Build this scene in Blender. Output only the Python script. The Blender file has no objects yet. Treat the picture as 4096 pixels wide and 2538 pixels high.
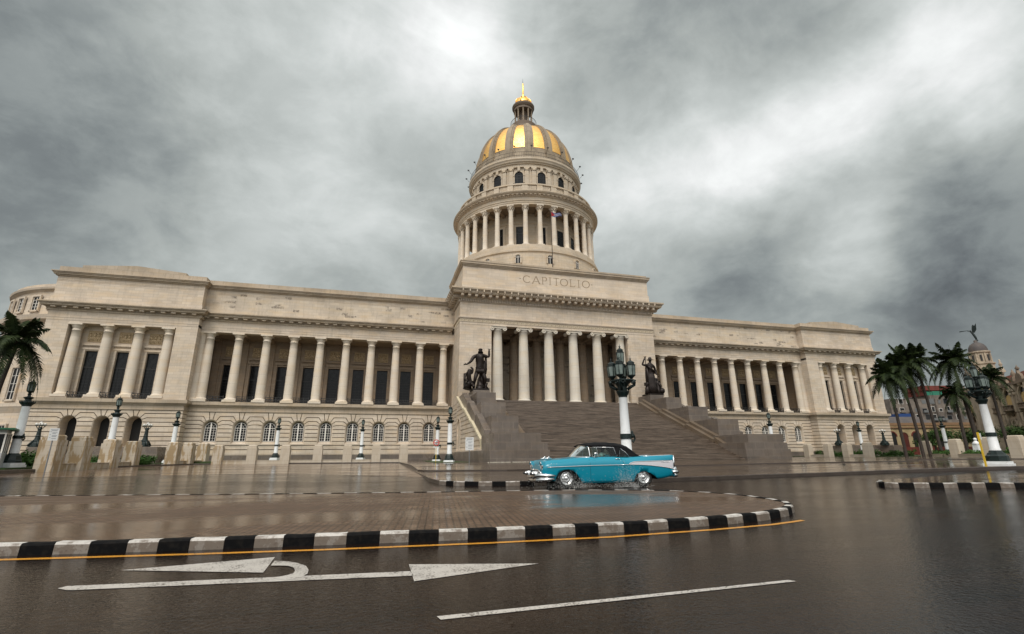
import bpy, bmesh, math, random
from math import sin, cos, pi, radians, sqrt, atan2
from mathutils import Vector, Matrix
random.seed(7)
SC = bpy.context.scene
COL = SC.collection
# ------------------------------------------------------------------ helpers
class MB:
    def __init__(s, T=None):
        s.v = []; s.f = []; s.m = []; s.s = []; s.T = T
    def av(s, p):
        p = Vector(p)
        if s.T is not None: p = s.T @ p
        s.v.append(p); return len(s.v) - 1
    def face(s, pts, m=0, sm=False):
        i = [s.av(p) for p in pts]; s.f.append(i); s.m.append(m); s.s.append(sm)
    def idx(s, ids, m=0, sm=False):
        s.f.append(list(ids)); s.m.append(m); s.s.append(sm)
    def box(s, x0, x1, y0, y1, z0, z1, m=0):
        i = [s.av((x, y, z)) for x in (x0, x1) for y in (y0, y1) for z in (z0, z1)]
        for q in ((0,1,3,2), (4,6,7,5), (0,4,5,1), (2,3,7,6), (0,2,6,4), (1,5,7,3)):
            s.idx([i[k] for k in q], m)
    def prism(s, pts, fa, fb, m=0):
        n = len(pts); a = [s.av(fa(p)) for p in pts]; b = [s.av(fb(p)) for p in pts]
        s.idx(a, m); s.idx(b[::-1], m)
        for k in range(n): s.idx([a[k], b[k], b[(k+1) % n], a[(k+1) % n]], m)
    def prismY(s, pts, y0, y1, m=0):
        s.prism(pts, lambda p: (p[0], y0, p[1]), lambda p: (p[0], y1, p[1]), m)
    def prismX(s, pts, x0, x1, m=0):
        s.prism(pts, lambda p: (x0, p[0], p[1]), lambda p: (x1, p[0], p[1]), m)
    def prismZ(s, pts, z0, z1, m=0):
        s.prism(pts, lambda p: (p[0], p[1], z0), lambda p: (p[0], p[1], z1), m)
    def lathe(s, prof, cx=0, cy=0, n=24, a0=0, a1=2*pi, m=0, sm=True, ph=0):
        full = abs(a1 - a0 - 2*pi) < 1e-6
        k = n if full else n + 1
        rows = []
        for r, z in prof:
            rows.append([s.av((cx + r*cos(a0 + ph + (a1-a0)*i/n), cy + r*sin(a0 + ph + (a1-a0)*i/n), z)) for i in range(k)])
        for a, b in zip(rows, rows[1:]):
            for i in range(n):
                j = (i+1) % k
                s.idx([a[i], a[j], b[j], b[i]], m, sm)
        return rows
    def tube(s, pts, rad, n=8, m=0, sm=True, cap=True):
        pts = [Vector(p) for p in pts]
        if not hasattr(rad, '__len__'): rad = [rad]*len(pts)
        rows = []; ref = Vector((0.13, 0.31, 0.94))
        for i, p in enumerate(pts):
            d = (pts[min(i+1, len(pts)-1)] - pts[max(i-1, 0)]).normalized()
            u = d.cross(ref)
            if u.length < .05: u = d.cross(Vector((1, 0, 0)))
            u.normalize(); w = d.cross(u)
            rows.append([s.av(p + (u*cos(2*pi*k/n) + w*sin(2*pi*k/n))*rad[i]) for k in range(n)])
        for a, b in zip(rows, rows[1:]):
            for k in range(n): s.idx([a[k], a[(k+1) % n], b[(k+1) % n], b[k]], m, sm)
        if cap: s.idx(rows[0][::-1], m); s.idx(rows[-1], m)
    def ball(s, c, r, n=10, m=0, sq=(1, 1, 1)):
        c = Vector(c); rows = []
        for i in range(n//2 + 1):
            t = pi*i/(n//2) ; rr = sin(t)*r
            rows.append([s.av(c + Vector((rr*cos(2*pi*k/n)*sq[0], rr*sin(2*pi*k/n)*sq[1], cos(t)*r*sq[2]))) for k in range(n)])
        for a, b in zip(rows, rows[1:]):
            for k in range(n): s.idx([a[k], a[(k+1) % n], b[(k+1) % n], b[k]], m, True)
    def build(s, name, mats, parent=None, loc=None, weld=True):
        me = bpy.data.meshes.new(name)
        me.from_pydata([tuple(p) for p in s.v], [], s.f)
        if not isinstance(mats, (list, tuple)): mats = [mats]
        for mt in mats: me.materials.append(mt)
        me.polygons.foreach_set('material_index', s.m)
        me.polygons.foreach_set('use_smooth', s.s)
        bm = bmesh.new(); bm.from_mesh(me)
        if weld: bmesh.ops.remove_doubles(bm, verts=bm.verts, dist=.0004)
        bmesh.ops.recalc_face_normals(bm, faces=bm.faces)
        bm.to_mesh(me); bm.free(); me.update()
        o = bpy.data.objects.new(name, me); COL.objects.link(o)
        if parent is not None: o.parent = parent
        if loc is not None: o.location = loc
        return o
def tag(o, label=None, cat=None, group=None, kind=None):
    if label: o['label'] = label
    if cat: o['category'] = cat
    if group: o['group'] = group
    if kind: o['kind'] = kind
    return o
def thing(name, label, cat, loc=(0, 0, 0), rz=0, group=None):
    o = bpy.data.objects.new(name, None); COL.objects.link(o)
    o.location = loc; o.rotation_euler = (0, 0, rz); o.empty_display_size = .3
    return tag(o, label, cat, group)
def dup(root, loc=None, rz=None, label=None, sc=None):
    def cp(o, par):
        c = o.copy(); COL.objects.link(c)
        if par is not None: c.parent = par
        for ch in list(o.children): cp(ch, c)
        return c
    r = cp(root, None)
    if loc is not None: r.location = loc
    if rz is not None: r.rotation_euler = (0, 0, rz)
    if sc: r.scale = (sc, sc, sc)
    if label: r['label'] = label
    return r
def ss(a, b, x):
    t = min(1, max(0, (x-a)/(b-a))); return t*t*(3-2*t)
def G(x, y): return min(.62, .00714*max(0, y+72) + .3*ss(-12, 8, x))      # the ground rises gently to the building and to the right
def T2(x, y):
    a = G(x, y) + .14; b = .5 + .12*ss(24, 50, x); t = ss(-58, -42, y)
    return a*(1-t) + b*t
# ------------------------------------------------------------------ materials
def newmat(name):
    m = bpy.data.materials.new(name); m.use_nodes = True
    nt = m.node_tree; nt.nodes.clear()
    out = nt.nodes.new('ShaderNodeOutputMaterial')
    return m, nt, out
class N:
    def __init__(s, nt): s.nt = nt
    def new(s, t, **k):
        n = s.nt.nodes.new(t)
        for a, b in k.items(): setattr(n, a, b)
        return n
    def link(s, a, b): s.nt.links.new(a, b)
    def setin(s, sock, v):
        if hasattr(v, 'is_output') or hasattr(v, 'links'): s.link(v, sock)
        else: sock.default_value = v
    def math(s, op, a, b=0, c=None, clamp=False):
        n = s.new('ShaderNodeMath', operation=op); n.use_clamp = clamp
        s.setin(n.inputs[0], a); s.setin(n.inputs[1], b)
        if c is not None: s.setin(n.inputs[2], c)
        return n.outputs[0]
    def mix(s, f, a, b, bt='MIX'):
        n = s.new('ShaderNodeMix', data_type='RGBA', blend_type=bt); n.clamp_factor = True
        s.setin(n.inputs[0], f); s.setin(n.inputs[6], a); s.setin(n.inputs[7], b)
        return n.outputs[2]
    def noise(s, vec, scale, det=3, rough=.55, dist=0):
        n = s.new('ShaderNodeTexNoise'); n.inputs['Scale'].default_value = scale
        n.inputs['Detail'].default_value = det; n.inputs['Roughness'].default_value = rough; n.inputs['Distortion'].default_value = dist
        if vec is not None: s.link(vec, n.inputs['Vector'])
        return n.outputs['Fac']
    def ramp(s, f, pts):
        n = s.new('ShaderNodeValToRGB'); e = n.color_ramp.elements
        while len(e) < len(pts): e.new(.5)
        for i, (p, c) in enumerate(pts):
            e[i].position = p; e[i].color = c if hasattr(c, '__len__') else (c, c, c, 1)
        s.setin(n.inputs[0], f); return n.outputs[0]
    def mapr(s, f, a, b, c=0, d=1):
        n = s.new('ShaderNodeMapRange'); n.clamp = True
        s.setin(n.inputs[0], f)
        for i, v in enumerate((a, b, c, d)): n.inputs[i+1].default_value = v
        return n.outputs[0]
    def pos(s): return s.new('ShaderNodeNewGeometry').outputs['Position']
    def objc(s): return s.new('ShaderNodeTexCoord').outputs['Object']
    def scale(s, v, sc):
        n = s.new('ShaderNodeVectorMath', operation='MULTIPLY'); s.link(v, n.inputs[0]); n.inputs[1].default_value = sc; return n.outputs[0]
    def bsdf(s, out, col, rough=.6, metal=0, spec=.5, bump=None, bs=.3, bd=.02, **k):
        b = s.new('ShaderNodeBsdfPrincipled')
        s.setin(b.inputs['Base Color'], col); s.setin(b.inputs['Roughness'], rough); s.setin(b.inputs['Metallic'], metal)
        b.inputs['Specular IOR Level'].default_value = spec
        for a, v in k.items(): s.setin(b.inputs[a.replace('_', ' ')], v)
        if bump is not None:
            bn = s.new('ShaderNodeBump'); bn.inputs['Strength'].default_value = bs; bn.inputs['Distance'].default_value = bd
            s.link(bump, bn.inputs['Height']); s.link(bn.outputs[0], b.inputs['Normal'])
        s.link(b.outputs[0], out.inputs[0]); return b
def C4(c): return (c[0], c[1], c[2], 1)
def stone(name, c1, c2, bw=1.5, bh=.5, mort=.015, mc=None, stain=.35, rough=.75, cyl=None, wet=0, dark=(.16, .13, .10), patch=0):
    m, nt, out = newmat(name); n = N(nt); p = n.pos()
    sp = n.new('ShaderNodeSeparateXYZ'); n.link(p, sp.inputs[0])
    cb = n.new('ShaderNodeCombineXYZ')
    if cyl:
        dy = n.math('SUBTRACT', sp.outputs[1], 15.8)
        a = n.math('ARCTAN2', dy, sp.outputs[0])
        n.link(n.math('MULTIPLY', a, cyl), cb.inputs[0])
    else:
        n.link(n.math('ADD', sp.outputs[0], sp.outputs[1]), cb.inputs[0])
    n.link(sp.outputs[2], cb.inputs[1])
    br = n.new('ShaderNodeTexBrick'); n.link(cb.outputs[0], br.inputs['Vector'])
    br.inputs['Scale'].default_value = 1; br.inputs['Brick Width'].default_value = bw; br.inputs['Row Height'].default_value = bh
    br.inputs['Mortar Size'].default_value = mort; br.inputs['Mortar Smooth'].default_value = .3; br.inputs['Bias'].default_value = 0
    br.inputs['Color1'].default_value = C4(c1); br.inputs['Color2'].default_value = C4(c2)
    br.inputs['Mortar'].default_value = C4(mc if mc else [x*.55 for x in c1])
    col = br.outputs['Color']
    hue = n.noise(n.scale(p, (.35, .35, 1.4)), 1.0, 2)
    col = n.mix(n.mapr(hue, .45, .7, 0, .55), col, (c1[0]*1.0, c1[1]*.90, c1[2]*.74, 1))
    big = n.noise(p, .22, 4, .6)
    col = n.mix(n.mapr(big, .45, .75, 0, stain), col, C4(dark))
    st = n.noise(n.scale(p, (2.2, 2.2, .25)), 1.0, 4, .65)
    col = n.mix(n.mapr(st, .52, .8, 0, stain*.9), col, C4(dark))
    if patch:
        b2 = n.new('ShaderNodeTexBrick'); n.link(cb.outputs[0], b2.inputs['Vector'])
        for q_, v_ in (('Scale', 1), ('Brick Width', 1.1), ('Row Height', .48), ('Mortar Size', .0)): b2.inputs[q_].default_value = v_
        b2.inputs['Color1'].default_value = (0, 0, 0, 1); b2.inputs['Color2'].default_value = (1, 1, 1, 1)
        w = n.noise(n.scale(p, (.16, .16, .5)), 1.0, 2, .5); w2 = n.noise(p, 3.0, 3, .7)
        f = n.math('MULTIPLY', n.math('MULTIPLY', n.mapr(b2.outputs['Color'], .80, .86), n.mapr(w, .50, .56)), n.mapr(w2, .35, .6))
        col = n.mix(n.math('MULTIPLY', f, patch), col, (.12, .10, .085, 1))
    fine = n.noise(p, 14, 4, .6)
    col = n.mix(.25, col, n.mix(fine, (.0, .0, .0, 1), (1, 1, 1, 1)), 'SOFT_LIGHT')
    r = rough
    if wet: r = n.mapr(big, .35, .6, rough-.25, rough)
    n.bsdf(out, col, r, spec=.5 if wet else .25, bump=fine, bs=.25, bd=.02)
    return m
def simple(name, col, rough=.5, metal=0, spec=.5, noise=0, ns=6, c2=None, bs=.15, bd=.01, lo=.45, hi=.7, **k):
    m, nt, out = newmat(name); n = N(nt)
    if noise or c2:
        p = n.objc(); f = n.noise(p, ns, 4, .6)
        cc = n.mix(n.mapr(f, lo, hi, 0, noise or 1), C4(col), C4(c2 if c2 else [x*.5 for x in col]))
        n.bsdf(out, cc, rough, metal, spec, bump=f, bs=bs, bd=bd, **k)
    else: n.bsdf(out, C4(col), rough, metal, spec, **k)
    return m
LC1, LC2 = (.64, .545, .44), (.54, .455, .365)
M = {}
M['lime'] = stone('limestone_blocks', LC1, LC2, 1.5, .5, .014, stain=.30, patch=.0)
M['attic'] = stone('limestone_attic', (.60, .515, .41), (.53, .45, .36), 1.8, .55, .01, stain=.35, patch=.85)
M['ledge'] = stone('limestone_ledge', (.47, .39, .30), (.43, .355, .27), 1.56, 3, .02, stain=.45)
M['col'] = stone('limestone_column', (.67, .59, .49), (.63, .545, .45), 60, 1.75, .015, stain=.15)
M['drum'] = stone('limestone_drum', (.57, .48, .375), (.50, .42, .325), 1.3, .62, .015, stain=.25, cyl=16)
M['shade'] = stone('limestone_porch_shade', (.33, .255, .185), (.275, .215, .16), 1.6, .6, .015, stain=.35)  # darker copy of the limestone, porch shade put into its colour
M['groove'] = simple('dark_joint', (.10, .07, .045), .9)  # joint plane coloured darker than the blocks so the lines show
M['dome'] = simple('dome_stone', (.30, .235, .16), .7, c2=(.17, .13, .09), noise=.8, ns=.6)
M['dstone'] = stone('dark_granite', (.165, .135, .112), (.115, .094, .08), 1.55, .95, .03, mc=(.20, .165, .13), stain=.5, rough=.5, wet=1, dark=(.05, .04, .034))
M['cope'] = stone('tan_coping', (.135, .10, .070), (.10, .077, .055), 3, 3, .01, stain=.5, rough=.5, wet=1)
M['creamcope'] = simple('cream_coping', (.62, .54, .38), .6, noise=.4, ns=1)
def steps_mat():
    m, nt, out = newmat('wet_stone_steps'); n = N(nt); p = n.pos()
    f = n.noise(n.scale(p, (.12, 2.2, 3.6)), 1.0, 6, .75); f2 = n.noise(n.scale(p, (.5, 9, 12)), 1.0, 3)
    col = n.mix(n.mapr(f, .35, .68), (.055, .042, .033, 1), (.135, .098, .072, 1))
    col = n.mix(n.mapr(f2, .6, .72, 0, .7), col, (.27, .20, .15, 1))  # pale streaks: glints off the wet flight painted into the colour
    n.bsdf(out, col, n.mapr(f, .4, .6, .3, .6), spec=.5, bump=f2, bs=.3)
    return m
M['steps'] = steps_mat()
def nosing():
    m, nt, out = newmat('glint_step_edge'); n = N(nt); f = n.noise(n.scale(n.pos(), (.35, 3, 4.5)), 1.0, 5, .7)  # step edges lightened in colour to imitate glints along the treads
    n.bsdf(out, n.mix(n.mapr(f, .38, .62), (.09, .066, .05, 1), (.25, .195, .15, 1)), .3, bump=f); return m
M['nosing'] = nosing()
def gold_mat():
    m, nt, out = newmat('gold_leaf'); n = N(nt); p = n.pos()
    sp = n.new('ShaderNodeSeparateXYZ'); n.link(p, sp.inputs[0])
    cb = n.new('ShaderNodeCombineXYZ'); n.link(n.math('MULTIPLY', n.math('ARCTAN2', n.math('SUBTRACT', sp.outputs[1], 15.8), sp.outputs[0]), 14), cb.inputs[0]); n.link(sp.outputs[2], cb.inputs[1])
    br = n.new('ShaderNodeTexBrick'); n.link(cb.outputs[0], br.inputs['Vector'])
    for a, v in (('Scale', 1), ('Brick Width', .9), ('Row Height', .42), ('Mortar Size', .02), ('Mortar Smooth', .5)): br.inputs[a].default_value = v
    br.inputs['Color1'].default_value = (.92, .58, .19, 1); br.inputs['Color2'].default_value = (.90, .50, .14, 1); br.inputs['Mortar'].default_value = (.50, .25, .05, 1)
    f = n.noise(p, 3, 3)
    n.bsdf(out, br.outputs['Color'], n.mapr(f, .3, .7, .36, .52), 1.0, bump=br.outputs['Fac'], bs=.25, bd=.03)
    return m
M['gold'] = gold_mat()
M['iron'] = simple('black_green_iron', (.006, .013, .012), .4, .0, .4, c2=(.012, .03, .027), noise=.7, ns=9)
M['rail'] = simple('black_iron_rail', (.015, .014, .014), .5)
M['white'] = simple('white_paint', (.72, .73, .73), .45, c2=(.45, .42, .37), noise=.5, ns=3, lo=.5, hi=.8)
M['bronze'] = simple('dark_bronze', (.020, .013, .010), .45, .5, c2=(.007, .005, .005), noise=.9, ns=2.2, bs=.35, bd=.08)
M['wframe'] = simple('white_window_frame', (.78, .74, .68), .5)
M['glass'] = simple('dark_window_glass', (.010, .011, .012), .12, spec=.22)
M['mglass'] = simple('lantern_glass', (.17, .21, .19), .15, spec=.5, c2=(.08, .11, .10), noise=.8, ns=5)
M['dark'] = simple('dark_doorway', (.012, .011, .010), .6)
M['blackp'] = simple('black_kerb_paint', (.004, .004, .0045), .7, 0, .08, noise=.5, ns=12, c2=(.02, .017, .014))
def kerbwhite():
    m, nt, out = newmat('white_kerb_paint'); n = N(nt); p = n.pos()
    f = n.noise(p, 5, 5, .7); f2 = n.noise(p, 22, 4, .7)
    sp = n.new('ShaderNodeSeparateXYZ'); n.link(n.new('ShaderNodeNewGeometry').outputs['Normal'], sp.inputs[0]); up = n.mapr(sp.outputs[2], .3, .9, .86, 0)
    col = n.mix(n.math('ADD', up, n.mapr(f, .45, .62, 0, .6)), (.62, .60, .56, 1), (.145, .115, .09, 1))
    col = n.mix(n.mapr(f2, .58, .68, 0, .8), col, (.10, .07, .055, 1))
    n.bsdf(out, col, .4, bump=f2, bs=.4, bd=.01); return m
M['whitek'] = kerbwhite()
def wetroad(name, cA, cB, brick=False, rip=.5):
    m, nt, out = newmat(name); n = N(nt); p = n.pos()
    big = n.noise(n.scale(p, (.12, .3, 0)), 1.0, 4, .6, .4)
    mid = n.noise(n.scale(p, (.8, 1.6, 0)), 1.0, 4, .6)
    g = n.noise(p, 55, 3, .7); grain = n.noise(p, 130, 2, .6)
    col = n.mix(n.mapr(mid, .3, .7), C4(cA), C4(cB))
    col = n.mix(n.mapr(grain, .55, .75, 0, .5), col, (cB[0]*2.2, cB[1]*2.0, cB[2]*1.8, 1))
    h = n.math('MULTIPLY', grain, .07)
    if brick:
        br = n.new('ShaderNodeTexBrick'); mp = n.new('ShaderNodeMapping'); n.link(p, mp.inputs[0]); mp.inputs['Rotation'].default_value = (0, 0, 1.69)
        n.link(mp.outputs[0], br.inputs['Vector'])
        for a, v in (('Scale', 1), ('Brick Width', .24), ('Row Height', .12), ('Mortar Size', .014), ('Mortar Smooth', .2)): br.inputs[a].default_value = v
        br.inputs['Color1'].default_value = C4(cA); br.inputs['Color2'].default_value = C4(cB); br.inputs['Mortar'].default_value = (.025, .018, .014, 1)
        col = n.mix(n.mapr(mid, .35, .7, 0, .35), br.outputs['Color'], C4([x*.45 for x in cA]))
        h = n.math('SUBTRACT', h, n.math('MULTIPLY', br.outputs['Fac'], .35))
    # standing water where the surface dips: smoother, with fine rain ripples
    pud = n.mapr(big, .42, .58)
    wear = n.noise(n.scale(p, (.25, 2.2, 0)), 1.0, 4, .6)
    col = n.mix(n.mapr(wear, .5, .68, 0, .55), col, C4([x*.35 for x in cB]))
    vc = n.new('ShaderNodeTexVoronoi'); vc.feature = 'DISTANCE_TO_EDGE'; vc.inputs['Scale'].default_value = .42; n.link(n.new('ShaderNodeVectorMath', operation='ADD').outputs[0], vc.inputs['Vector']); va_ = vc.inputs['Vector'].links[0].from_node; n.link(p, va_.inputs[0]); nn_ = n.new('ShaderNodeTexNoise'); nn_.inputs['Scale'].default_value = 1.6; nn_.inputs['Detail'].default_value = 5; n.link(p, nn_.inputs['Vector']); n.link(nn_.outputs['Color'], va_.inputs[1])
    crack = n.math('MULTIPLY', n.mapr(vc.outputs['Distance'], .0, .008, 1, 0), n.mapr(mid, .5, .56))
    if not brick: col = n.mix(n.math('MULTIPLY', crack, .8), col, (.004, .003, .0025, 1))
    rpl = n.noise(p, 16, 3, .6, .8); rp2 = n.noise(p, 34, 2, .5)
    hh = n.math('ADD', n.math('MULTIPLY', h, n.mapr(pud, 0, 1, .9, .3)), n.math('ADD', n.math('MULTIPLY', rpl, rip), n.math('MULTIPLY', rp2, rip*.3)))
    rough = n.mapr(pud, 0, 1, .16, .05) if not brick else n.mapr(pud, 0, 1, .38, .12)
    n.bsdf(out, col, rough, spec=.12, bump=hh, bs=.36, bd=.010)
    return m
M['road'] = wetroad('wet_asphalt', (.015, .0085, .006), (.008, .005, .004), rip=1.35)
M['pave'] = wetroad('wet_brick_paving', (.15, .092, .058), (.095, .060, .040), brick=True, rip=.35)
M['slab'] = wetroad('wet_pavement', (.11, .08, .058), (.07, .052, .038), rip=.3)
M['fore'] = wetroad('wet_brown_forecourt', (.15, .10, .070), (.10, .068, .048), rip=.35)
M['kerbdark'] = simple('wet_dark_kerb', (.05, .036, .028), .35, noise=.8, ns=2, c2=(.025, .018, .014))
def markmat(name, c, lo=.555, hi=.60):
    m, nt, out = newmat(name); n = N(nt); p = n.pos()
    f = n.noise(p, 38, 4, .75); f0 = n.noise(p, 3.5, 3, .6)
    fac = n.math('ADD', n.math('MULTIPLY', f, .75), n.math('MULTIPLY', f0, .3))
    col = n.mix(n.mapr(fac, lo, hi), C4(c), (.05, .037, .03, 1))
    n.bsdf(out, col, .3, spec=.5, bump=f, bs=.25, bd=.006); return m
M['mark'] = markmat('worn_white_marking', (.50, .47, .43))
M['yellow'] = markmat('worn_yellow_line', (.62, .27, .02), .57, .63)
M['grass'] = simple('wet_grass', (.030, .062, .012), .7, c2=(.05, .04, .02), noise=.8, ns=3)
def leafmat(name, a, b):
    m, nt, out = newmat(name); n = N(nt)
    oi = n.new('ShaderNodeNewGeometry'); f = n.noise(n.objc(), 1.1, 3)
    col = n.mix(n.mapr(f, .35, .65), C4(a), C4(b))
    n.bsdf(out, col, .6, spec=.15); return m
M['leaf'] = leafmat('tree_leaves', (.016, .036, .009), (.045, .085, .018))
M['hedge'] = leafmat('hedge_leaves', (.02, .05, .01), (.05, .11, .02))
M['frond'] = leafmat('palm_fronds', (.011, .020, .006), (.030, .045, .012))
M['trunk'] = simple('palm_trunk', (.04, .028, .021), .8, c2=(.018, .014, .012), noise=.8, ns=2.5)
M['shaft'] = simple('palm_crownshaft', (.07, .075, .02), .5, c2=(.12, .05, .015), noise=.9, ns=.8)
# ------------------------------------------------------------------ camera
CAM = Vector((-34.708, -96.461, 1.25)); YAW, PIT, ROL = 0.26824, 0.28012, -0.00767
F = Vector((sin(YAW)*cos(PIT), cos(YAW)*cos(PIT), sin(PIT))); R0 = Vector((cos(YAW), -sin(YAW), 0)); U0 = R0.cross(F)
R = R0*cos(ROL) + U0*sin(ROL); U = -R0*sin(ROL) + U0*cos(ROL)
cd = bpy.data.cameras.new('camera'); cam = bpy.data.objects.new('camera', cd); COL.objects.link(cam)
cam.matrix_world = Matrix(((R.x, U.x, -F.x, CAM.x), (R.y, U.y, -F.y, CAM.y), (R.z, U.z, -F.z, CAM.z), (0, 0, 0, 1)))
cd.sensor_width = 36; cd.sensor_fit = 'HORIZONTAL'; cd.lens = 1930.2/4096*36; cd.clip_end = 5000; cd.clip_start = .05
SC.camera = cam
# ================================================================== SKY AND LIGHT
W = bpy.data.worlds.new('World'); SC.world = W; W.use_nodes = True
nt = W.node_tree; nt.nodes.clear(); n = N(nt)
out = n.new('ShaderNodeOutputWorld'); bg = n.new('ShaderNodeBackground')
SUN_EL, SUN_AZ = radians(54), radians(-150)       # soft light from behind the camera, high on its left
sky = n.new('ShaderNodeTexSky', sky_type='NISHITA'); sky.sun_disc = False; sky.sun_elevation = SUN_EL; sky.sun_rotation = SUN_AZ
sky.air_density = 1.5; sky.dust_density = 3
tc = n.new('ShaderNodeTexCoord').outputs['Generated']
sp = n.new('ShaderNodeSeparateXYZ'); n.link(tc, sp.inputs[0])
zc = n.math('MAXIMUM', n.math('ADD', sp.outputs[2], .16), .05)
cb = n.new('ShaderNodeCombineXYZ'); n.link(n.math('DIVIDE', sp.outputs[0], zc), cb.inputs[0]); n.link(n.math('DIVIDE', sp.outputs[1], zc), cb.inputs[1])
w1 = n.new('ShaderNodeTexNoise'); w1.inputs['Scale'].default_value = .9; w1.inputs['Detail'].default_value = 3; n.link(cb.outputs[0], w1.inputs['Vector'])
va = n.new('ShaderNodeVectorMath', operation='MULTIPLY_ADD'); n.link(w1.outputs['Color'], va.inputs[0]); va.inputs[1].default_value = (.55, .55, 0); n.link(cb.outputs[0], va.inputs[2])
cl = n.noise(n.scale(tc, (1, 1, 1.7)), 2.3, 8, .56, .7)
cl2 = n.noise(va.outputs[0], 1.6, 5, .55)
cl3 = n.noise(n.scale(tc, (1, 1, 1.6)), 6.5, 8, .60, .25)
def dirv(px, py):
    """world direction of a cloud feature"""
    v = F + R*((px*4096/2440-2048)/1930.2) - U*((py*4096/2440-1269)/1930.2); return v.normalized()
def lobe(px, py, k, amp, el=None):
    v = dirv(px, py)
    dn = n.new('ShaderNodeVectorMath', operation='DOT_PRODUCT'); nn = n.new('ShaderNodeVectorMath', operation='NORMALIZE'); n.link(wv, nn.inputs[0])
    n.link(nn.outputs[0], dn.inputs[0]); dn.inputs[1].default_value = v
    e = n.math('POWER', n.math('MAXIMUM', dn.outputs['Value'], 0), k)
    return n.math('MULTIPLY', e, amp)
wv_n = n.new('ShaderNodeTexNoise'); wv_n.inputs['Scale'].default_value = 4.0; wv_n.inputs['Detail'].default_value = 5; wv_n.inputs['Roughness'].default_value = .6; n.link(tc, wv_n.inputs['Vector'])
wm = n.new('ShaderNodeVectorMath', operation='MULTIPLY_ADD'); n.link(wv_n.outputs['Color'], wm.inputs[0]); wm.inputs[1].default_value = (.20, .20, .20)
ws = n.new('ShaderNodeVectorMath', operation='SUBTRACT'); n.link(tc, ws.inputs[0]); ws.inputs[1].default_value = (.10, .10, .10); n.link(ws.outputs[0], wm.inputs[2]); wv = wm.outputs[0]
# brightness of the cloud deck: measured patches, light and dark
LOBES = [(1100, 80, 120, .36), (1000, 150, 40, .14), (650, 180, 30, .10), (1330, 430, 90, .10), (1560, 420, 190, .20), (1760, 350, 200, .28), (1950, 280, 200, .28), (2130, 200, 190, .26), (2330, 110, 130, .32),
         (2070, 560, 300, .26), (1950, 640, 260, .10), (1560, 540, 160, .12), (1800, 690, 240, -.13), (2240, 430, 110, -.08), (2330, 560, 90, -.07), (2200, 700, 130, -.10), (1850, 90, 120, -.03), (420, 380, 70, -.03), (40, 300, 50, -.03),
         (30, 40, 50, -.13), (900, 300, 110, -.04), (1000, 520, 90, .05), (600, 590, 120, .08), (760, 430, 110, .05), (2440, 850, 40, -.08), (1480, 130, 120, -.01), (30, 560, 60, -.08), (300, 80, 60, .03)]
acc = None
for L_ in LOBES:
    e = lobe(*L_); acc = e if acc is None else n.math('ADD', acc, e)
acc = n.math('MULTIPLY', acc, n.math('ADD', .35, n.math('MULTIPLY', cl, 1.35)))
b = n.math('ADD', n.math('ADD', acc, .375), n.math('MULTIPLY', n.math('SUBTRACT', cl, .5), .34))
b = n.math('ADD', b, n.math('MULTIPLY', n.math('SUBTRACT', cl2, .5), .12))
b = n.math('ADD', b, n.math('MULTIPLY', n.math('SUBTRACT', cl3, .5), .16))
b = n.math('ADD', b, n.math('MULTIPLY', n.math('SUBTRACT', n.mapr(cl3, .42, .60), .5), .05))
# the unseen deck overhead and behind the viewer, brightened to light the stone
dn = n.new('ShaderNodeVectorMath', operation='DOT_PRODUCT'); n.link(tc, dn.inputs[0]); dn.inputs[1].default_value = (cos(SUN_EL)*sin(radians(-155)), cos(SUN_EL)*cos(radians(-155)), sin(SUN_EL))
back = n.mapr(dn.outputs['Value'], .35, 1.0)
b = n.math('ADD', b, n.math('MULTIPLY', back, 1.15))
b = n.math('MAXIMUM', b, .12)
col = n.ramp(n.mapr(b, .08, .75), [(0, (.84, .93, 1.0, 1)), (.22, (.89, .985, .985, 1)), (.45, (.93, 1.0, .965, 1)), (.75, (.95, 1.0, .975, 1)), (1, (.98, 1, .99, 1))])
colb = n.new('ShaderNodeVectorMath', operation='SCALE'); n.link(col, colb.inputs[0]); n.link(b, colb.inputs['Scale'])
mx = n.new('ShaderNodeMix', data_type='RGBA'); mx.inputs[0].default_value = .96
sk = n.new('ShaderNodeVectorMath', operation='SCALE'); n.link(sky.outputs[0], sk.inputs[0]); sk.inputs['Scale'].default_value = .10
n.link(sk.outputs[0], mx.inputs[6]); n.link(colb.outputs[0], mx.inputs[7])
n.link(mx.outputs[2], bg.inputs[0]); bg.inputs[1].default_value = 1.0
n.link(bg.outputs[0], out.inputs[0])
sd = bpy.data.lights.new('sun', 'SUN'); so = bpy.data.objects.new('sun', sd); COL.objects.link(so)
sd.energy = 1.5; sd.angle = radians(22); sd.color = (1.0, .93, .84)
sv = Vector((cos(SUN_EL)*sin(radians(-155)), cos(SUN_EL)*cos(radians(-155)), sin(SUN_EL)))
so.rotation_euler = sv.to_track_quat('Z', 'Y').to_euler(); so.location = (-60, -150, 80)
sky.sun_rotation = radians(-155) % (2*pi)
SC.view_settings.view_transform = 'Standard'; SC.view_settings.look = 'None'; SC.view_settings.exposure = 0.22; SC.view_settings.gamma = 1
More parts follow.
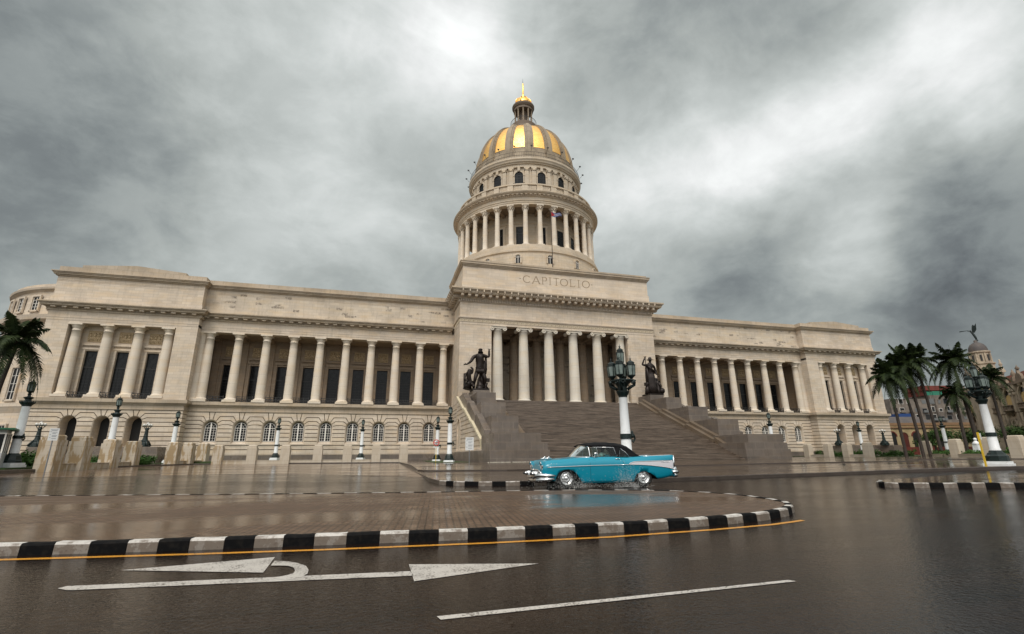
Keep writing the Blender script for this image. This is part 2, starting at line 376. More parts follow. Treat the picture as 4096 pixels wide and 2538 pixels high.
# ================================================================== THE CAPITOL
CAP = thing('domed_capitol', 'long cream limestone capitol with colonnaded wings, a central portico and a gold ribbed dome', 'building')
BAY = 4.6844; X0C = 64.866
def MX(s): return Matrix.Diagonal((s, 1, 1, 1))
def offpoly(pts, ds):
    # inset a polygon by a distance per edge
    n = len(pts); A = sum(pts[i][0]*pts[(i+1) % n][1]-pts[(i+1) % n][0]*pts[i][1] for i in range(n))
    sg = 1 if A > 0 else -1; L = []
    for i in range(n):
        a, b = pts[i], pts[(i+1) % n]; dx, dy = b[0]-a[0], b[1]-a[1]; l = sqrt(dx*dx+dy*dy) or 1e-6
        nx, ny = -dy/l*sg, dx/l*sg; L.append((nx, ny, nx*a[0]+ny*a[1]+ds[i]))
    out = []
    for i in range(n):
        a, b = L[i-1], L[i]; det = a[0]*b[1]-a[1]*b[0]
        if abs(det) < .02: out.append((pts[i][0]+b[0]*ds[i], pts[i][1]+b[1]*ds[i]))
        else: out.append(((a[2]*b[1]-a[1]*b[2])/det, (a[0]*b[2]-a[2]*b[0])/det))
    return out
JG = .06
def courses(mb, xc, R, S, w1, w2, yf, yb, ztop, zbot, sill):
    """rusticated courses round one arch; w1, w2 half widths left and right"""
    lv = [8.22, 7.52, 6.82, 6.12, 5.42, 4.72, 4.02, 3.32, 2.62]
    lv = [z + (S-6.43)*.55*(1 if z > 5.5 else 0) for z in lv]
    def arc(a): return (R*cos(radians(a)), S + R*sin(radians(a)))
    A = [90, 79, 52, 32, 12]
    ks = [(-arc(79)[0], arc(79)[1]), (0, S+R), arc(79), (.45, ztop), (-.45, ztop)]
    mb.prismY([(xc+x, z) for x, z in offpoly(ks, [0, 0, JG, 0, JG])], yf, yb)
    for sg, w in ((1, w2), (-1, w1)):
        P = []
        def c0(a, b): return [arc(a + (b-a)*k/3) for k in (3, 2, 1, 0)]
        P.append(([*c0(79, 52), (.45, ztop), (w, ztop), (w, lv[0]), (min(1.3, w-.1), lv[0])], [0, 0, 0, JG, 0, 0, JG, JG]))
        P.append(([*c0(52, 32), (min(1.3, w-.1), lv[0]), (w, lv[0]), (w, lv[1]), (min(1.65, w-.1), lv[1])], [0, 0, 0, JG, JG, 0, JG, JG]))
        P.append(([*c0(32, 12), (min(1.65, w-.1), lv[1]), (w, lv[1]), (w, lv[2]), (min(1.9, w-.05), lv[2])], [0, 0, 0, JG, JG, 0, JG, JG]))
        P.append(([(R, lv[3]), (R, S), arc(12), (min(1.9, w-.05), lv[2]), (w, lv[2]), (w, lv[3])], [0, 0, JG, JG, 0, JG]))
        for k in range(3, len(lv)):
            zt, zb = lv[k], (lv[k+1] if k+1 < len(lv) else zbot)
            if zt <= zbot: break
            if zt <= sill + .1: break
            zb2 = max(zb, zbot)
            P.append(([(R, zb2), (R, zt), (w, zt), (w, zb2)], [JG, 0, JG, 0][:0] or [0, JG, 0, JG]))
        for pts, ds in P:
            q = offpoly(pts, ds)
            mb.prismY([(xc+sg*x, z) for x, z in q], yf, yb)
    zz = [z for z in lv if z <= sill + .1] + [zbot]
    for zt, zb in zip(zz, zz[1:]):
        if zt - zb > .15: mb.box(xc-w1, xc+w2, yf, yb, zb+JG, zt-JG)
def strip(mb, x0, x1, yf, yb, ztop, zbot, dz=0):
    lv = [ztop + JG] + [z + (dz if z > 5.5 else 0) for z in [8.22, 7.52, 6.82, 6.12, 5.42, 4.72, 4.02, 3.32, 2.62]] + [zbot]
    for a, b in zip(lv, lv[1:]):
        if a - b > .1: mb.box(x0, x1, yf, yb, b+JG, a-JG)
def archwall(mb, xc, w1, w2, R, S, z0, z1, zb, y, m=0):
    mb.face([(xc-w1, y, z0), (xc-R, y, z0), (xc-R, y, z1), (xc-w1, y, z1)], m)
    mb.face([(xc+R, y, z0), (xc+w2, y, z0), (xc+w2, y, z1), (xc+R, y, z1)], m)
    if zb > z0: mb.face([(xc-R, y, z0), (xc+R, y, z0), (xc+R, y, zb), (xc-R, y, zb)], m)
    n = 12
    for i in range(n):
        a, b = pi*i/n, pi*(i+1)/n
        mb.face([(xc+R*cos(a), y, S+R*sin(a)), (xc+R*cos(b), y, S+R*sin(b)), (xc+R*cos(b), y, z1), (xc+R*cos(a), y, z1)], m)
def reveal(mb, xc, R, S, zb, y0, R2, zb2, y1, m=0):
    n = 12
    def ring(r, z0): return [(xc+r, z0)] + [(xc+r*cos(pi*i/n), S+r*sin(pi*i/n)) for i in range(n+1)] + [(xc-r, z0)]
    A, B = ring(R, zb), ring(R2, zb2)
    for i in range(len(A)):
        j = (i+1) % len(A)
        mb.face([(A[i][0], y0, A[i][1]), (A[j][0], y0, A[j][1]), (B[j][0], y1, B[j][1]), (B[i][0], y1, B[i][1])], m)
def archwin(parent, name='window'):
    """white arched casement, origin at centre of its foot, plane y=0"""
    f = MB(); w, S, H = .92, 2.42, 3.15; r = .92; t = .07
    S = 2.30
    pts = [(w, 0)] + [(w*cos(pi*i/12), S + w*sin(pi*i/12)) for i in range(13)] + [(-w, 0)]
    inn = [(w-t, .09)] + [((w-t)*cos(pi*i/12), S + (w-t)*sin(pi*i/12)) for i in range(13)] + [(-w+t, .09)]
    for i in range(len(pts)):
        j = (i+1) % len(pts)
        a, b, c, d = pts[i], pts[j], inn[j], inn[i]
        f.prismY([a, b, c, d], -.07, .03)
    f.box(-.1, .1, -.08, .03, .09, S+w-t)
    f.box(-w+t, -.1, -.075, .02, S-.06, S+.02); f.box(.1, w-t, -.075, .02, S-.06, S+.02)
    for sx in (-1, 1):
        f.box(sx*.49-.02, sx*.49+.02, -.06, .01, .09, S)
        for k in range(1, 5): f.box(min(sx*.1, sx*(w-t)), max(sx*.1, sx*(w-t)), -.06, .01, .09+k*.45-.018, .09+k*.45+.018)
        f.tube([(sx*(.1+.36*sin(pi/2*k/5)), -.04, S+.42-.0-.42*(1-cos(pi/2*k/5))) for k in range(6)], .022, 4)
        f.tube([(sx*.40, -.04, S+.33), (sx*.6, -.04, S+.55)], .02, 4)
    o = f.build(name, M['wframe'], parent)
    g = MB(); g.face([(x, .02, z) for x, z in [(w-.02, .02)] + [((w-.02)*cos(pi*i/12), S+(w-.02)*sin(pi*i/12)) for i in range(13)] + [(-w+.02, .02)]])
    g.build('glass', M['glass'], o)
    return o
def tallwin(parent, w, H):
    f = MB(); t = .07
    f.box(-w, -w+t, -.08, .02, 0, H); f.box(w-t, w, -.08, .02, 0, H); f.box(-w+t, w-t, -.08, .02, H-t, H); f.box(-w+t, w-t, -.08, .02, H*.64, H*.64+.16)
    zt = H*.64+.16; zc = (zt+H-t)/2; d = min((H-zt)/2, w)*.55
    for x in (-w*.33, w*.33): f.box(x-.015, x+.015, -.05, .01, 0, H*.64)
    for k in range(1, 9): f.box(-w+t, w-t, -.05, .01, H*.64*k/9-.015, H*.64*k/9+.015)
    oc = [(d*cos(pi/8+k*pi/4), -.03, zc+d*sin(pi/8+k*pi/4)) for k in range(9)]
    f.tube(oc, .022, 4)
    for k in range(4):
        a = k*pi/2
        f.tube([(d*cos(a), -.03, zc+d*sin(a)), ((w-t)*cos(a), -.03, zc+(H-t-zt)/2*sin(a))], .02, 4)
    for x in (-w*.72, w*.72): f.box(x-.014, x+.014, -.05, .01, zt, H-t)
    for z in (zt+.25, H-.32): f.box(-w+t, w-t, -.05, .01, z-.014, z+.014)
    o = f.build('window', M['rail'], parent)
    g = MB(); g.face([(-w+.01, .01, .01), (w-.01, .01, .01), (w-.01, .01, H-.01), (-w+.01, .01, H-.01)])
    g.build('glass', M['glass'], o)
    return o
def place(o, x, y, z, rz=0, parent=None):
    """copy a part with its sub-parts"""
    c = o.copy(); COL.objects.link(c); c.parent = parent or o.parent
    c.location = (x, y, z); c.rotation_euler = (0, 0, rz)
    for ch in o.children:
        d = ch.copy(); COL.objects.link(d); d.parent = c
    return c
class Proto:
    def __init__(s, make): s.make = make; s.o = None
    def at(s, x, y, z, rz=0):
        if s.o is None:
            s.o = s.make(); s.o.location = (x, y, z); s.o.rotation_euler = (0, 0, rz); return s.o
        return place(s.o, x, y, z, rz)
GWIN = Proto(lambda: archwin(CAP))
CWIN = Proto(lambda: tallwin(CAP, 1.05, 7.5))
PWIN = Proto(lambda: tallwin(CAP, .92, 7.55))
def mk_column(h, r0, r1, aw, ah, plinth, pw, mat='col', seg=28):
    c = MB(); z = 0
    c.box(-pw, pw, -pw, pw, 0, plinth)
    prof = [(pw*.97, plinth), (pw*.99, plinth+.12), (pw*.90, plinth+.26), (r0*1.04, plinth+.32), (r0, plinth+.42)]
    top = h - ah
    for k in range(1, 9):
        t = k/8; prof.append((r0 + (r1-r0)*(t**1.6), plinth+.42 + (top-.95-plinth-.42)*t))
    prof += [(r1*1.08, top-.93), (r1*1.08, top-.84), (r1, top-.80), (r1, top-.45), (r1*1.12, top-.40), (r1*1.12, top-.32), (r1*1.35, top-.12), (aw*.92, top)]
    c.lathe(prof, n=seg)
    c.box(-aw, aw, -aw, aw, top, h)
    return c.build('column', M[mat], CAP)
WCOL = Proto(lambda: mk_column(23.15-10.7, .78, .64, .98, .27, .38, 1.08))
PCOLM = Proto(lambda: mk_column(23.15-10.95, .80, .66, .98, .27, .38, 1.06))
def mk_rail(L):
    f = MB()
    for z in (.98, .62, .12): f.box(-L, L, -.04, .04, z-.045, z+.045)
    n = 3; w = 2*L/n
    for k in range(n+1):
        x = -L+k*w; f.box(x-.055, x+.055, -.05, .05, 0, 1.15 if k in (0, n) else 1.0)
    for k in range(n):
        a, b = -L+k*w, -L+(k+1)*w; m = (a+b)/2
        for q in (((a, .12), (b, .62)), ((a, .62), (b, .12)), ((m, .12), (m, .62)), ((a, .37), (b, .37))):
            f.tube([(q[0][0], 0, q[0][1]), (q[1][0], 0, q[1][1])], .04, 4)
        f.tube([(m-.14, 0, .8), (m, 0, .93), (m+.14, 0, .8), (m, 0, .67), (m-.14, 0, .8)], .018, 4)
    return f.build('railing', M['rail'], CAP)
WRAIL = Proto(lambda: mk_rail(1.26))
def mk_relief():
    """carved panel of figures in low relief"""
    f = MB(); w, h = 1.0, .95; rnd = random.Random(3)
    f.box(-w, w, 0, .06, -h, h)
    for a, b, c, d in ((-w, w, h-.06, h), (-w, w, -h, -h+.06), (-w, -w+.06, -h+.06, h-.06), (w-.06, w, -h+.06, h-.06)): f.box(a, b, -.05, 0, c, d)
    for cx in (-.62, -.05, .55):
        lean = rnd.uniform(-.2, .2)
        f.ball((cx+lean, -.08, .52), .17, 8)
        f.tube([(cx+lean, 0, .4), (cx+lean*.5, 0, .1), (cx, 0, -.15)], [.17, .23, .18], 7)
        f.tube([(cx, 0, -.15), (cx-.18, 0, -.5), (cx-.1, 0, -.85)], [.16, .13, .09], 6)
        f.tube([(cx, 0, -.15), (cx+.22, 0, -.42), (cx+.12, 0, -.85)], [.16, .13, .09], 6)
        f.tube([(cx+lean-.12, 0, .33), (cx-.3, 0, .12), (cx-.12, 0, .02)], [.10, .09, .07], 5)
        f.tube([(cx+lean+.12, 0, .33), (cx+.32, 0, .45), (cx+.42, 0, .75)], [.10, .09, .07], 5)
    return f.build('relief_panel', M['relief'], CAP)
M['relief'] = simple('carved_limestone', (.44, .33, .20), .8)
RELIEF = Proto(mk_relief)
M['relief_sh'] = M['relief']
def cornice(T, x0, x1, yw, z0, yback, ends=(0, 0), h=1.35, lo=25.15, m='ledge'):
    """bed, mutules, corona with returns; wall face at yw"""
    f = MB(T); k = MB(T)
    e0, e1 = ends
    f.box(x0-e0*.35, x1+e1*.35, yw-.16, yback, lo, lo+.18)
    f.box(x0-e0*.3, x1+e1*.3, yw-.10, yback, lo+.18, lo+.62)
    for a, b, p in ((lo+.62, lo+.72, .75), (lo+.72, lo+.98, .95), (lo+.98, lo+1.15, 1.1), (lo+1.15, lo+1.35, 1.28)):
        f.box(x0-e0*p, x1+e1*p, yw-p, yback, a, b)
    n = int(round((x1-x0)/1.561)); st = (x1-x0)/n
    for i in range(n):
        xc = x0+(i+.5)*st
        k.box(xc-.34, xc+.34, yw-.72, yw-.11, lo+.42, lo+.61)
        for j in range(5): k.box(xc+st/2-.36+j*.16, xc+st/2-.29+j*.16, yw-.30, yw-.11, lo+.34, lo+.58)
    f.build('cornice', M[m], CAP); k.build('mutule_row', M['lime'], CAP)
def entab(T, x0, x1, y, yb, ends=(0, 0)):
    f = MB(T); e0, e1 = ends
    f.box(x0, x1, y, yb, 23.15, 23.95); f.box(x0-.06*e0, x1+.06*e1, y-.07, yb, 23.95, 24.12); f.box(x0, x1, y, yb, 24.12, 25.15)
    f.box(x0, x1, y-.035, yb, 23.55, 23.95-.002)
    f.build('entablature', M['lime'], CAP)
def attic(T, x0, x1, y, yb, ends=(0, 0), gable=None):
    am = M['lime'] if gable else M['attic']
    e0, e1 = ends; f = MB(T)
    f.box(x0-.12*e0, x1+.12*e1, y-.12, yb, 26.5, 27.55); f.box(x0, x1, y, yb, 27.55, 31.25)
    for z in (30.35, 30.55): f.box(x0-.03*e0, x1+.03*e1, y-.035, yb, z, z+.06)
    f.build('attic_wall', am, CAP)
    c = MB(T)
    for a, b, p in ((31.2, 31.4, .25), (31.4, 31.62, .5), (31.62, 31.82, .62), (31.82, 31.98, .78)): c.box(x0-e0*p, x1+e1*p, y-p, yb, a, b)
    c.box(x0-.05*e0, x1+.05*e1, y-.05, yb, 31.98, 32.92)
    if gable:
        a, b, mid = gable
        c.prismY([(a, 32.922), (b, 32.922), (b, 33.35), (mid, 34.0), (a, 33.35)], y-.02, y+1.2)
    c.build('parapet', M['ledge'], CAP)
def band(T, x0, x1, y, yb, ends=(0, 0)):
    """ledge over the ground floor"""
    e0, e1 = ends; f = MB(T)
    for a, b, p in ((8.95, 9.03, .10), (9.03, 9.12, .16), (9.12, 9.80, .02), (9.80, 9.98, .18), (9.98, 10.14, .34), (10.14, 10.7, .52)):
        f.box(x0-e0*p, x1+e1*p, y-p, yb, a, b)
    f.build('ledge', M['ledge'], CAP)
for s in (-1, 1):
    T = MX(s)
    # ---- ground floor of the wing
    blk = MB(T); gr = MB(T); tr = MB(T)
    yf, yb = -.45, -.33
    for k in range(9):
        xc = X0C - BAY*(k+.5)
        courses(blk, xc, 1.26, 6.43, BAY/2, BAY/2, yf, yb, 8.93, 1.75, 3.35)
        archwall(gr, xc, BAY/2, BAY/2, 1.26, 6.43, 1.7, 9.0, 3.45, yb+.002)
        reveal(tr, xc, 1.26, 6.43, 3.42, yf, 1.13, 3.6, yf-.0+.12); reveal(tr, xc, 1.13, 6.43, 3.6, yf+.12, .98, 3.95, yf+.62)
        tr.box(xc-1.38, xc+1.38, yf-.12, yf-.002, 3.36, 3.60)
        GWIN.at(s*xc, yf+.56, 4.0)
    for a, b in ((20.75, X0C-9*BAY), (X0C, 66.4)):
        strip(blk, a, b, yf, yb, 8.93, 1.75); gr.face([(a, yb+.002, 1.7), (b, yb+.002, 1.7), (b, yb+.002, 9), (a, yb+.002, 9)])
    blk.build('wing_wall', M['lime'], CAP); gr.build('wall_joints', M['groove'], CAP); tr.build('window_surround', M['lime'], CAP)
    sc = MB(T); sc.box(20.7, 66.4, yf-.02, 0, .2, 1.68); sc.build('socle', M['dstone'], CAP)
    sc = MB(T); sc.box(20.7, 66.4, yf-.06, 0, 1.68, 1.76); sc.build('socle_moulding', M['lime'], CAP)
    band(T, 20.7, 66.4, yf, 5.6)
    # ---- colonnade
    for k in range(10): WCOL.at(s*(X0C-BAY*k), 0, 10.7)
    for k in range(9): WRAIL.at(s*(X0C-BAY*(k+.5)), -.35, 10.72)
    hs = MB(T)      # half column at each end
    for x in (66.1,):
        hs.lathe([(1.0, 11.08), (.8, 11.3), (.78, 11.5), (.65, 22.3), (.72, 22.4), (.9, 22.9)], x, 0, 20); hs.box(x-.98, x+.3, -.9, .9, 22.88, 23.15); hs.box(x-1.05, x+.3, -1, 1, 10.7, 11.08)
    hs.build('engaged_column', M['col'], CAP)
    iw = MB(T); Dp = 5.2
    for k in range(9):
        xc = X0C - BAY*(k+.5)
        iw.face([(xc-BAY/2, Dp, 10.7), (xc-1.05, Dp, 10.7), (xc-1.05, Dp, 23.1), (xc-BAY/2, Dp, 23.1)])
        iw.face([(xc+1.05, Dp, 10.7), (xc+BAY/2, Dp, 10.7), (xc+BAY/2, Dp, 23.1), (xc+1.05, Dp, 23.1)])
        iw.face([(xc-1.05, Dp, 18.25), (xc+1.05, Dp, 18.25), (xc+1.05, Dp, 23.1), (xc-1.05, Dp, 23.1)])
        for sx in (-1, 1):
            iw.face([(xc+sx*1.05, Dp, 10.7), (xc+sx*1.05, Dp+.6, 10.7), (xc+sx*1.05, Dp+.6, 18.25), (xc+sx*1.05, Dp, 18.25)])
            iw.box(xc+sx*1.2-.12, xc+sx*1.2+.12, Dp-.12, Dp-.002, 10.72, 18.55)
            iw.box(xc+sx*BAY/2-.55, xc+sx*BAY/2+.55, Dp-.25, Dp-.003, 10.72, 23.0) if sx > 0 else None
        iw.face([(xc-1.05, Dp, 18.25), (xc+1.05, Dp, 18.25), (xc+1.05, Dp+.6, 18.25), (xc-1.05, Dp+.6, 18.25)])
        iw.box(xc-1.6, xc+1.6, Dp-.2, Dp-.002, 18.56, 18.95); iw.box(xc-1.45, xc+1.45, Dp-.32, Dp-.001, 19.35, 19.6)
        for j in range(12): iw.box(xc-1.38+j*.24, xc-1.26+j*.24, Dp-.24, Dp-.002, 19.2, 19.34)
        CWIN.at(s*xc, Dp+.5, 10.72)
        o = RELIEF.at(s*xc, Dp-.07, 20.8)
    for a, b in ((20.75, X0C-9*BAY), (X0C, 66.4)): iw.face([(a, Dp, 10.7), (b, Dp, 10.7), (b, Dp, 23.1), (a, Dp, 23.1)])
    iw.face([(66.4, -.8, 10.7), (66.4, Dp, 10.7), (66.4, Dp, 23.1), (66.4, -.8, 23.1)])
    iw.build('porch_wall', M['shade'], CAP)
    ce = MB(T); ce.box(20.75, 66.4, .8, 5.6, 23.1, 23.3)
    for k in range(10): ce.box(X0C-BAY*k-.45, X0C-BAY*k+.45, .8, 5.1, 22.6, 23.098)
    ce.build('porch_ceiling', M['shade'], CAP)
    entab(T, 20.75, 66.4, -.8, .8)
    cornice(T, 22.7-1.561*1, 66.34, -.8, 0, 2.0)
    attic(T, 20.75, 66.4, -.65, 6)
    # ---- end pavilion
    px0, px1, yp = 66.35, 88.55, -2.4; pc = 77.6
    blk = MB(T); gr = MB(T); tr = MB(T); yf, yb = yp-.1, yp+.02
    S, Rr = 6.80, 1.22
    for k in (-1, 0, 1):
        xc = pc + k*4.5
        w1 = 2.25; w2 = 2.25
        courses(blk, xc, Rr, S, w1, w2, yf, yb, 8.93, 3.1, -9)
        archwall(gr, xc, w1, w2, Rr, S, 1.7, 9.0, 3.12, yb+.002)
        reveal(tr, xc, Rr, S, 3.12, yf, Rr-.12, 3.15, yf+.15); reveal(tr, xc, Rr-.12, S, 3.15, yf+.15, Rr-.15, 3.16, yf+2.2)
    for a, b in ((px0, pc-6.75), (pc+6.75, px1)):
        strip(blk, a, b, yf, yb, 8.93, 1.75, .2); gr.face([(a, yb+.002, 1.7), (b, yb+.002, 1.7), (b, yb+.002, 9), (a, yb+.002, 9)])
    # sides of the pavilion
    for xs, sg, y1 in ((px0, 1, -.45), (px1, -1, 26)):
        a = xs - sg*.0
        lv = [8.93+JG] + [z+(.2 if z > 5.5 else 0) for z in [8.22, 7.52, 6.82, 6.12, 5.42, 4.72, 4.02, 3.32, 2.62]] + [1.75]
        for zt, zb in zip(lv, lv[1:]): blk.box(min(xs, xs+sg*.1), max(xs, xs+sg*.1), yb, y1, zb+JG, zt-JG)
        gr.face([(xs+sg*.1, yb, 1.7), (xs+sg*.1, y1, 1.7), (xs+sg*.1, y1, 9), (xs+sg*.1, yb, 9)])
    blk.build('pavilion_base_wall', M['lime'], CAP); gr.build('wall_joints', M['groove'], CAP); tr.build('doorway_surround', M['lime'], CAP)
    dk = MB(T)
    for k in (-1, 0, 1): dk.box(pc+k*4.5-1.3, pc+k*4.5+1.3, yf+2.2, yf+2.4, 3.0, 8.1)
    dk.build('door', M['dark'], CAP)
    sc = MB(T); sc.box(px0, px1, yf-.06, 20, .2, 1.70); sc.box(pc-6.2, pc+6.2, yf-1.3, yf-.06, .2, 3.1)
    for i in range(12): sc.box(pc-2.4-4.5, pc+2.4-4.5+4.5, yf-1.3-(i+1)*.34, yf-1.3-i*.34, .2, 3.1-(i+1)*.215)
    for xx in (pc-9.2, pc+4.6): sc.box(xx-1.6, xx+1.6, yf-5.9, yf-.07, .2, 2.3); sc.box(xx-1.35, xx+1.35, yf-5.6, yf-.07, 2.3, 3.0)
    sc.build('entrance_steps', M['dstone'], CAP)
    band(T, px0, px1, yf, 26, (1, 1))
    # upper storey: two piers and a recess with four columns
    up = MB(T); zt = 23.15
    for a, b in ((px0, 69.72), (85.35, px1)):
        up.box(a, b, yp, 2.0, 10.7, zt); up.box(a-.07, b+.07, yp-.08, yp-.002, 10.7, 11.75)
    yr = -.55
    for k in (-1, 0, 1):
        xc = pc+k*4.5; a = xc-2.25 if k > -1 else 69.72; b = xc+2.25 if k < 1 else 85.35
        up.box(a, xc-.92, yr, 1, 10.7, zt); up.box(xc+.92, b, yr, 1, 10.7, zt); up.box(xc-.92, xc+.92, yr, 1, 18.85, zt)
        up.box(xc-1.3, xc-.93, yr-.1, yr-.002, 10.7, 19.05); up.box(xc+.93, xc+1.3, yr-.1, yr-.002, 10.7, 19.05); up.box(xc-1.42, xc+1.42, yr-.16, yr-.003, 19.05, 19.35)
        up.box(xc-1.5, xc+1.5, yr-.34, yr-.001, 19.75, 19.95)
        for j in range(12): up.box(xc-1.4+j*.245, xc-1.28+j*.245, yr-.26, yr-.002, 19.6, 19.748)
        PWIN.at(s*xc, yr+.45, 11.2); o = RELIEF.at(s*xc, yr-.07, 21.35)
        WRAIL.at(s*xc, yp+.25, 10.72)
    up.box(px1-.8, px1, 2.0, 26, 10.7, zt)
    up.build('pavilion_wall', M['lime'], CAP)
    for k in (-1.5, -.5, .5, 1.5): PCOLM.at(s*(pc+k*4.5+(.0)), yp+.85, 10.95)
    pl = MB(T)
    for k in (-1.5, -.5, .5, 1.5): pl.box(pc+k*4.5-1.2, pc+k*4.5+1.2, yp-.1, yp+2.0, 10.7, 10.95)
    pl.build('column_plinth', M['lime'], CAP)
    entab(T, px0, px1, yp, 26, (1, 1)); cornice(T, px0, px1, yp, 0, 26, (1, 1)); attic(T, px0+.05, px1-.05, yp+.05, 26, (1, 1), (69.7, 85.4, 77.5))
    # side mutules of the outer face
    k = MB(T)
    for i in range(16): k.box(px1+.11, px1+.72, yp+.5+i*1.56, yp+1.18+i*1.56, 25.57, 25.76)
    for i in range(1): k.box(px0-.72, px0-.11, yp+.5, yp+1.18, 25.57, 25.76)
    k.build('mutule_row', M['lime'], CAP)
    # curved end chamber behind the pavilion
    cx, cy, rr = 88.0, 27.0, 20.5
    f = MB(T)
    f.lathe([(rr, .3), (rr, 9.0), (rr+.35, 9.8), (rr+.5, 10.1), (rr+.5, 10.7), (rr, 10.7), (rr, 23.3), (rr+.12, 23.9), (rr, 24.0), (rr, 25.1), (rr+.9, 25.7), (rr+1.1, 26.5), (rr, 26.5), (rr-.2, 31.2), (rr+.4, 31.6), (rr+.5, 31.95), (rr-.1, 31.95), (rr-.1, 32.7), (rr-1.5, 32.7)], cx, cy, 72, -pi*.62, pi*.5, sm=False)
    f.build('end_chamber_wall', M['lime'], CAP)
    for i in (range(2, 7) if s < 0 else range(3, 5)):
        a = -pi*.60 + i*.19; 
        for (z0, z1, w) in ((27.6, 30.2, .75), (18.6, 20.9, .7), (11.3, 16.9, .85), (4.1, 6.9, .85)):
            r2 = rr+.02; fr = MB(T); gl = MB(T); sf = MB(T)
            def q(dx, dr, z): return (cx+(r2+dr)*cos(a)-dx*sin(a), cy+(r2+dr)*sin(a)+dx*cos(a), z)
            gl.face([q(-w, .05, z0), q(w, .05, z0), q(w, .05, z1), q(-w, .05, z1)])
            def bar(fr, u0, u1, v0, v1, dp):
                P = [q(u0, 0, v0), q(u1, 0, v0), q(u1, 0, v1), q(u0, 0, v1)]; Q = [q(u0, dp, v0), q(u1, dp, v0), q(u1, dp, v1), q(u0, dp, v1)]
                fr.face(Q)
                for j in range(4): fr.face([P[j], P[(j+1) % 4], Q[(j+1) % 4], Q[j]])
            for k_ in ((-w-.28, -w, z0-.3, z1+.3), (w, w+.28, z0-.3, z1+.3), (-w, w, z1, z1+.3), (-w-.3, w+.3, z0-.3, z0)): bar(sf, *k_, .3)
            for k_ in ((-.05, .05, z0, z1), (-w, -w+.08, z0, z1), (w-.08, w, z0, z1), (-w, w, z0, z0+.08), (-w, w, z1-.08, z1)): bar(fr, *k_, .1)
            for k_ in range(1, 4): bar(fr, -w, w, z0+(z1-z0)*k_/4-.03, z0+(z1-z0)*k_/4+.03, .09)
            w0 = fr.build('window', M['wframe'], CAP); gl.build('glass', M['glass'], w0); sf.build('surround', M['lime'], w0)
    # main body roof
    f = MB(T); f.box(0, 66.3, 5.9, 42, .3, 31.0); f.box(66.35, 87.5, 24, 50, .3, 31); f.build('rear_block', M['attic'], CAP)
# ================================================================== PORTICO
PS = 5.2647; PY = -7.263; YW = -8.1; PW = 20.75; OP = 14.55
f = MB()
for s in (-1, 1):
    a, b = sorted((s*OP, s*PW)); f.box(a, b, YW, -1.0 if True else 0, 10.6, 25.6)
f.box(-PW, PW, YW, 5, 27.05, 30.05)
for s in (-1, 1):
    a, b = sorted((s*PW, s*(PW-2.2))); f.box(a, b, -1.0, 5, 9, 27.05)
f.build('portico_wall', M['lime'], CAP)
for s in (-1, 1):
    f = MB()
    lv = [10.6-.0] + [9.6, 8.9, 8.22, 7.52, 6.82, 6.12, 5.42, 4.72, 4.02, 3.32, 2.62, 1.75]
    for zt, zb in zip(lv, lv[1:]):
        f.box(min(s*PW, s*(PW-.1)), max(s*PW, s*(PW-.1)), YW, -.45, zb+JG, zt-JG)
    f.build('portico_flank', M['lime'], CAP)
f = MB(); f.box(-PW+.12, PW-.12, YW+.3, 5, .3, 10.58); f.build('portico_base', M['dstone'], CAP)
# architrave with a key pattern
f = MB(); f.box(-PW-.02, PW+.02, YW-.04, -5.6, 25.6, 26.0); f.box(-PW-.05, PW+.05, YW-.06, -5.6, 26.0, 26.72)
f.box(-PW-.18, PW+.18, YW-.20, -5.6, 26.72, 26.86); f.box(-PW-.26, PW+.26, YW-.30, -5.6, 26.86, 27.05)
for s in (-1, 1):
    a, b = sorted((s*(PW+.05), s*(PW-2))); f.box(a, b, -5.6, -.8, 25.6, 26.86); a, b = sorted((s*(PW+.26), s*(PW-2))); f.box(a, b, -5.6, -.8, 26.86, 27.05)
f.build('architrave', M['lime'], CAP)
f = MB(); f.box(-PW-.058, PW+.058, YW-.064, YW-.0, 26.06, 26.66); f.build('frieze_ground', simple('dark_carving_ground', (.30, .23, .155), .85), CAP)
f = MB()
def meander(f, x, y, axis=0):
    def b(u0, u1, z0, z1):
        if axis == 0: f.box(x+u0, x+u1, y-.06, y-.005, z0, z1)
        else: f.box(*(sorted((x, x+axis*.05))), y+u0, y+u1, z0, z1)
    for q in ((0, .08, 26.1, 26.62), (.08, .52, 26.54, 26.62), (.44, .52, 26.26, 26.54), (.22, .44, 26.26, 26.34), (.22, .30, 26.34, 26.46), (.08, .80, 26.1, 26.18), (.60, .68, 26.26, 26.62), (.68, .86, 26.54, 26.62)): b(*q)
n = 47
for i in range(n): meander(f, -PW+.05+i*(2*PW/n), YW-.06)
for i in range(8): meander(f, PW+.05, YW+i*.88, 1); meander(f, -PW-.05, YW+i*.88, -1)
f.build('key_pattern_frieze', simple('pale_carving', (.66, .57, .43), .7), CAP)
# main cornice
f = MB(); k = MB()
def ringbox(f, p, z0, z1): f.box(-PW-p, PW+p, YW-p, 6, z0, z1)
ringbox(f, .12, 30.0, 30.18); ringbox(f, .3, 30.62, 30.85); ringbox(f, .38, 30.85, 31.45)
ringbox(f, 1.55, 31.45, 31.62); ringbox(f, 1.65, 31.62, 31.95); ringbox(f, 1.8, 31.95, 32.15); ringbox(f, 2.0, 32.15, 32.45)
f.build('main_cornice', M['ledge'], CAP)
n = 122; d = 2*PW/n
for i in range(n): k.box(-PW+i*d+.07, -PW+(i+1)*d-.07, YW-.27, YW-.002, 30.2, 30.6)
for s in (-1, 1):
    for i in range(23):
        a, b = sorted((s*PW, s*(PW+.27))); k.box(a, b, YW+.1+i*.34, YW+.1+i*.34+.2, 30.2, 30.6)
k.build('dentil_row', M['lime'], CAP)['kind'] = 'stuff'
k = MB(); n = 31; d = 2*(PW+.5)/n
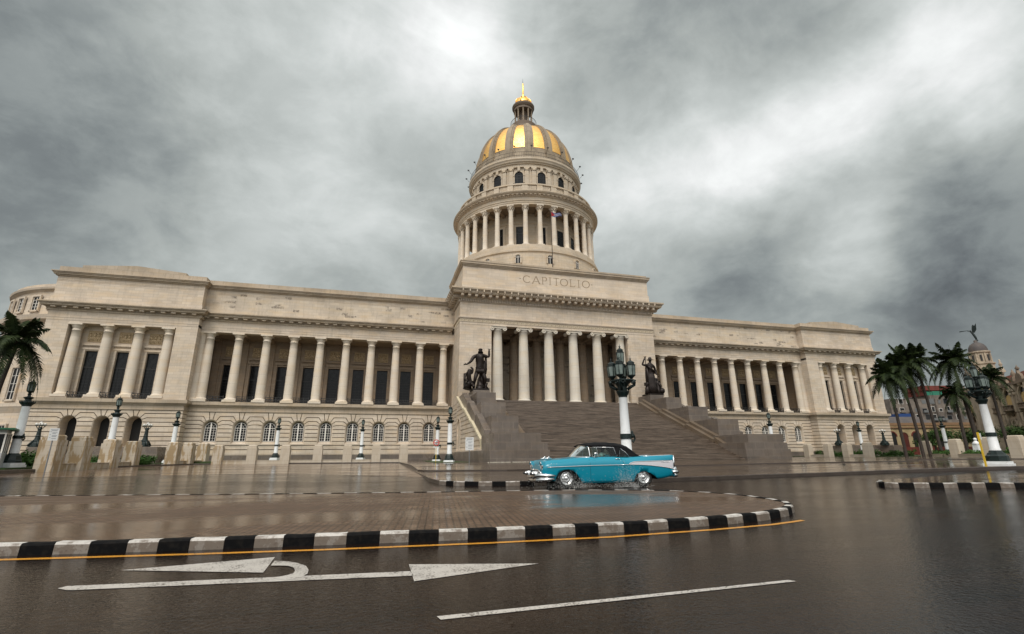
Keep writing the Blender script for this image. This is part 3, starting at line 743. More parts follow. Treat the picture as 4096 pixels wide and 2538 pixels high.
k.box(-.27, .27, -1.4, -.38, 30.98, 31.42); k.box(-.2, .2, -1.25, -.38, 30.88, 30.979); k.box(-.08, .08, -1.72, -1.3, 31.42, 31.7); k.box(-.11, .11, -1.98, -1.68, 31.70, 32.36)
mo = k.build('modillion', M['lime'], CAP); mo.location = (-PW-.5+.5*d, YW, 0)
for i in range(1, n): place(mo, -PW-.5+(i+.5)*d, YW, 0)
for s in (-1, 1):
    for i in range(10): place(mo, s*PW, YW+.2+i*1.37, 0, s*pi/2)
# attic with the carved name
f = MB(); ya = YW+.15; pa = 20.35
f.box(-pa-.15, pa+.15, ya-.18, 8, 32.45, 34.35); f.box(-pa-.1, pa+.1, ya-.1, 8, 34.35, 34.5); f.box(-pa, pa, ya, 8, 34.5, 37.55)
f.build('name_attic', stone('limestone_name_wall', LC1, LC2, 2.2, .62, .01, stain=.2), CAP)
f = MB()
for a, b, p in ((37.85, 38.1, .3), (38.1, 38.5, .5), (38.5, 38.62, .6), (38.62, 39.1, .0)): f.box(-pa-p, pa+p, ya-p, 8, a, b)
f.box(-pa, pa, ya, 8, 37.55, 37.85)
for i in range(150): f.box(-pa+i*.2713+.04, -pa+i*.2713+.2, ya-.2, ya-.002, 37.6, 37.83)
for s in (-1, 1):
    for i in range(40): a, b = sorted((s*pa, s*(pa+.2))); f.box(a, b, ya+i*.2713+.04, ya+i*.2713+.2, 37.6, 37.83)
f.build('attic_cornice', M['ledge'], CAP)
# letters: thin dark strokes with serifs, standing proud in place of cut grooves
M['letter'] = simple('letter_stroke', (.27, .20, .135), .9)
L = MB(); zb_, zt_ = 35.12, 36.72; yl = ya-.012
def st(p, q, w=.075): 
    d = Vector((q[0]-p[0], q[1]-p[1])); n = Vector((-d.y, d.x)).normalized()*w
    pts = [(p[0]+n.x, p[1]+n.y), (q[0]+n.x, q[1]+n.y), (q[0]-n.x, q[1]-n.y), (p[0]-n.x, p[1]-n.y)]
    L.prismY(pts, yl, ya-.001)
def serif(x, z, w=.28): st((x-w, z), (x+w, z), .035)
def ringL(xc, zc, rx, rz, a0, a1, w=.075):
    n = 28
    for i in range(n):
        t0, t1 = a0+(a1-a0)*i/n, a0+(a1-a0)*(i+1)/n; ww = w*(.75+.5*abs(cos((t0+t1)/2)))
        P = [((rx+ww)*cos(t0)+xc, (rz+ww)*sin(t0)+zc), ((rx+ww)*cos(t1)+xc, (rz+ww)*sin(t1)+zc), ((rx-ww)*cos(t1)+xc, (rz-ww)*sin(t1)+zc), ((rx-ww)*cos(t0)+xc, (rz-ww)*sin(t0)+zc)]
        L.prismY(P, yl, ya-.001)
H = zt_-zb_; zc = (zt_+zb_)/2
ringL(-7.15, zc, .78, .74, radians(38), radians(322))                       # C
st((-5.95, zb_), (-5.2, zt_)); st((-5.2, zt_), (-4.42, zb_), .1); st((-5.68, 35.62), (-4.75, 35.62), .05); serif(-5.98, zb_, .2); serif(-4.38, zb_, .26)   # A
st((-3.75, zb_), (-3.75, zt_)); serif(-3.75, zb_); st((-3.95, zt_-.03), (-3.3, zt_-.03), .05); ringL(-3.3, 36.27, .38, .41, -pi/2, pi/2); st((-3.75, 35.86), (-3.3, 35.86), .04)  # P
st((-2.15, zb_), (-2.15, zt_)); serif(-2.15, zb_); serif(-2.15, zt_)        # I
st((-.78, zb_), (-.78, zt_)); serif(-.78, zb_); st((-1.42, zt_-.04), (-.14, zt_-.04), .05)       # T
ringL(.93, zc, .80, .76, 0, 2*pi)                                            # O
st((2.42, zb_), (2.42, zt_)); serif(2.42, zt_); st((2.25, zb_+.03), (3.25, zb_+.03), .05); st((3.25, zb_+.03), (3.4, zb_+.35), .05)   # L
st((4.22, zb_), (4.22, zt_)); serif(4.22, zb_); serif(4.22, zt_)            # I
ringL(5.85, zc, .80, .76, 0, 2*pi)                                           # O
for x in (-8.6, 7.2): L.prismY([(x-.27, zc+.09), (x+.27, zc+.09), (x, zc-.12)], yl, ya-.001)
L.build('carved_letters', M['letter'], CAP)
# ionic columns
def mk_ionic(h, r0, r1, name='column'):
    c = MB(); top = h-.95
    c.lathe([(r0*1.28, 0), (r0*1.30, .12), (r0*1.18, .25), (r0*1.05, .33), (r0, .45)] + [(r0+(r1-r0)*((k/8)**1.6), .45+(top-.45)*k/8) for k in range(1, 9)] + [(r1*1.1, top+.05), (r1*1.12, top+.35)], n=28)
    w = r1*1.22
    for y in (-w*.9, w*.9):
        pts = [(-w*1.25, top+.68), (-w*1.0, top+.84), (w*1.0, top+.84), (w*1.25, top+.68), (w*.9, top+.50), (w*.4, top+.42), (-w*.4, top+.42), (-w*.9, top+.50)]
        c.prismY(pts, y-.06, y+.06)
    for sx in (-1, 1):
        T = Matrix.Translation((sx*w*1.22, 0, top+.42)) @ Matrix.Rotation(pi/2, 4, 'X')
        v = MB(T)
        v.lathe([(.42, -w*.98), (.43, -w*.8), (.30, -.1), (.30, .1), (.43, w*.8), (.42, w*.98)], n=20)
        for zz in (-w*.98, w*.98):
            sg = 1 if zz > 0 else -1
            v.lathe([(.42, zz), (.30, zz+sg*.01), (.30, zz-sg*.05), (.16, zz-sg*.05), (.16, zz+sg*.03), (.0, zz+sg*.05)], n=20)
        off = len(c.v); c.v += v.v; c.f += [[i+off for i in q] for q in v.f]; c.m += v.m; c.s += v.s
    c.box(-w*1.1, w*1.1, -w*1.1, w*1.1, top+.84, h)
    return c.build(name, M['pcol'], CAP)
M['pcol'] = stone('white_portico_column', (.62, .57, .49), (.58, .53, .455), 60, 2.3, .015, stain=.2)
M['pcol2'] = M['pcol']
ION = Proto(lambda: mk_ionic(25.6-11.2, 1.06, .84))
for j in range(6): ION.at((j-2.5)*PS, PY, 11.2)
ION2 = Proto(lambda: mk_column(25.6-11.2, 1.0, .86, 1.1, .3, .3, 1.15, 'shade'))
for x in (-13.0, -8.0, -2.85, 2.4, 7.6, 12.9): ION2.at(x, -.3, 11.2)
f = MB(); f.box(-OP-.5, OP+.5, -9.05, 8, 10.4, 11.2); f.build('portico_floor', M['steps'], CAP)
f = MB(); f.box(-18.5, 18.5, -6.4, 8, 25.6, 25.9)
for x in range(-2, 4): f.box((x-.5)*PS-.5, (x-.5)*PS+.5, -6.4, 8, 25.0, 25.6-.002)
f.box(-18.5, 18.5, -.8, .3, 24.9, 25.596)
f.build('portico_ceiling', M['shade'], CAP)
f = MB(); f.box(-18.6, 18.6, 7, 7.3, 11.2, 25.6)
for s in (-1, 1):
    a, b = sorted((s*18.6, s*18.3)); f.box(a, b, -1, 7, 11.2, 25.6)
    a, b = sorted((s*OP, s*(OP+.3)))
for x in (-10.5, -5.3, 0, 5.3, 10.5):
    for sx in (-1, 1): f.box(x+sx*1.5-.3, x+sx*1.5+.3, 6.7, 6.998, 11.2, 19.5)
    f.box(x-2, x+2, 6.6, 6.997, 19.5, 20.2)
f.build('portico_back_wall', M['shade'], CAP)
f = MB()
for x in (-10.5, -5.3, 0, 5.3, 10.5): f.box(x-1.2, x+1.2, 6.85, 6.99, 11.2, 19.48)
f.build('door', M['dark'], CAP)
# ================================================================== DOME
AY = 15.8
def pol(r, a): return (r*cos(a), AY + r*sin(a))
WA = [-pi/2 + k*pi/8 for k in range(16)]
f = MB()
f.lathe([(18.3, 30.5), (18.3, 44.8), (18.6, 45.0), (18.6, 45.45), (18.2, 45.5), (18.2, 46.4), (17.95, 46.45), (17.95, 46.9), (12.9, 46.9)], 0, AY, 96, sm=False)
f.build('drum_base', M['drum'], CAP)
f = MB(); f.box(-19.5, 19.5, 3, 36, 30, 36); f.build('dome_podium', M['attic'], CAP)
f = MB(); f.lathe([(13.1, 46.9), (13.1, 54.2), (13.3, 54.4), (13.3, 55.0), (13.1, 55.1), (13.1, 57.2)], 0, AY, 96, sm=False)
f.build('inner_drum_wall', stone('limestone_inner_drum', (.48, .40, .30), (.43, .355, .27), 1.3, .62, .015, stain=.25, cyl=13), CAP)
f = MB(); f.lathe([(13.1, 57.0), (16.49, 57.0)], 0, AY, 96, sm=False)
for k in range(32):
    a = -pi/2 + pi/32 + k*pi/16
    p = [pol(13.1, a-.03), pol(16.4, a-.022), pol(16.4, a+.022), pol(13.1, a+.03)]; f.prismZ(p, 56.4, 56.99)
f.build('colonnade_ceiling', M['shade'], CAP)
def mk_cor():
    c = MB(); h = 10.1; r0, r1 = .60, .50
    c.box(-.8, .8, -.8, .8, 0, .16)
    c.lathe([(.80, .16), (.80, .28), (.70, .38), (r0, .46)] + [(r0+(r1-r0)*((k/6)**1.6), .46+(h-1.75-.46)*k/6) for k in range(1, 7)] + [(r1*1.12, h-1.28), (r1*1.12, h-1.2), (r1, h-1.18), (r1*1.15, h-.6), (r1*1.45, h-.18)], n=18)
    for row, (z, rr, n0) in enumerate(((h-1.05, r1*1.12, 8), (h-.68, r1*1.3, 8))):
        for k in range(n0):
            a = 2*pi*(k+.5*row)/n0; c.tube([(rr*cos(a)*.92, rr*sin(a)*.92, z-.2), (rr*cos(a)*1.12, rr*sin(a)*1.12, z+.14), (rr*cos(a)*1.38, rr*sin(a)*1.38, z+.05)], [.13, .13, .05], 5)
    for sx in (-1, 1):
        for sy in (-1, 1): c.ball((sx*.68, sy*.68, h-.28), .15, 6)
    c.box(-.80, .80, -.80, .80, h-.18, h)
    return c.build('column', M['col'], CAP)
COR = Proto(mk_cor)
for k in range(32):
    a = -pi/2 + pi/32 + k*pi/16
    if sin(a) > .45: continue
    x, y = pol(17.1, a); COR.at(x, y, 46.9, a)
f = MB()
f.lathe([(16.5, 57.0), (17.85, 57.0), (17.85, 57.45), (17.95, 57.45), (17.95, 57.85), (18.1, 57.9), (18.0, 58.0), (18.0, 58.75), (18.2, 58.78), (18.2, 58.9)], 0, AY, 128, sm=False)
f.build('drum_entablature', M['drum'], CAP)
f = MB(); f.lathe([(18.2, 58.9), (18.25, 58.9), (18.3, 59.2), (18.75, 59.25), (18.75, 59.42), (18.95, 59.5), (19.1, 59.75), (19.1, 59.9), (17.4, 59.95), (17.4, 60.4)], 0, AY, 128, sm=False); f.build('drum_cornice', M['ledge'], CAP)
f = MB()
for k in range(230):
    a = 2*pi*k/230
    if sin(a) > .5: continue
    f.prismZ([pol(18.2, a-.008), pol(18.42, a-.008), pol(18.42, a+.008), pol(18.2, a+.008)], 58.93, 59.12)
for k in range(112):
    a = 2*pi*k/112
    if sin(a) > .5: continue
    f.prismZ([pol(18.25, a-.013), pol(18.72, a-.013), pol(18.72, a+.013), pol(18.25, a+.013)], 59.12, 59.248)
f.build('dentil_row', M['lime'], CAP)['kind'] = 'stuff'
# balustrade
f = MB(); f.lathe([(17.75, 59.9), (17.75, 60.75), (17.25, 60.75), (17.25, 60.6)], 0, AY, 128, sm=False); f.lathe([(17.2, 62.1), (17.8, 62.1), (17.8, 62.45), (17.2, 62.45), (17.2, 62.1)], 0, AY, 128, sm=False)
for k in range(32):
    a = -pi/2 + pi/32 + k*pi/16; f.prismZ([pol(17.25, a-.038), pol(17.72, a-.038), pol(17.72, a+.038), pol(17.25, a+.038)], 60.6, 62.15)
f.build('balustrade', M['drum'], CAP)
f = MB(); bal = None; nb = 0
for k in range(32):
    for j in range(7):
        a = -pi/2 + pi/32 + k*pi/16 + .05 + (j+.5)*(pi/16-.10)/7
        if sin(a) > .45: continue
        x, y = pol(17.5, a)
        if sin(a) < -.20 and nb < 98:
            nb += 1
            if bal is None:
                g = MB(); g.lathe([(.09, 60.75), (.05, 60.85), (.11, 61.2), (.05, 61.75), (.09, 62.1)], 0, 0, 8); bal = g.build('baluster', M['drum'], CAP); bal.location = (x, y, 0)
            else: place(bal, x, y, 0)
        else: f.lathe([(.09, 60.75), (.05, 60.85), (.11, 61.2), (.05, 61.75), (.09, 62.1)], x, y, 6)
f.build('baluster', M['drum'], CAP)['kind'] = 'stuff'
# upper drum
f = MB(); f.lathe([(14.0, 60.0), (14.0, 64.3), (14.15, 64.4), (14.15, 64.6), (14.0, 64.65), (14.0, 69.0)], 0, AY, 128, sm=False); f.build('upper_drum_wall', M['drum'], CAP)
f = MB(); f.lathe([(14.0, 69.0), (14.45, 69.0), (14.45, 69.2), (14.3, 69.25), (14.3, 69.85), (14.6, 69.9), (14.6, 70.1), (14.9, 70.3), (15.0, 70.6), (15.2, 70.9), (15.2, 71.35), (14.6, 71.4), (14.6, 72.0), (13.4, 72.0)], 0, AY, 128, sm=False)
f.build('upper_entablature', M['drum'], CAP)
for k in range(16):
    for d in (-.062, .062):
        a = WA[k] + pi/16 + d; f = MB()
        f.prismZ([pol(14.02, a-.034), pol(14.32, a-.034), pol(14.32, a+.034), pol(14.02, a+.034)], 62.5, 68.2)
        f.prismZ([pol(14.02, a-.046), pol(14.48, a-.046), pol(14.48, a+.046), pol(14.02, a+.046)], 68.2, 69.0)
        for j in (-1, 1): x, y = pol(14.5, a+j*.035); f.ball((x, y, 68.55), .2, 6)
        if sin(a) < .45: f.build('pilaster', M['drum'], CAP)
    a = WA[k]; f = MB(); f.prismZ([pol(14.02, a-.022), pol(14.5, a-.022), pol(14.5, a+.022), pol(14.02, a+.022)], 68.0, 69.0)
    if sin(a) < .45: f.build('keystone', M['drum'], CAP)
def mk_dwin(w, S, bars, mat, nm='window'):
    """arched window with stone surround; origin at foot centre, facing -y"""
    g = MB(); t = .32
    def ringp(r, z0): return [(r, z0)] + [(r*cos(pi*i/10), S+r*sin(pi*i/10)) for i in range(11)] + [(-r, z0)]
    A, B = ringp(w+t, 0), ringp(w, 0)
    for i in range(len(A)-1): g.prismY([A[i], A[i+1], B[i+1], B[i]], -.28, .1)
    for sx in (-1, 1): g.box(min(sx*(w-.02), sx*(w+t+.1)), max(sx*(w-.02), sx*(w+t+.1)), -.36, -.281, S-.18, S)
    fr = len(g.f)
    for i in range(len(B)-1):
        C = ringp(w-.07, 0); g.prismY([B[i], B[i+1], C[i+1], C[i]], -.08, .02, 1)
    if bars:
        g.box(-w, w, -.07, 0, S-.04, S+.03, 1)
        for x in (-w*.45, w*.45): g.box(x-.03, x+.03, -.07, 0, 0, S, 1)
        for z in (S*.3, S*.65): g.box(-w, w, -.06, 0, z-.025, z+.025, 1)
        g.tube([(w*.45*cos(pi*i/8), -.04, S+w*.5*sin(pi*i/8)) for i in range(9)], .03, 4, 1)
    else:
        g.box(-.05, .05, -.07, 0, 0, S+w, 1); g.box(-w, w, -.07, 0, S-.05, S+.05, 1)
    o = g.build(nm, [M['drum'], M[mat]], CAP)
    q = MB(); q.face([(x*.99, -.01, z) for x, z in B]); q.build('glass', M['glass'], o)
    return o
UW = Proto(lambda: mk_dwin(1.05, 2.05, True, 'rail')); LW = Proto(lambda: mk_dwin(.55, 1.45, False, 'wframe'))
IW = Proto(lambda: tallwin(CAP, .95, 4.9))
sur = MB()
for k in range(16):
    a = WA[k]
    if sin(a) > .01: continue
    x, y = pol(14.02, a); UW.at(x, y, 64.75, a+pi/2)
    x, y = pol(18.31, a); LW.at(x, y, 42.2, a+pi/2)
    x, y = pol(13.19, a); IW.at(x, y+.0, 48.6, a+pi/2)
    for (d0, d1, z0, z1) in ((-.105, -.072, 46.9, 54.0), (.072, .105, 46.9, 54.0), (-.12, .12, 53.6, 54.1)):
        sur.prismZ([pol(13.1, a+d0), pol(13.28, a+d0), pol(13.28, a+d1), pol(13.1, a+d1)], z0, z1)
sur.build('window_surround', M['drum'], CAP)
# iron railing round the dome foot
f = MB()
for z in (72.0, 72.95): f.lathe([(14.85, z), (14.9, z), (14.9, z+.06), (14.85, z+.06), (14.85, z)], 0, AY, 96)
for k in range(220):
    a = 2*pi*k/220
    if sin(a) > .6: continue
    x, y = pol(14.87, a); f.box(x-.02, x+.02, y-.02, y+.02, 71.4, 73.0)
f.build('dome_railing', M['rail'], CAP)
f = MB(); rnd = random.Random(5)
for k in range(24):
    a = 2*pi*(k+.3)/24
    if sin(a) > .6: continue
    f = MB(); x, y = pol(14.9, a); x2, y2 = pol(15.9, a); f.tube([(x, y, 72.8), (x2, y2, 73.9)], .045, 4); f.box(x2-.22, x2+.22, y2-.1, y2+.1, 73.8, 74.1); f.build('floodlight', M['rail'], CAP)
# the dome itself: stone shell, gilded panels, stepped ribs
def dprof(t): return (13.1*max(0, cos(t))**.80, 74.2 + 13.9*sin(t))
f = MB(); f.lathe([(13.7, 71.4), (13.7, 73.4), (13.45, 73.5), (13.45, 74.0), (13.05, 74.2)] + [dprof(t*1.40/24) for t in range(1, 25)], 0, AY, 128)
f.build('dome_shell', M['dome'], CAP)
T1_, T2_ = .10, 1.20
for k in range(16):
    a = WA[k]
    if sin(a) > .75: continue
    g = MB(); n = 18; rows = []
    for i in range(n+1):
        t = T1_+(T2_-T1_)*i/n; r, z = dprof(t); hw = .112*(1 - .0*t) - .018*(t/T2_)
        row = []
        for j in range(5):
            b = a - hw + 2*hw*j/4; row.append(g.av((*pol((r+.07), b), z+.03)))
        rows.append(row)
    for A, B in zip(rows, rows[1:]):
        for j in range(4): g.idx([A[j], A[j+1], B[j+1], B[j]], 0, True)
    g.build('gold_panel', M['gold'], CAP)
for k in range(16):
    a = WA[k] + pi/16
    if sin(a) > .8: continue
    g = MB()
    for hw, hgt in ((.078, .22), (.055, .38), (.03, .55)):
        n = 22; rows = []
        for i in range(n+1):
            t = -.0+1.38*i/n; r, z = dprof(t); w = hw*(1+.55*t/1.36) if t > 0 else hw
            nx, nz = cos(t)/13.05, sin(t)/13.9; l = sqrt(nx*nx+nz*nz); nx /= l; nz /= l
            rows.append([g.av((*pol(r-.05, a-w), z)), g.av((*pol(r+hgt*nx, a-w), z+hgt*nz)), g.av((*pol(r+hgt*nx, a+w), z+hgt*nz)), g.av((*pol(r-.05, a+w), z))])
        for A, B in zip(rows, rows[1:]):
            for j in range(3): g.idx([A[j], A[j+1], B[j+1], B[j]])
    g.prismZ([pol(13.0, a-.09), pol(14.1, a-.09), pol(14.1, a+.09), pol(13.0, a+.09)], 71.5, 74.25)
    g.build('dome_rib', M['dome'], CAP)
# lantern
f = MB(); f.lathe([(4.6, 87.2), (3.95, 88.6), (3.75, 89.9), (3.75, 90.95), (3.4, 91.0), (2.0, 91.05)], 0, AY, 48, sm=False)
f.lathe([(1.1, 91.0), (1.1, 96.2)], 0, AY, 24); f.lathe([(1.0, 96.2), (2.75, 96.2), (2.75, 96.9), (2.95, 97.0), (3.2, 97.5), (3.2, 97.9), (2.5, 98.0), (2.5, 98.6)], 0, AY, 48, sm=False)
f.build('lantern_drum', M['lant'] if 'lant' in M else simple('lantern_stone', (.14, .10, .07), .7), CAP)
lcm = simple('lantern_column_stone', (.20, .15, .10), .7)
for k in range(10):
    a = -pi/2 + (k)*2*pi/10 + radians(-17.6)
    f = MB(); x, y = pol(2.4, a); f.lathe([(.34, 91.0), (.34, 92.1), (.26, 92.2), (.23, 95.8), (.34, 96.2)], x, y, 10); f.build('lantern_column', lcm, CAP)
f = MB(); f.lathe([(3.62, 92.25), (3.68, 92.25), (3.68, 92.38), (3.62, 92.38), (3.62, 92.25)], 0, AY, 48)
for k in range(48): x, y = pol(3.65, 2*pi*k/48); f.box(x-.02, x+.02, y-.02, y+.02, 91.1, 92.3)
f.build('lantern_railing', M['rail'], CAP)
g = MB()
g.lathe([(2.5, 98.5), (2.42, 99.0), (2.2, 99.7), (1.75, 100.4), (1.1, 100.95), (.5, 101.2), (.3, 101.6), (.42, 102.0), (.2, 102.3), (.24, 102.6), (.20, 106.3), (.1, 106.5)], 0, AY, 24)
for k in range(8):
    a = k*pi/4+.2; g.tube([(*pol(2.52, a), 98.6), (*pol(2.3, a), 99.8), (*pol(1.8, a), 100.5), (*pol(1.15, a), 101.05), (*pol(.5, a), 101.3)], .13, 6)
g.build('gold_cupola', M['gold2'] if 'gold2' in M else simple('polished_gold', (1.0, .55, .14), .3, 1.0), CAP)
g = MB(); g.tube([(0, AY, 106.4), (0, AY, 108.2)], [.07, .02], 6); g.build('spire_tip', M['iron'], CAP)
# ================================================================== GROUND, KERBS, MARKINGS
def grid(name, xs, ys, zf, mat):
    f = MB(); ids = [[f.av((x, y, zf(x, y))) for x in xs] for y in ys]
    for a, b in zip(ids, ids[1:]):
        for i in range(len(xs)-1): f.idx([a[i], a[i+1], b[i+1], b[i]], 0, True)
    return f.build(name, mat, weld=False)
def frange(a, b, st):
    o = []; x = a
    while x < b: o.append(x); x += st
    return o + [b]
xs = [-700, -300, -150] + frange(-100, 100, 3) + [150, 300, 800]; ys = [-200, -130] + frange(-100, 20, 3) + [60, 150, 400, 1200]
tag(grid('road', xs, ys, G, M['road']), kind='structure')
def resample(P, st):
    o = []
    for a, b in zip(P, P[1:]):
        d = Vector(b) - Vector(a); n = max(1, int(d.length/st))
        for k in range(n): o.append(tuple(Vector(a) + d*k/n))
    o.append(tuple(P[-1])); return o
def clip_poly(poly, st=6):
    """triangulated polygon with interior grid: top surface that can follow the terrain"""
    bm = bmesh.new(); vs = [bm.verts.new((p[0], p[1], 0)) for p in poly]; bm.faces.new(vs)
    x0, x1 = min(p[0] for p in poly), max(p[0] for p in poly); y0, y1 = min(p[1] for p in poly), max(p[1] for p in poly)
    for ax, a, b in ((0, x0, x1), (1, y0, y1)):
        x = a+st
        while x < b:
            co = [0, 0, 0]; no = [0, 0, 0]; co[ax] = x; no[ax] = 1
            bmesh.ops.bisect_plane(bm, geom=bm.verts[:]+bm.edges[:]+bm.faces[:], plane_co=co, plane_no=no, dist=1e-4); x += st
    return bm
def slab(name, poly, zf, mat, kerb, base=-.3, st=6):
    bm = clip_poly(poly, st)
    for v in bm.verts: v.co.z = zf(v.co.x, v.co.y)
    be = [e for e in bm.edges if len(e.link_faces) == 1]
    me = bpy.data.meshes.new(name); me.materials.append(mat); me.materials.append(kerb)
    r = bmesh.ops.extrude_edge_only(bm, edges=be)
    for v in [g for g in r['geom'] if isinstance(g, bmesh.types.BMVert)]: v.co.z += base
    for fc in [g for g in r['geom'] if isinstance(g, bmesh.types.BMFace)]: fc.material_index = 1
    bmesh.ops.recalc_face_normals(bm, faces=bm.faces)
    bm.to_mesh(me); bm.free()
    o = bpy.data.objects.new(name, me); COL.objects.link(o); return o
def kerbstones(line, zf, w, h, seg, name, label, cat='kerb', start=0, black=True, rmat=None, zoff=0):
    """line of painted kerbstones; returns one object (paint alternates along it)"""
    P = resample(line, .05); acc = 0; f = MB(); i = 0; L = [0]
    for a, b in zip(P, P[1:]): L.append(L[-1] + (Vector(b)-Vector(a)).length)
    def at(t):
        t = min(max(t, 0), L[-1]-1e-6)
        k = 0
        lo, hi = 0, len(L)-1
        while hi-lo > 1:
            m = (lo+hi)//2
            if L[m] <= t: lo = m
            else: hi = m
        u = (t-L[lo])/max(1e-9, L[hi]-L[lo]); p = Vector(P[lo]).lerp(Vector(P[hi]), u); d = (Vector(P[hi])-Vector(P[lo])).normalized()
        return p, Vector((-d.y, d.x))
    t = 0; k = start; rnd = random.Random(11)
    while t < L[-1]:
        sl = seg*rnd.uniform(.9, 1.1); e = min(L[-1], t+sl); ns = max(1, int((e-t)/.15)); rows = []
        for q in range(ns+1):
            u = t + .004 + (e-t-.008)*q/ns; p, nn = at(u); z = zf(p.x, p.y) + zoff; j = rnd.uniform(-.004, .004)
            p = p-nn*.035; rows.append([f.av((p.x, p.y, z-.15)), f.av((p.x+nn.x*.012, p.y+nn.y*.012, z+h-.03+j)), f.av((p.x+nn.x*.035, p.y+nn.y*.035, z+h+j)), f.av((p.x+nn.x*w, p.y+nn.y*w, z+h+j)), f.av((p.x+nn.x*w, p.y+nn.y*w, z-.15))])
        m = (k % 2) if black else 0
        for a, b in zip(rows, rows[1:]):
            for j in range(4): f.idx([a[j], b[j], b[j+1], a[j+1]], m)
        f.idx(rows[0], m); f.idx(rows[-1][::-1], m)
        t = e; k += 1
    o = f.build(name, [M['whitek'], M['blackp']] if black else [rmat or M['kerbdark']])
    return tag(o, label, cat)
# the near island with its striped kerb
IS = [(-52, -86.6), (-46, -87.1), (-41, -87.55), (-38.9, -87.8), (-37.1, -88.05), (-35.3, -88.2), (-33.6, -88.35), (-32, -88.42), (-30.3, -88.42), (-28.4, -88.2), (-27.3, -87.95), (-26.3, -87.5), (-25.6, -86.95), (-25.1, -86.3), (-24.8, -85.4), (-24.65, -84.5), (-24.7, -83.6), (-24.95, -82.8), (-25.4, -82.1), (-26.4, -81.3), (-28, -80.6), (-29.7, -80.2), (-32.7, -79.8), (-38.4, -78.5), (-45.4, -76.6), (-55, -74)]
KH = .15
tag(slab('paved_island', IS, lambda x, y: G(x, y)+KH-.012, M['pave'], M['kerbdark'], st=8), kind='structure')
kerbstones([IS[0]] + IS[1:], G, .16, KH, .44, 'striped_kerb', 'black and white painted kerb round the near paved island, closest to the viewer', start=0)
# raised pavement behind the car, dark kerb, striped at its left part and far right
A1 = [(-31.7, -63.0), (-31.95, -70), (-31.75, -72.8), (-31.2, -74.0), (-30.1, -74.75), (-28.1, -75.15), (-24.5, -75.02)]
A2 = [(-24.5, -75.02), (-20.2, -74.45), (-18.5, -74.15), (-12.4, -73.0), (-8, -72.85), (-4.9, -72.95), (-2.9, -73.4), (1.2, -74.4), (3.6, -75.3)]
A3 = [(3.6, -75.3), (6, -76.2), (9, -77.2), (16, -79.2)]
H1 = lambda x, y: G(x, y) + .18*(1 - .7*ss(-71, -60, y))
T1P = A1[:] + A2[1:] + A3[1:] + [(40, -70), (60, -50), (60, -35), (-31.4, -35)]
tag(slab('pavement', T1P, lambda x, y: H1(x, y)-.01, M['slab'], M['kerbdark'], st=4), kind='structure')
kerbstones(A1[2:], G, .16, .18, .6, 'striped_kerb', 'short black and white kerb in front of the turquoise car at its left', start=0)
kerbstones(A2, G, .16, .18, 1.0, 'dark_kerb', 'long wet unpainted kerb running behind the car to the right lamp', black=False)
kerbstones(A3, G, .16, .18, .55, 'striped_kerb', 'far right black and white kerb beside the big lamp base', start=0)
T2P = [(-31.2, -22), (-31.3, -50), (-31.4, -56.3), (-31.0, -57.4), (-29.6, -57.9), (-26.8, -58.2), (-24.9, -58.9), (-16, -57), (-8, -55.3), (-3, -56.8), (1, -58.5), (6, -60.2), (10.5, -60.6), (14.5, -59.9), (18.2, -58.3), (19.5, -56.5), (24, -52), (36, -57), (60, -50), (95, -20), (110, 10), (95, 14), (90, -1), (-31, -1)]
tag(slab('plaza_pavement', T2P, T2, M['slab'], M['kerbdark'], base=-.35, st=5), kind='structure')
RI = [(-13.55, -79.7), (-14.6, -80.2), (-15.5, -80.8), (-15.95, -81.35), (-15.9, -81.8), (-15.3, -82.2), (-14.6, -82.5), (-13.6, -82.85), (-12.5, -83.3), (-9, -85.0), (-4, -88)]
tag(slab('paved_island', RI + [(0, -84), (-6, -78)], lambda x, y: G(x, y)+.165, M['slab'], M['kerbdark'], st=5), kind='structure')
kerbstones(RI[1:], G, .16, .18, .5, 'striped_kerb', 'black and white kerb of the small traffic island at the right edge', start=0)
LK = [(-60, -75), (-61.5, -60), (-62.4, -52), (-62.7, -46), (-63.4, -38), (-63.3, -31), (-62.6, -25), (-61.2, -20.5), (-59.0, -17.2), (-55, -15.6), (-48, -16.6), (-40, -18.7), (-35.8, -19.7), (-31.3, -21)]
LPf = lambda x, y: max(G(x, y)+.13, .46 if x < -55 else .40)
tag(slab('plaza_pavement', LK + [(-31.3, -1), (-140, -1), (-140, -75)], LPf, M['slab'], M['kerbdark'], st=6), kind='structure')
kerbstones(LK, lambda x, y: LPf(x, y)-.17, .18, .174, 1.0, 'dark_kerb', 'dark wet kerb curving along the pillars at the left', black=False)
FC = [(-62.2, -53), (-57, -56), (-52, -57), (-45, -55.5), (-38, -59.2), (-34, -63), (-31.75, -65.5), (-31.45, -45), (-31.45, -21.3), (-35.8, -19.95), (-40, -18.95), (-48, -16.85), (-55, -15.85), (-58.9, -17.5), (-61.0, -20.7), (-62.4, -25), (-63.1, -31), (-63.2, -38), (-62.5, -46)]
tag(slab('paved_forecourt', FC, lambda x, y: G(x, y)+.006, M['fore'], M['kerbdark'], base=-.03, st=6), kind='structure')
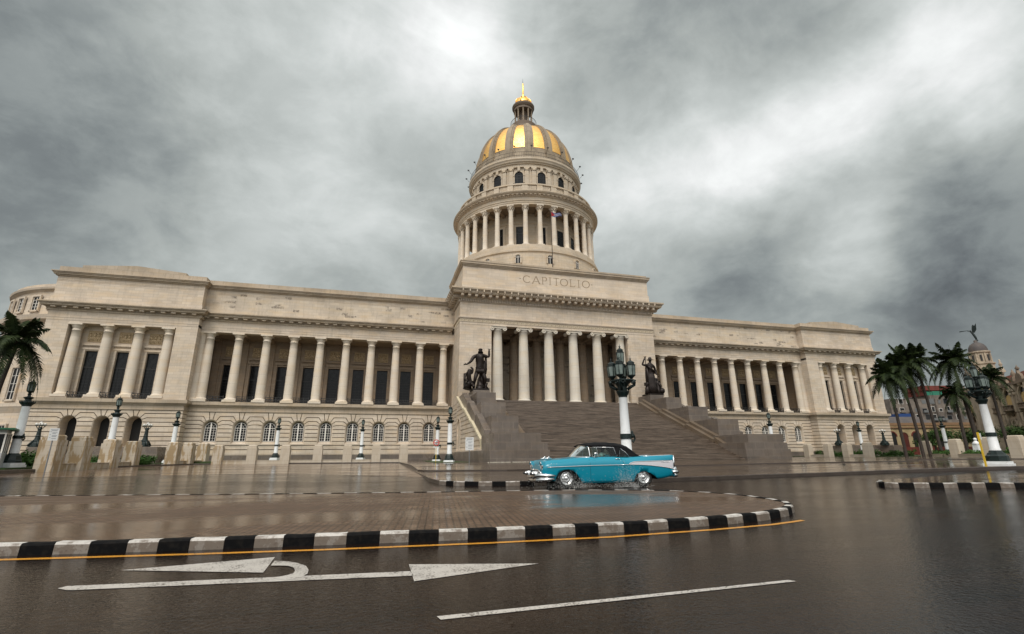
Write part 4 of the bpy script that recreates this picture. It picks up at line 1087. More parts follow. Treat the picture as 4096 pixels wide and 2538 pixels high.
# grass beds behind the pillars
def bed(name, poly, z):
    f = MB(); f.prismZ(poly, z-.5, z); tag(f.build(name, M['grass']), kind='structure')
bed('grass', [(-59, -14), (-31.5, -16.5), (-31.5, -.6), (-66, -.6), (-66, -8)], .78)
bed('grass', [(-67, -48), (-64.2, -45), (-64.6, -20), (-62.5, -10), (-66, -8), (-88, -3), (-96, -20), (-90, -48)], .60)
bed('grass', [(-27.6, -33.5), (-22.9, -33.5), (-22.9, -6), (-26.5, -6)], .545)
bed('grass', [(54, -30), (54, -6), (62, -2), (100, -2), (100, -20), (66, -32)], .72)
bed('grass', [(66, -32), (150, 20), (190, -40), (90, -80), (47, -57), (49, -42), (56, -33)], .72)
# road markings: thin sheets on the asphalt
def sheet(f, pts, m=0, z=.004):
    f.face([(x, y, G(x, y)+z) for x, y in pts], m)
f = MB()
sheet(f, [(-37.66, -89.95), (-34.24, -90.32), (-34.22, -90.55), (-37.56, -90.15), (-37.70, -90.03)])
sheet(f, [(-34.23, -89.95), (-32.72, -90.37), (-34.23, -90.80)])
tag(f.build('straight_arrow_marking', M['mark']), 'long white straight-ahead arrow painted on the wet road', 'road marking')
f = MB(); sheet(f, [(-35.88, -88.98), (-37.47, -89.27), (-35.84, -89.9)], z=.005)
arc = [(-35.84, -89.24), (-35.68, -89.32), (-35.54, -89.47), (-35.42, -89.67), (-35.36, -89.92), (-35.35, -90.12), (-35.39, -90.25), (-35.45, -90.33), (-35.54, -90.36)]
inn = [(-35.83, -89.53), (-35.72, -89.56), (-35.62, -89.61), (-35.55, -89.73), (-35.51, -89.88), (-35.5, -90.01), (-35.54, -90.1), (-35.61, -90.16), (-35.71, -90.19)]
for i in range(len(arc)-1): sheet(f, [arc[i], arc[i+1], inn[i+1], inn[i]], z=.006)
tag(f.build('u_turn_arrow_marking', M['mark']), 'white U-turn arrow head bending back to the left above the straight arrow', 'road marking')
f = MB(); sheet(f, [(-34.14, -92.02), (-30.53, -91.885), (-30.49, -91.955), (-34.12, -92.115)])
tag(f.build('lane_dash_marking', M['mark']), 'single white lane dash nearest the bottom edge of the picture', 'road marking')
f = MB(); Y1 = [(-52, -86.25), (-46, -86.95), (-41, -87.62), (-39.4, -87.86), (-37, -88.22), (-35.3, -88.42), (-33, -88.6), (-31, -88.66), (-29, -88.5), (-27.6, -88.3), (-26.6, -88.0)]
Y1 = [(x, y-.13) for x, y in Y1]
for a, b in zip(Y1, Y1[1:]): sheet(f, [(a[0], a[1]-.12), (b[0], b[1]-.12), b, a])
tag(f.build('yellow_line', M['yellow']), 'worn yellow line along the foot of the near striped kerb', 'road marking')
# ================================================================== GRAND STAIRCASE
ST = thing('grand_staircase', 'broad dark stone staircase with stepped granite cheek blocks rising to the portico', 'staircase')
f = MB(); n = 55; yt, yb_ = -9.05, -38.9; zt, zb = 11.2, .5
poly = [(yt, zt)]
for i in range(n):
    z = zt-(zt-zb)*(i+1)/n; y = yt-(yt-yb_)*(i+1)/n; y0 = yt-(yt-yb_)*i/n
    poly += [(y0, z), (y, z)]
rnd = random.Random(4)
for i in range(n):
    z1 = zt-(zt-zb)*i/n; z0 = zt-(zt-zb)*(i+1)/n; y1 = yt-(yt-yb_)*i/n; y0 = yt-(yt-yb_)*(i+1)/n
    f.box(-14.9, 14.9, y0-.05, yt+.2, z0-.075, z0, 1); f.box(-14.9, 14.9, y0, yt+.2, z0-.4, z0-.075)
f.build('step_flight', [M['steps'], M['nosing']], ST)
for s in (-1, 1):
    T = MX(s)
    def blk_(nm, x0, x1, y0, y1, z0, z1, mat='dstone', cap=.0):
        g = MB(T); g.box(x0, x1, y0, y1, z0, z1)
        if cap: g.box(x0-.03, x1+.03, y0-.03, y1, z1-.12, z1+.0)
        return g.build(nm, M[mat], ST)
    blk_('cheek_block', 14.2, 21.7, -38.8, -8.0, .2, 1.92)
    blk_('cheek_block', 14.35, 21.5, -38.55, -33.0, 1.90, 2.78)
    blk_('cheek_block', 15.15, 21.1, -38.4, -31.0, 2.76, 3.95)
    blk_('cheek_block', 16.0, 19.8, -31.35, -24.2, 1.9, 6.55)
    blk_('cheek_block', 16.0, 19.8, -24.3, -17.7, 1.9, 9.1)
    blk_('cheek_block', 16.0, 19.2, -17.9, -12.7, 1.9, 11.4)
    blk_('statue_pedestal', 15.9, 18.85, -12.8, -8.3, 8, 12.42)
    g = MB(T); g.box(18.86, 20.72, -12.6, -8.15, 6, 11.6); g.build('cheek_block', M['dstone'], ST)
    for (ya, za), (yb2, zb2) in (((-12.2, 11.95), (-17.6, 9.7)), ((-18.4, 9.9), (-24.1, 7.2)), ((-25.0, 7.3), (-31.0, 4.6))):
        g = MB(T); g.prismX([(ya, za-.0), (yb2, zb2), (yb2, 1.8), (ya, 1.8)], 19.8, 20.7); g.build('brown_ramp', M['dstone'], ST)
    for (ya, za), (yb2, zb2) in (((-10.6, 11.75), (-16.6, 9.05)), ((-17.4, 9.35), (-24.6, 6.4)), ((-25.2, 6.6), (-31.5, 3.97))):
        g = MB(T); g.prismX([(ya, za), (yb2, zb2), (yb2, zb2-.9), (ya, za-3)], 15.25, 15.999); g.prismX([(ya+.01, za-.45), (yb2+.01, zb2-.45), (yb2, zb2-2.0), (ya, za-4)], 14.5, 15.249); g.build('tan_coping', M['cope'], ST)
    g = MB(T); g.prismX([(-32.2, 3.7), (-35.0, 2.3), (-35.0, 1.5), (-32.2, 1.5)], 14.45, 15.14); g.build('tan_coping', M['cope'], ST)
    # cream side wall with blind arch and sloping cream coping
    segs = (((-8.2, 11.5), (-15.9, 8.5)), ((-15.9, 8.75), (-22.9, 5.95)), ((-22.9, 6.2), (-29.9, 3.3)))
    w = MB(T); j = MB(T)
    lv = [11.3, 10.5, 9.7, 8.93, 8.22, 7.52, 6.82, 6.12, 5.42, 4.72, 4.02, 3.32, 2.62, 1.92]
    def ztop(y):
        for (a, b), (c, d) in segs:
            if c <= y <= a: return b+(d-b)*(y-a)/(c-a)
        return 1.9
    def yat(z):
        y = -8.2
        while y > -29.9 and ztop(y) > z: y -= .05
        return y
    AR, AS, AC = 1.75, 5.9, -10.85-.3
    for za, zb3 in zip(lv, lv[1:]):
        ya, yb4 = yat(za-JG), yat(zb3+JG)
        pts = [(-8.2, zb3+JG), (-8.2, za-JG), (ya, za-JG), (yb4, zb3+JG)]
        if zb3 < AS+AR-.2:      # leave the blind arch open
            r = AR if za <= AS+.3 else sqrt(max(.05, AR*AR-max(0, (za+zb3)/2-AS)**2))
            w.prismX([(-8.2, zb3+JG), (-8.2, za-JG), (AC+r, za-JG), (AC+r, zb3+JG)], 20.9, 21.0)
            pts = [(AC-r, zb3+JG), (AC-r, za-JG), (ya, za-JG), (yb4, zb3+JG)]
        if abs(pts[0][0]-pts[2][0]) > .1: w.prismX(pts, 20.9, 21.0)
    for (a, b), (c, d) in segs:
        w.prismX([(a, b), (c, d), (c, 1.9), (a, 1.9)], 20.71, 20.89)
    w.build('cream_side_wall', M['lime'], ST)
    g = MB(T); n2 = 12
    arcp = [(AC-AR, 1.9), (AC-AR, AS)] + [(AC-AR*cos(pi*i/n2), AS+AR*sin(pi*i/n2)) for i in range(n2+1)] + [(AC+AR, AS), (AC+AR, 1.9)]
    inn2 = [(AC+(y-AC)*.88, AS+(z-AS)*.88 if z > AS else z) for y, z in arcp]
    for i in range(len(arcp)-1): g.prismX([arcp[i], arcp[i+1], inn2[i+1], inn2[i]], 20.89, 21.06)
    g.build('blind_arch_surround', M['lime'], ST)
    g = MB(T)
    for (a, b), (c, d) in segs: g.prismX([(a, b+.28), (c-.05, d+.28-.02), (c-.05, d-.1), (a, b-.1)], 20.72, 21.12)
    g.box(20.72, 21.1, -31.0, -29.96, 1.9, 3.45); g.build('cream_coping', M['creamcope'], ST)
    g = MB(T); g.box(20.7, 21.5, -31.2, -8.1, 1.9, 2.15); g.build('base_moulding', M['lime'], ST)
f = MB(); rnd = random.Random(9)
for i in range(420):
    x = rnd.uniform(-22, -12.5) if i % 3 else rnd.uniform(12, 22); y = -39.0-rnd.random()*.35; r = rnd.uniform(.04, .09); f.ball((x, y, T2(x, y)+.03), r, 6, sq=(1, 1, .6))
tag(f.build('white_pebbles', simple('white_pebble', (.5, .46, .38), .6)), kind='stuff')
# ================================================================== STREET LAMPS
def lantern(mb_f, mb_g, cx, cy, z, r, h, n=6, ph=0):
    """tapered glazed lantern: cup, glass, hipped roof, finial"""
    mb_f.lathe([(.03, z-.32*h), (.07, z-.26*h), (.05, z-.18*h), (r*.9, z-.02*h), (r*1.0, z), (r*1.02, z+.04*h)], cx, cy, n, sm=False, ph=ph)
    mb_g.lathe([(r*.90, z+.04*h), (r*1.02, z+.62*h)], cx, cy, n, sm=False, ph=ph)
    for k in range(n):
        a = ph + 2*pi*k/n
        mb_f.tube([(cx+r*.93*cos(a), cy+r*.93*sin(a), z+.03*h), (cx+r*1.06*cos(a), cy+r*1.06*sin(a), z+.63*h)], r*.085, 4)
    mb_f.lathe([(r*.5, z+.60*h), (r*1.18, z+.62*h), (r*1.2, z+.66*h), (r*.92, z+.67*h), (r*.92, z+.76*h), (r*1.0, z+.775*h), (r*.96, z+.80*h), (r*.35, z+.90*h), (.0, z+.92*h)], cx, cy, n, sm=False, ph=ph)
    mb_f.lathe([(.025, z+.90*h), (.045, z+.95*h), (.02, z+.98*h), (.07, z+1.01*h), (.02, z+1.04*h), (.012, z+1.15*h), (0, z+1.26*h)], cx, cy, 6)
def scroll_bracket(f, zc, r, w=1.0):
    f.lathe([(r, zc-.13), (r+.035, zc-.12), (r+.035, zc+.12), (r, zc+.13)], 0, 0, 20, sm=False)
    x = r
    f.tube([(x, 0, zc+.1), (x+.12*w, 0, zc+.16), (x+.26*w, 0, zc+.05), (x+.28*w, 0, zc-.12), (x+.16*w, 0, zc-.28), (x+.06, 0, zc-.2)], .045, 6)
    f.lathe([(0, zc-.08), (.075, zc-.04), (.09, zc+.05), (.05, zc+.12), (.075, zc+.2), (.02, zc+.3), (0, zc+.36)], x+.13*w, 0, 8)
    for a in range(5): f.ball((x+.2*w+.08*cos(a*1.3), .03, zc-.1+.12*sin(a*1.3)), .045, 6)
def single_lamp():
    t = thing('street_lamp', 'x', 'street lamp')
    f = MB(); f.box(-.68, .68, -.68, .68, -.6, .2); f.box(-.62, .62, -.62, .62, .2, .37); f.build('plinth', M['white'], t)
    f = MB(); f.lathe([(.62, .37), (.66, .37), (.66, .55), (.60, .60), (.50, .95), (.42, 1.05), (.36, 1.15)], n=8, sm=False, ph=pi/8); f.build('base', M['iron'], t)
    f = MB(); f.lathe([(.335, 1.12), (.335, 1.3), (.325, 1.32), (.285, 5.1)], n=24); f.build('pole', M['white'], t)
    f = MB(); scroll_bracket(f, 2.48, .325); f.build('bracket', M['iron'], t)
    f = MB(); f.lathe([(.30, 5.08), (.34, 5.15), (.34, 5.22), (.46, 5.38), (.46, 5.46), (.30, 5.5), (.22, 5.62), (.22, 5.7), (.34, 5.82), (.34, 5.88), (.14, 5.94), (.10, 6.05), (.16, 6.15), (.08, 6.25)], n=16, sm=False)
    for k in range(8): f.tube([(.3*cos(k*pi/4), .3*sin(k*pi/4), 5.2), (.48*cos(k*pi/4), .48*sin(k*pi/4), 5.42), (.52*cos(k*pi/4), .52*sin(k*pi/4), 5.55)], [.05, .06, .02], 5)
    f.build('capital', M['iron'], t)
    f = MB(); g = MB(); lantern(f, g, 0, 0, 6.38, .27, 1.0, 8, pi/8)
    o = f.build('lantern', M['iron'], t); g.build('lantern_glass', M['mglass'], o)
    return t
GL = 'white columned street lamps with black iron lanterns'
lamp = single_lamp()
spots = [(-65.2, -42.7, .6, 1.03, 'white lamp post with one black lantern beside the kiosk at the far left'),
 (-65.2, -26.6, .7, 1.06, 'white lamp post rising behind the third stained pillar, before the left doorways'),
 (-64.9, -8.5, .65, 1.06, 'white lamp post at the corner where the left pavilion meets the wing'),
 (-50.6, -6.3, .9, .93, 'slim white lamp post before the third arched window of the left wing'),
 (-37.1, -6.0, .8, .93, 'slim white lamp post before the sixth arched window of the left wing'),
 (-25.3, -30.6, .4, 1.0, 'taller-looking white lamp post on grass left of the staircase, nearer of the pair'),
 (-25.1, -15.2, .42, .98, 'white lamp post behind the red no-entry disc, farther of the pair by the staircase'),
 (28.6, -28.2, .6, 1.0, 'lamp post whose lantern shows above the right granite cheek blocks'),
 (65.9, -12.9, .6, 1.0, 'white lamp post before the right pavilion, between two pillars'),
 (68.7, -27.5, .65, 1.0, 'white lamp post right of the palm trunks, beside two cream pillars'),
 (72.0, -28.6, .75, .82, 'white lamp post half hidden by the dark tree, left of the white monument'),
 (150, 34, .9, 1.1, 'tiny distant white lamp post between the palm trunks')]
for i, (x, y, z, sc, lb) in enumerate(spots):
    o = lamp if i == 0 else dup(lamp)
    o.location = (x, y, z); o.scale = (sc,)*3; o['label'] = lb; o['group'] = GL; o.rotation_euler = (0, 0, -.3)
def big_lamp():
    t = thing('street_lamp', 'x', 'street lamp')
    f = MB(); f.box(-.62, .62, -.62, .62, -.3, .14); f.box(-.56, .56, -.56, .56, .14, .28); f.build('plinth', M['white'], t)
    f = MB(); f.lathe([(.52, .28), (.57, .28), (.57, .60), (.52, .64), (.46, .70), (.44, .78), (.36, .82), (.34, .9), (.28, .97)], n=8, sm=False, ph=pi/8); f.build('base', M['iron'], t)
    f = MB(); f.lathe([(.29, .95), (.29, 1.02), (.265, 1.05), (.205, 3.86), (.22, 3.9)], n=28); f.build('pole', M['white'], t)
    f = MB(); scroll_bracket(f, 1.95, .25, .9); f.build('bracket', M['iron'], t)
    f = MB(); f.lathe([(.21, 3.88), (.23, 3.98), (.33, 4.16), (.34, 4.22), (.23, 4.26), (.25, 4.45), (.36, 4.60), (.52, 4.70), (.56, 4.74), (.56, 4.80), (.2, 4.84), (.12, 4.9), (.18, 5.0), (.09, 5.1), (.12, 5.3), (.09, 5.5), (.12, 5.62), (.08, 5.7)], n=16, sm=False)
    for k in range(4):
        a = pi/4+k*pi/2+.15; c, s_ = cos(a), sin(a)
        f.tube([(.25*c, .25*s_, 4.3), (.42*c, .42*s_, 4.42), (.62*c, .62*s_, 4.52), (.66*c, .66*s_, 4.66), (.56*c, .56*s_, 4.76)], [.07, .08, .07, .06, .08], 6)
        f.tube([(.3*c, .3*s_, 4.72), (.55*c, .55*s_, 4.78), (.72*c, .72*s_, 4.74)], [.05, .06, .03], 5)
        for j in range(6):
            b = a + (j-2.5)*.16; f.ball((.58*cos(b), .58*sin(b), 4.60+.05*(j % 2)), .055, 6)
    f.build('candelabra_bracket', M['iron'], t)
    for k in range(4):
        a = pi/4+k*pi/2+.15
        f = MB(); g = MB(); lantern(f, g, .50*cos(a), .50*sin(a), 5.0, .215, .88, 6, a)
        o = f.build('lantern', M['iron'], t); g.build('lantern_glass', M['mglass'], o)
    f = MB(); g = MB(); lantern(f, g, 0, 0, 5.72, .19, .86, 6, .2)
    o = f.build('lantern', M['iron'], t); g.build('lantern_glass', M['mglass'], o)
    return t
b1 = big_lamp(); b1.location = (-22.55, -73.75, .2); b1['label'] = 'big white lamp post with five black lanterns standing right behind the turquoise car'; b1['group'] = 'five-lantern lamp posts'
b2 = dup(b1, (3.45, -73.75, .42), .25, 'big white lamp post with five black lanterns at the right edge before the ornate theatre', sc=.985)
# candelabra on the pavilion steps
def candelabrum():
    t = thing('candelabrum', 'x', 'candelabrum')
    f = MB(); f.lathe([(.75, 0), (.75, .12), (.55, .2), (.5, .5), (.36, .65), (.36, .8), (.32, .95), (.26, 1.3), (.32, 1.4), (.24, 1.5), (.19, 2.2), (.27, 2.3), (.2, 2.4), (.16, 2.55)], n=12, sm=False)
    for k in range(4):
        a = k*pi/2+pi/4; f.tube([(.3*cos(a), .3*sin(a), .9), (.55*cos(a), .55*sin(a), .55), (.78*cos(a), .78*sin(a), .12)], [.08, .12, .14], 6)
        f.tube([(0, 0, 2.45), (.3*cos(a), .3*sin(a), 2.42), (.42*cos(a), .42*sin(a), 2.62)], .05, 5); f.lathe([(.03, 2.6), (.11, 2.68), (.12, 2.74)], .42*cos(a), .42*sin(a), 8)
    f.build('stem', M['iron'], t)
    g = MB()
    for k in range(4): a = k*pi/2+pi/4; g.ball((.42*cos(a), .42*sin(a), 2.88), .19, 8)
    g.ball((0, 0, 3.05), .2, 8); f = M.get('globe') or simple('pale_globe', (.6, .58, .54), .3); M['globe'] = f
    g.build('globe_cluster', f, t)
    return t
cb_ = candelabrum()
for i, (x, y, z, lb) in enumerate([(-83.4, -6.4, 3.0, 'black iron candelabrum left of the left pavilion doorways'), (-69.5, -6.5, 3.0, 'black iron candelabrum right of the left pavilion doorways'), (67.3, -6.3, 3.0, 'black iron candelabrum left of the right pavilion doorways'), (80.8, -6.3, 3.0, 'black iron candelabrum at the right end of the right pavilion')]):
    o = cb_ if i == 0 else dup(cb_)
    o.location = (x, y, z); o.scale = (1.15,)*3; o['label'] = lb; o['group'] = 'iron candelabra on the entrance steps'
# ================================================================== PILLARS AND LOW WALLS
M['pillar'] = None
def pillarmat():
    m, nt, out = newmat('stained_pillar_stone'); n = N(nt); p = n.pos()
    oi = n.new('ShaderNodeObjectInfo').outputs['Random']
    st_ = n.noise(n.scale(p, (2.6, 2.6, .55)), 1.0, 4, .6, .3); g = n.noise(p, 9, 4)
    sp = n.new('ShaderNodeSeparateXYZ'); n.link(p, sp.inputs[0])
    left = n.mapr(sp.outputs[0], -58, -52, 1, .18)
    f = n.math('MULTIPLY', n.mapr(st_, .47, .53), left)
    col = n.mix(f, (.50, .43, .34, 1), (.33, .235, .13, 1))
    jt = n.math('LESS_THAN', n.math('FRACT', n.math('MULTIPLY', sp.outputs[2], 1.25)), .03)
    col = n.mix(n.math('MULTIPLY', jt, .5), col, (.2, .15, .1, 1))
    n.bsdf(out, col, n.mapr(f, 0, 1, .7, .4), bump=g, bs=.2); return m
M['pillar'] = pillarmat()
def pillar():
    f = MB(); w = .62
    f.box(-w, w, -w, w, -.4, 2.45)
    f.box(-w*.86, w*.86, -w*.86, w*.86, 2.45, 2.78); f.prism([(-1, -1), (1, -1), (1, 1), (-1, 1)], lambda p: (p[0]*w*.86, p[1]*w*.86, 2.78), lambda p: (p[0]*w*.74, p[1]*w*.74, 2.9))
    return f.build('stone_pillar', M['pillar'])
PL = [(-62.4, -42.9, .46, 'left: widest of the stained pillars, beside the leaning information sign'), (-62.2, -38.9, .46, 'second from the left, before the leftmost doorway'), (-63.2, -30.8, .46, 'third from the left, in front of a white lamp post'), (-63.9, -23.9, .46, 'fourth from the left, beside the iron candelabrum'),
      (-61.4, -18.0, .5, 'with a lamp post rising right behind it, at the pavilion corner'), (-60.9, -14.0, .53, 'middle of the three close ones at the pavilion corner'), (-60.2, -9.8, .56, 'rightmost of the three close ones at the pavilion corner')]
for k, (x, lb) in enumerate([(-56.4, 'below the first arched window of the left wing'), (-51.9, 'below the second arched window of the left wing'), (-47.4, 'below the third arched window of the left wing'), (-42.9, 'below the fourth arched window of the left wing'), (-38.7, 'below the fifth arched window of the left wing'), (-34.6, 'left of the seventh arched window of the left wing'), (-30.6, 'last on the right of the left row, by the grass with lamps')]): PL.append((x, -16.0-(x+56)*.08-1.0*ss(-45, -34, x), .48, lb))
PR = [(53.5, -10.9, 'first right of the staircase'), (53.3, -15.9, 'second right of the staircase'), (53.0, -20.4, 'third right of the staircase, before the candelabrum'), (52.8, -24.8, 'fourth right of the staircase, beside the green hedge'), (55.2, -33.2, 'beyond the hedge, in front of the palm trunks'), (48.5, -42.2, 'between two white lamp posts at the right'), (42.8, -49.8, 'behind the yellow post and big lamp'), (39.3, -54.8, 'cut by the right edge of the picture')]
p0 = None
for i, q in enumerate(PL + [(x, y, .62, l) for x, y, l in PR]):
    x, y, z, lb = q
    if p0 is None: o = pillar(); p0 = o
    else: o = p0.copy(); COL.objects.link(o)
    o.location = (x, y, z); o.rotation_euler = (0, 0, -.05 if i < 7 else 0); hs = {True: 1.0}.get(i < 7, .88)
    o.scale = (1.12 if i < 7 else 1, 1.12 if i < 7 else 1, hs)
    tag(o, ('stained cream stone pillar, ' if i < 7 else 'pale stone pillar, ') + lb, 'pillar', 'square stone pillars round the forecourt')
def lowwall(a, b, z, lb, h=.42):
    a = Vector(a); b = Vector(b); d = (b-a).normalized(); n = Vector((-d.y, d.x))*.25; f = MB()
    P = [a+n, b+n, b-n, a-n]; f.prismZ([(p.x, p.y) for p in P], z-.4, z+h-.08); Q = [a+n*1.15, b+n*1.15, b-n*1.15, a-n*1.15]; f.prismZ([(p.x, p.y) for p in Q], z+h-.08, z+h)
    tag(f.build('low_wall', M['pillar']), lb, 'wall', 'low walls between the pillars')
for i, j, lb in ((0, 1, 'low wall between the two leftmost stained pillars'), (1, 2, 'low wall right of the second stained pillar'), (2, 3, 'low wall between the third and fourth stained pillars'), (4, 5, 'short low wall between the close pillars, left one'), (5, 6, 'short low wall between the close pillars, right one')):
    a, b = PL[i], PL[j]; lowwall(a[:2], b[:2], a[2], lb)
for k in range(6):
    a, b = PL[7+k], PL[8+k]; lowwall((a[0]+.62, a[1]), (b[0]-.62, b[1]), .48, 'low pale wall below the left wing, section %s' % ('at its left end', 'under the second window gap', 'behind the slim lamp post', 'under the fifth window', 'under the sixth window', 'at its right end')[k])
for i, j, lb in ((0, 1, 'low wall right beside the staircase on the right'), (2, 3, 'low wall before the right candelabrum'), (4, 5, 'low wall under the hedge between the right pillars'), (5, 6, 'low wall behind the yellow post'), (6, 7, 'low wall at the right edge behind the big lamp')):
    lowwall(PR[i][:2], PR[j][:2], .62, lb)
# ================================================================== SIGNS, POST, KIOSK
M['grey'] = simple('grey_metal', (.22, .23, .24), .4, .3); M['signw'] = simple('sign_white', (.62, .63, .62), .45); M['red'] = simple('sign_red', (.55, .03, .025), .4); M['yel'] = simple('yellow_paint', (.65, .42, .02), .45)
M['txt'] = simple('sign_text', (.18, .19, .22), .6); M['green'] = simple('green_roof_paint', (.01, .10, .045), .4); M['kiosk'] = simple('kiosk_panel', (.42, .44, .43), .5)
def sign(loc, rz, H, w, h, lb, rows):
    t = thing('information_sign', lb, 'sign', loc, rz)
    f = MB(); f.lathe([(.05, -.3), (.05, H-h*.1)], n=8); f.build('pole', M['grey'], t)
    f = MB(); f.box(-w/2, w/2, -.08, -.05, H-h, H); o = f.build('panel', M['signw'], t)
    g = MB()
    for k, (x0, x1) in enumerate(rows): z = H-h*.10-h*.8*k/len(rows); g.box(-w/2+w*x0, -w/2+w*x1, -.086, -.081, z-h*.035, z)
    g.build('text_lines', M['txt'], o)
R8 = [(.12, .88), (.2, .8), (.1, .25), (.35, .85), (.35, .7), (.1, .22), (.35, .88), (.35, .8), (.12, .24), (.35, .82)]
sign((-23.2, -33.7, .42), -.15, 3.15, 1.05, 1.6, 'white notice board on a grey pole left of the dark staircase base', R8)
sign((-61.4, -45.1, .46), .35, 3.35, .62, 1.02, 'white notice board on a grey pole leaning before the widest stained pillar', R8)
t = thing('no_turn_sign', 'round red-edged prohibition sign on a thin yellow pole beside the pair of lamp posts', 'sign', (-26.8, -28.5, .42), -.15)
f = MB(); f.lathe([(.045, -.3), (.045, 2.95)], n=8); f.build('pole', M['yel'], t)
TR = Matrix.Translation((0, -.07, 2.62)) @ Matrix.Rotation(pi/2, 4, 'X')
f = MB(TR); f.lathe([(0, .0), (.42, .0), (.42, .02), (0, .02)], n=28); o = f.build('disc', M['signw'], t)
f = MB(TR); f.lathe([(.31, .024), (.42, .024), (.42, .034), (.31, .034), (.31, .024)], n=28); f.box(-.33, .33, -.045, .045, .024, .032); 
for i in range(4): f.v[-8+i] = f.v[-8+i]
f.build('red_ring', M['red'], o)
g = MB(TR); g.box(-.06, .02, -.2, .16, .034, .038); g.box(-.06, .18, .1, .17, .034, .038); g.prismZ([(.16, .04), (.16, .24), (.28, .14)], .034, .038); g.build('arrow_symbol', M['txt'], o)
f = MB(); f.box(-.42, .42, -.08, -.06, 1.98, 2.12); o = f.build('supplementary_plate', M['signw'], t)
t = thing('yellow_post', 'thin bright yellow post with a small box by the big right lamp', 'post', (1.95, -73.95, .41), .2)
f = MB(); f.box(-.055, .055, -.04, .04, -.3, 2.05); f.build('pole', M['yel'], t)
f = MB(); f.box(.06, .17, -.08, .08, 1.62, 2.0); f.build('small_box', M['signw'], t)
t = thing('kiosk', 'small grey guard kiosk with white window frames and green flat roof at the left edge', 'kiosk', (-66.6, -44.6, .46), .42)
f = MB(); w = 1.6
f.box(-w, w, -w, w, -.3, 1.35); f.box(-w+.06, w-.06, -w+.06, w-.06, 2.95, 3.2); f.build('body', M['kiosk'], t)
f = MB()
for x in (-w, -w/3, w/3, w-.1):
    for y in (-w, w-.1): f.box(x, x+.1, y, y+.1, 1.35, 2.95)
for y in (-w/3, w/3):
    for x in (-w, w-.1): f.box(x, x+.1, y, y+.1, 1.35, 2.95)
for z in (1.351, 2.85): f.box(-w-.02, w+.02, -w-.02, w+.02, z, z+.1) if z > 2 else None
f.build('window_frame', M['wframe'], t)
f = MB(); f.box(-w+.03, w-.03, -w+.03, w-.03, 1.34, 2.86); f.build('glass', M['glass'], t)
f = MB(); f.box(-w-.45, w+.45, -w-.45, w+.45, 3.2, 3.34); f.build('roof', M['green'], t)
# ================================================================== BRONZE STATUES
def skin(name, J, E, mat, parent, sub=2):
    """J: {name: (x,y,z,r)}; E: edges; one continuous skinned surface"""
    ks = list(J); me = bpy.data.meshes.new(name)
    me.from_pydata([J[k][:3] for k in ks], [(ks.index(a), ks.index(b)) for a, b in E], [])
    o = bpy.data.objects.new(name, me); COL.objects.link(o)
    md = o.modifiers.new('s', 'SKIN'); md.use_smooth_shade = True
    for i, k in enumerate(ks):
        r = J[k][3]; me.skin_vertices[0].data[i].radius = (r, r) if not hasattr(r, '__len__') else r
        me.skin_vertices[0].data[i].use_root = (i == 0)
    o.modifiers.new('u', 'SUBSURF').levels = sub
    dg = bpy.context.evaluated_depsgraph_get(); ev = o.evaluated_get(dg); m2 = bpy.data.meshes.new_from_object(ev)
    o.modifiers.clear(); o.data = m2; m2.materials.clear(); m2.materials.append(mat)
    for p in m2.polygons: p.use_smooth = True
    o.parent = parent; return o
def folds(f, pts, r, n=9, m=0):
    f.tube(pts, r, n, m)
S1 = thing('bronze_statue', 'dark bronze statue of a striding bare-chested man raising a fist, on the left stair pedestal', 'statue', (-17.45, -11.2, 12.45), 0, 'bronze statues flanking the stairs')
S1.scale = (1.14, 1.14, 1.0)
f = MB(); f.box(-1.35, 1.35, -1.2, 1.2, -.04, .3); f.build('base', M['bronze'], S1)
J = dict(pel=(.05, 0, 3.9, (.62, .48)), wst=(0, -.05, 4.8, (.62, .48)), ch=(.0, -.05, 5.75, (.88, .6)), nk0=(.05, 0, 6.55, .42), nk=(.08, -.05, 6.85, .27), hd=(.12, -.12, 7.2, .33), hd2=(.10, -.10, 7.5, .30),
 shl=(-.95, 0, 6.25, .36), ell=(-1.5, -.3, 5.2, .25), wrl=(-2.15, -.75, 4.62, .15), hal=(-2.4, -.85, 4.55, .13),
 shr=(.95, -.0, 6.4, .36), elr=(1.5, -.1, 6.25, .25), wrr=(1.5, -.15, 7.25, .16), har=(1.48, -.15, 7.6, .2),
 hl=(-.38, 0, 3.55, .42), kl=(-.75, -.35, 2.2, .30), al=(-.95, .15, .75, .18), fl=(-1.0, -.35, .42, .17),
 hr=(.5, 0, 3.55, .42), kr=(.85, -.4, 2.2, .30), ar=(.85, .25, .75, .18), fr=(1.0, -.3, .42, .17))
E_ = [('pel', 'wst'), ('wst', 'ch'), ('ch', 'nk0'), ('nk0', 'nk'), ('nk', 'hd'), ('hd', 'hd2'), ('nk0', 'shl'), ('shl', 'ell'), ('ell', 'wrl'), ('wrl', 'hal'), ('nk0', 'shr'), ('shr', 'elr'), ('elr', 'wrr'), ('wrr', 'har'), ('pel', 'hl'), ('hl', 'kl'), ('kl', 'al'), ('al', 'fl'), ('pel', 'hr'), ('hr', 'kr'), ('kr', 'ar'), ('ar', 'fr')]
skin('figure', J, E_, M['bronze'], S1)
f = MB()
for k, (dx, dz) in enumerate(((-.16, .06), (-.22, -.02), (-.2, -.12), (-.02, .2))): f.tube([(-2.42, -.85, 4.55), (-2.42+dx*.9, -.9, 4.55+dz), (-2.42+dx*1.7, -.95, 4.56+dz*1.3)], [.07, .05, .03], 5)
for k in range(4): f.ball((1.36+.09*k, -.28, 7.68-.02*k), .09, 6)
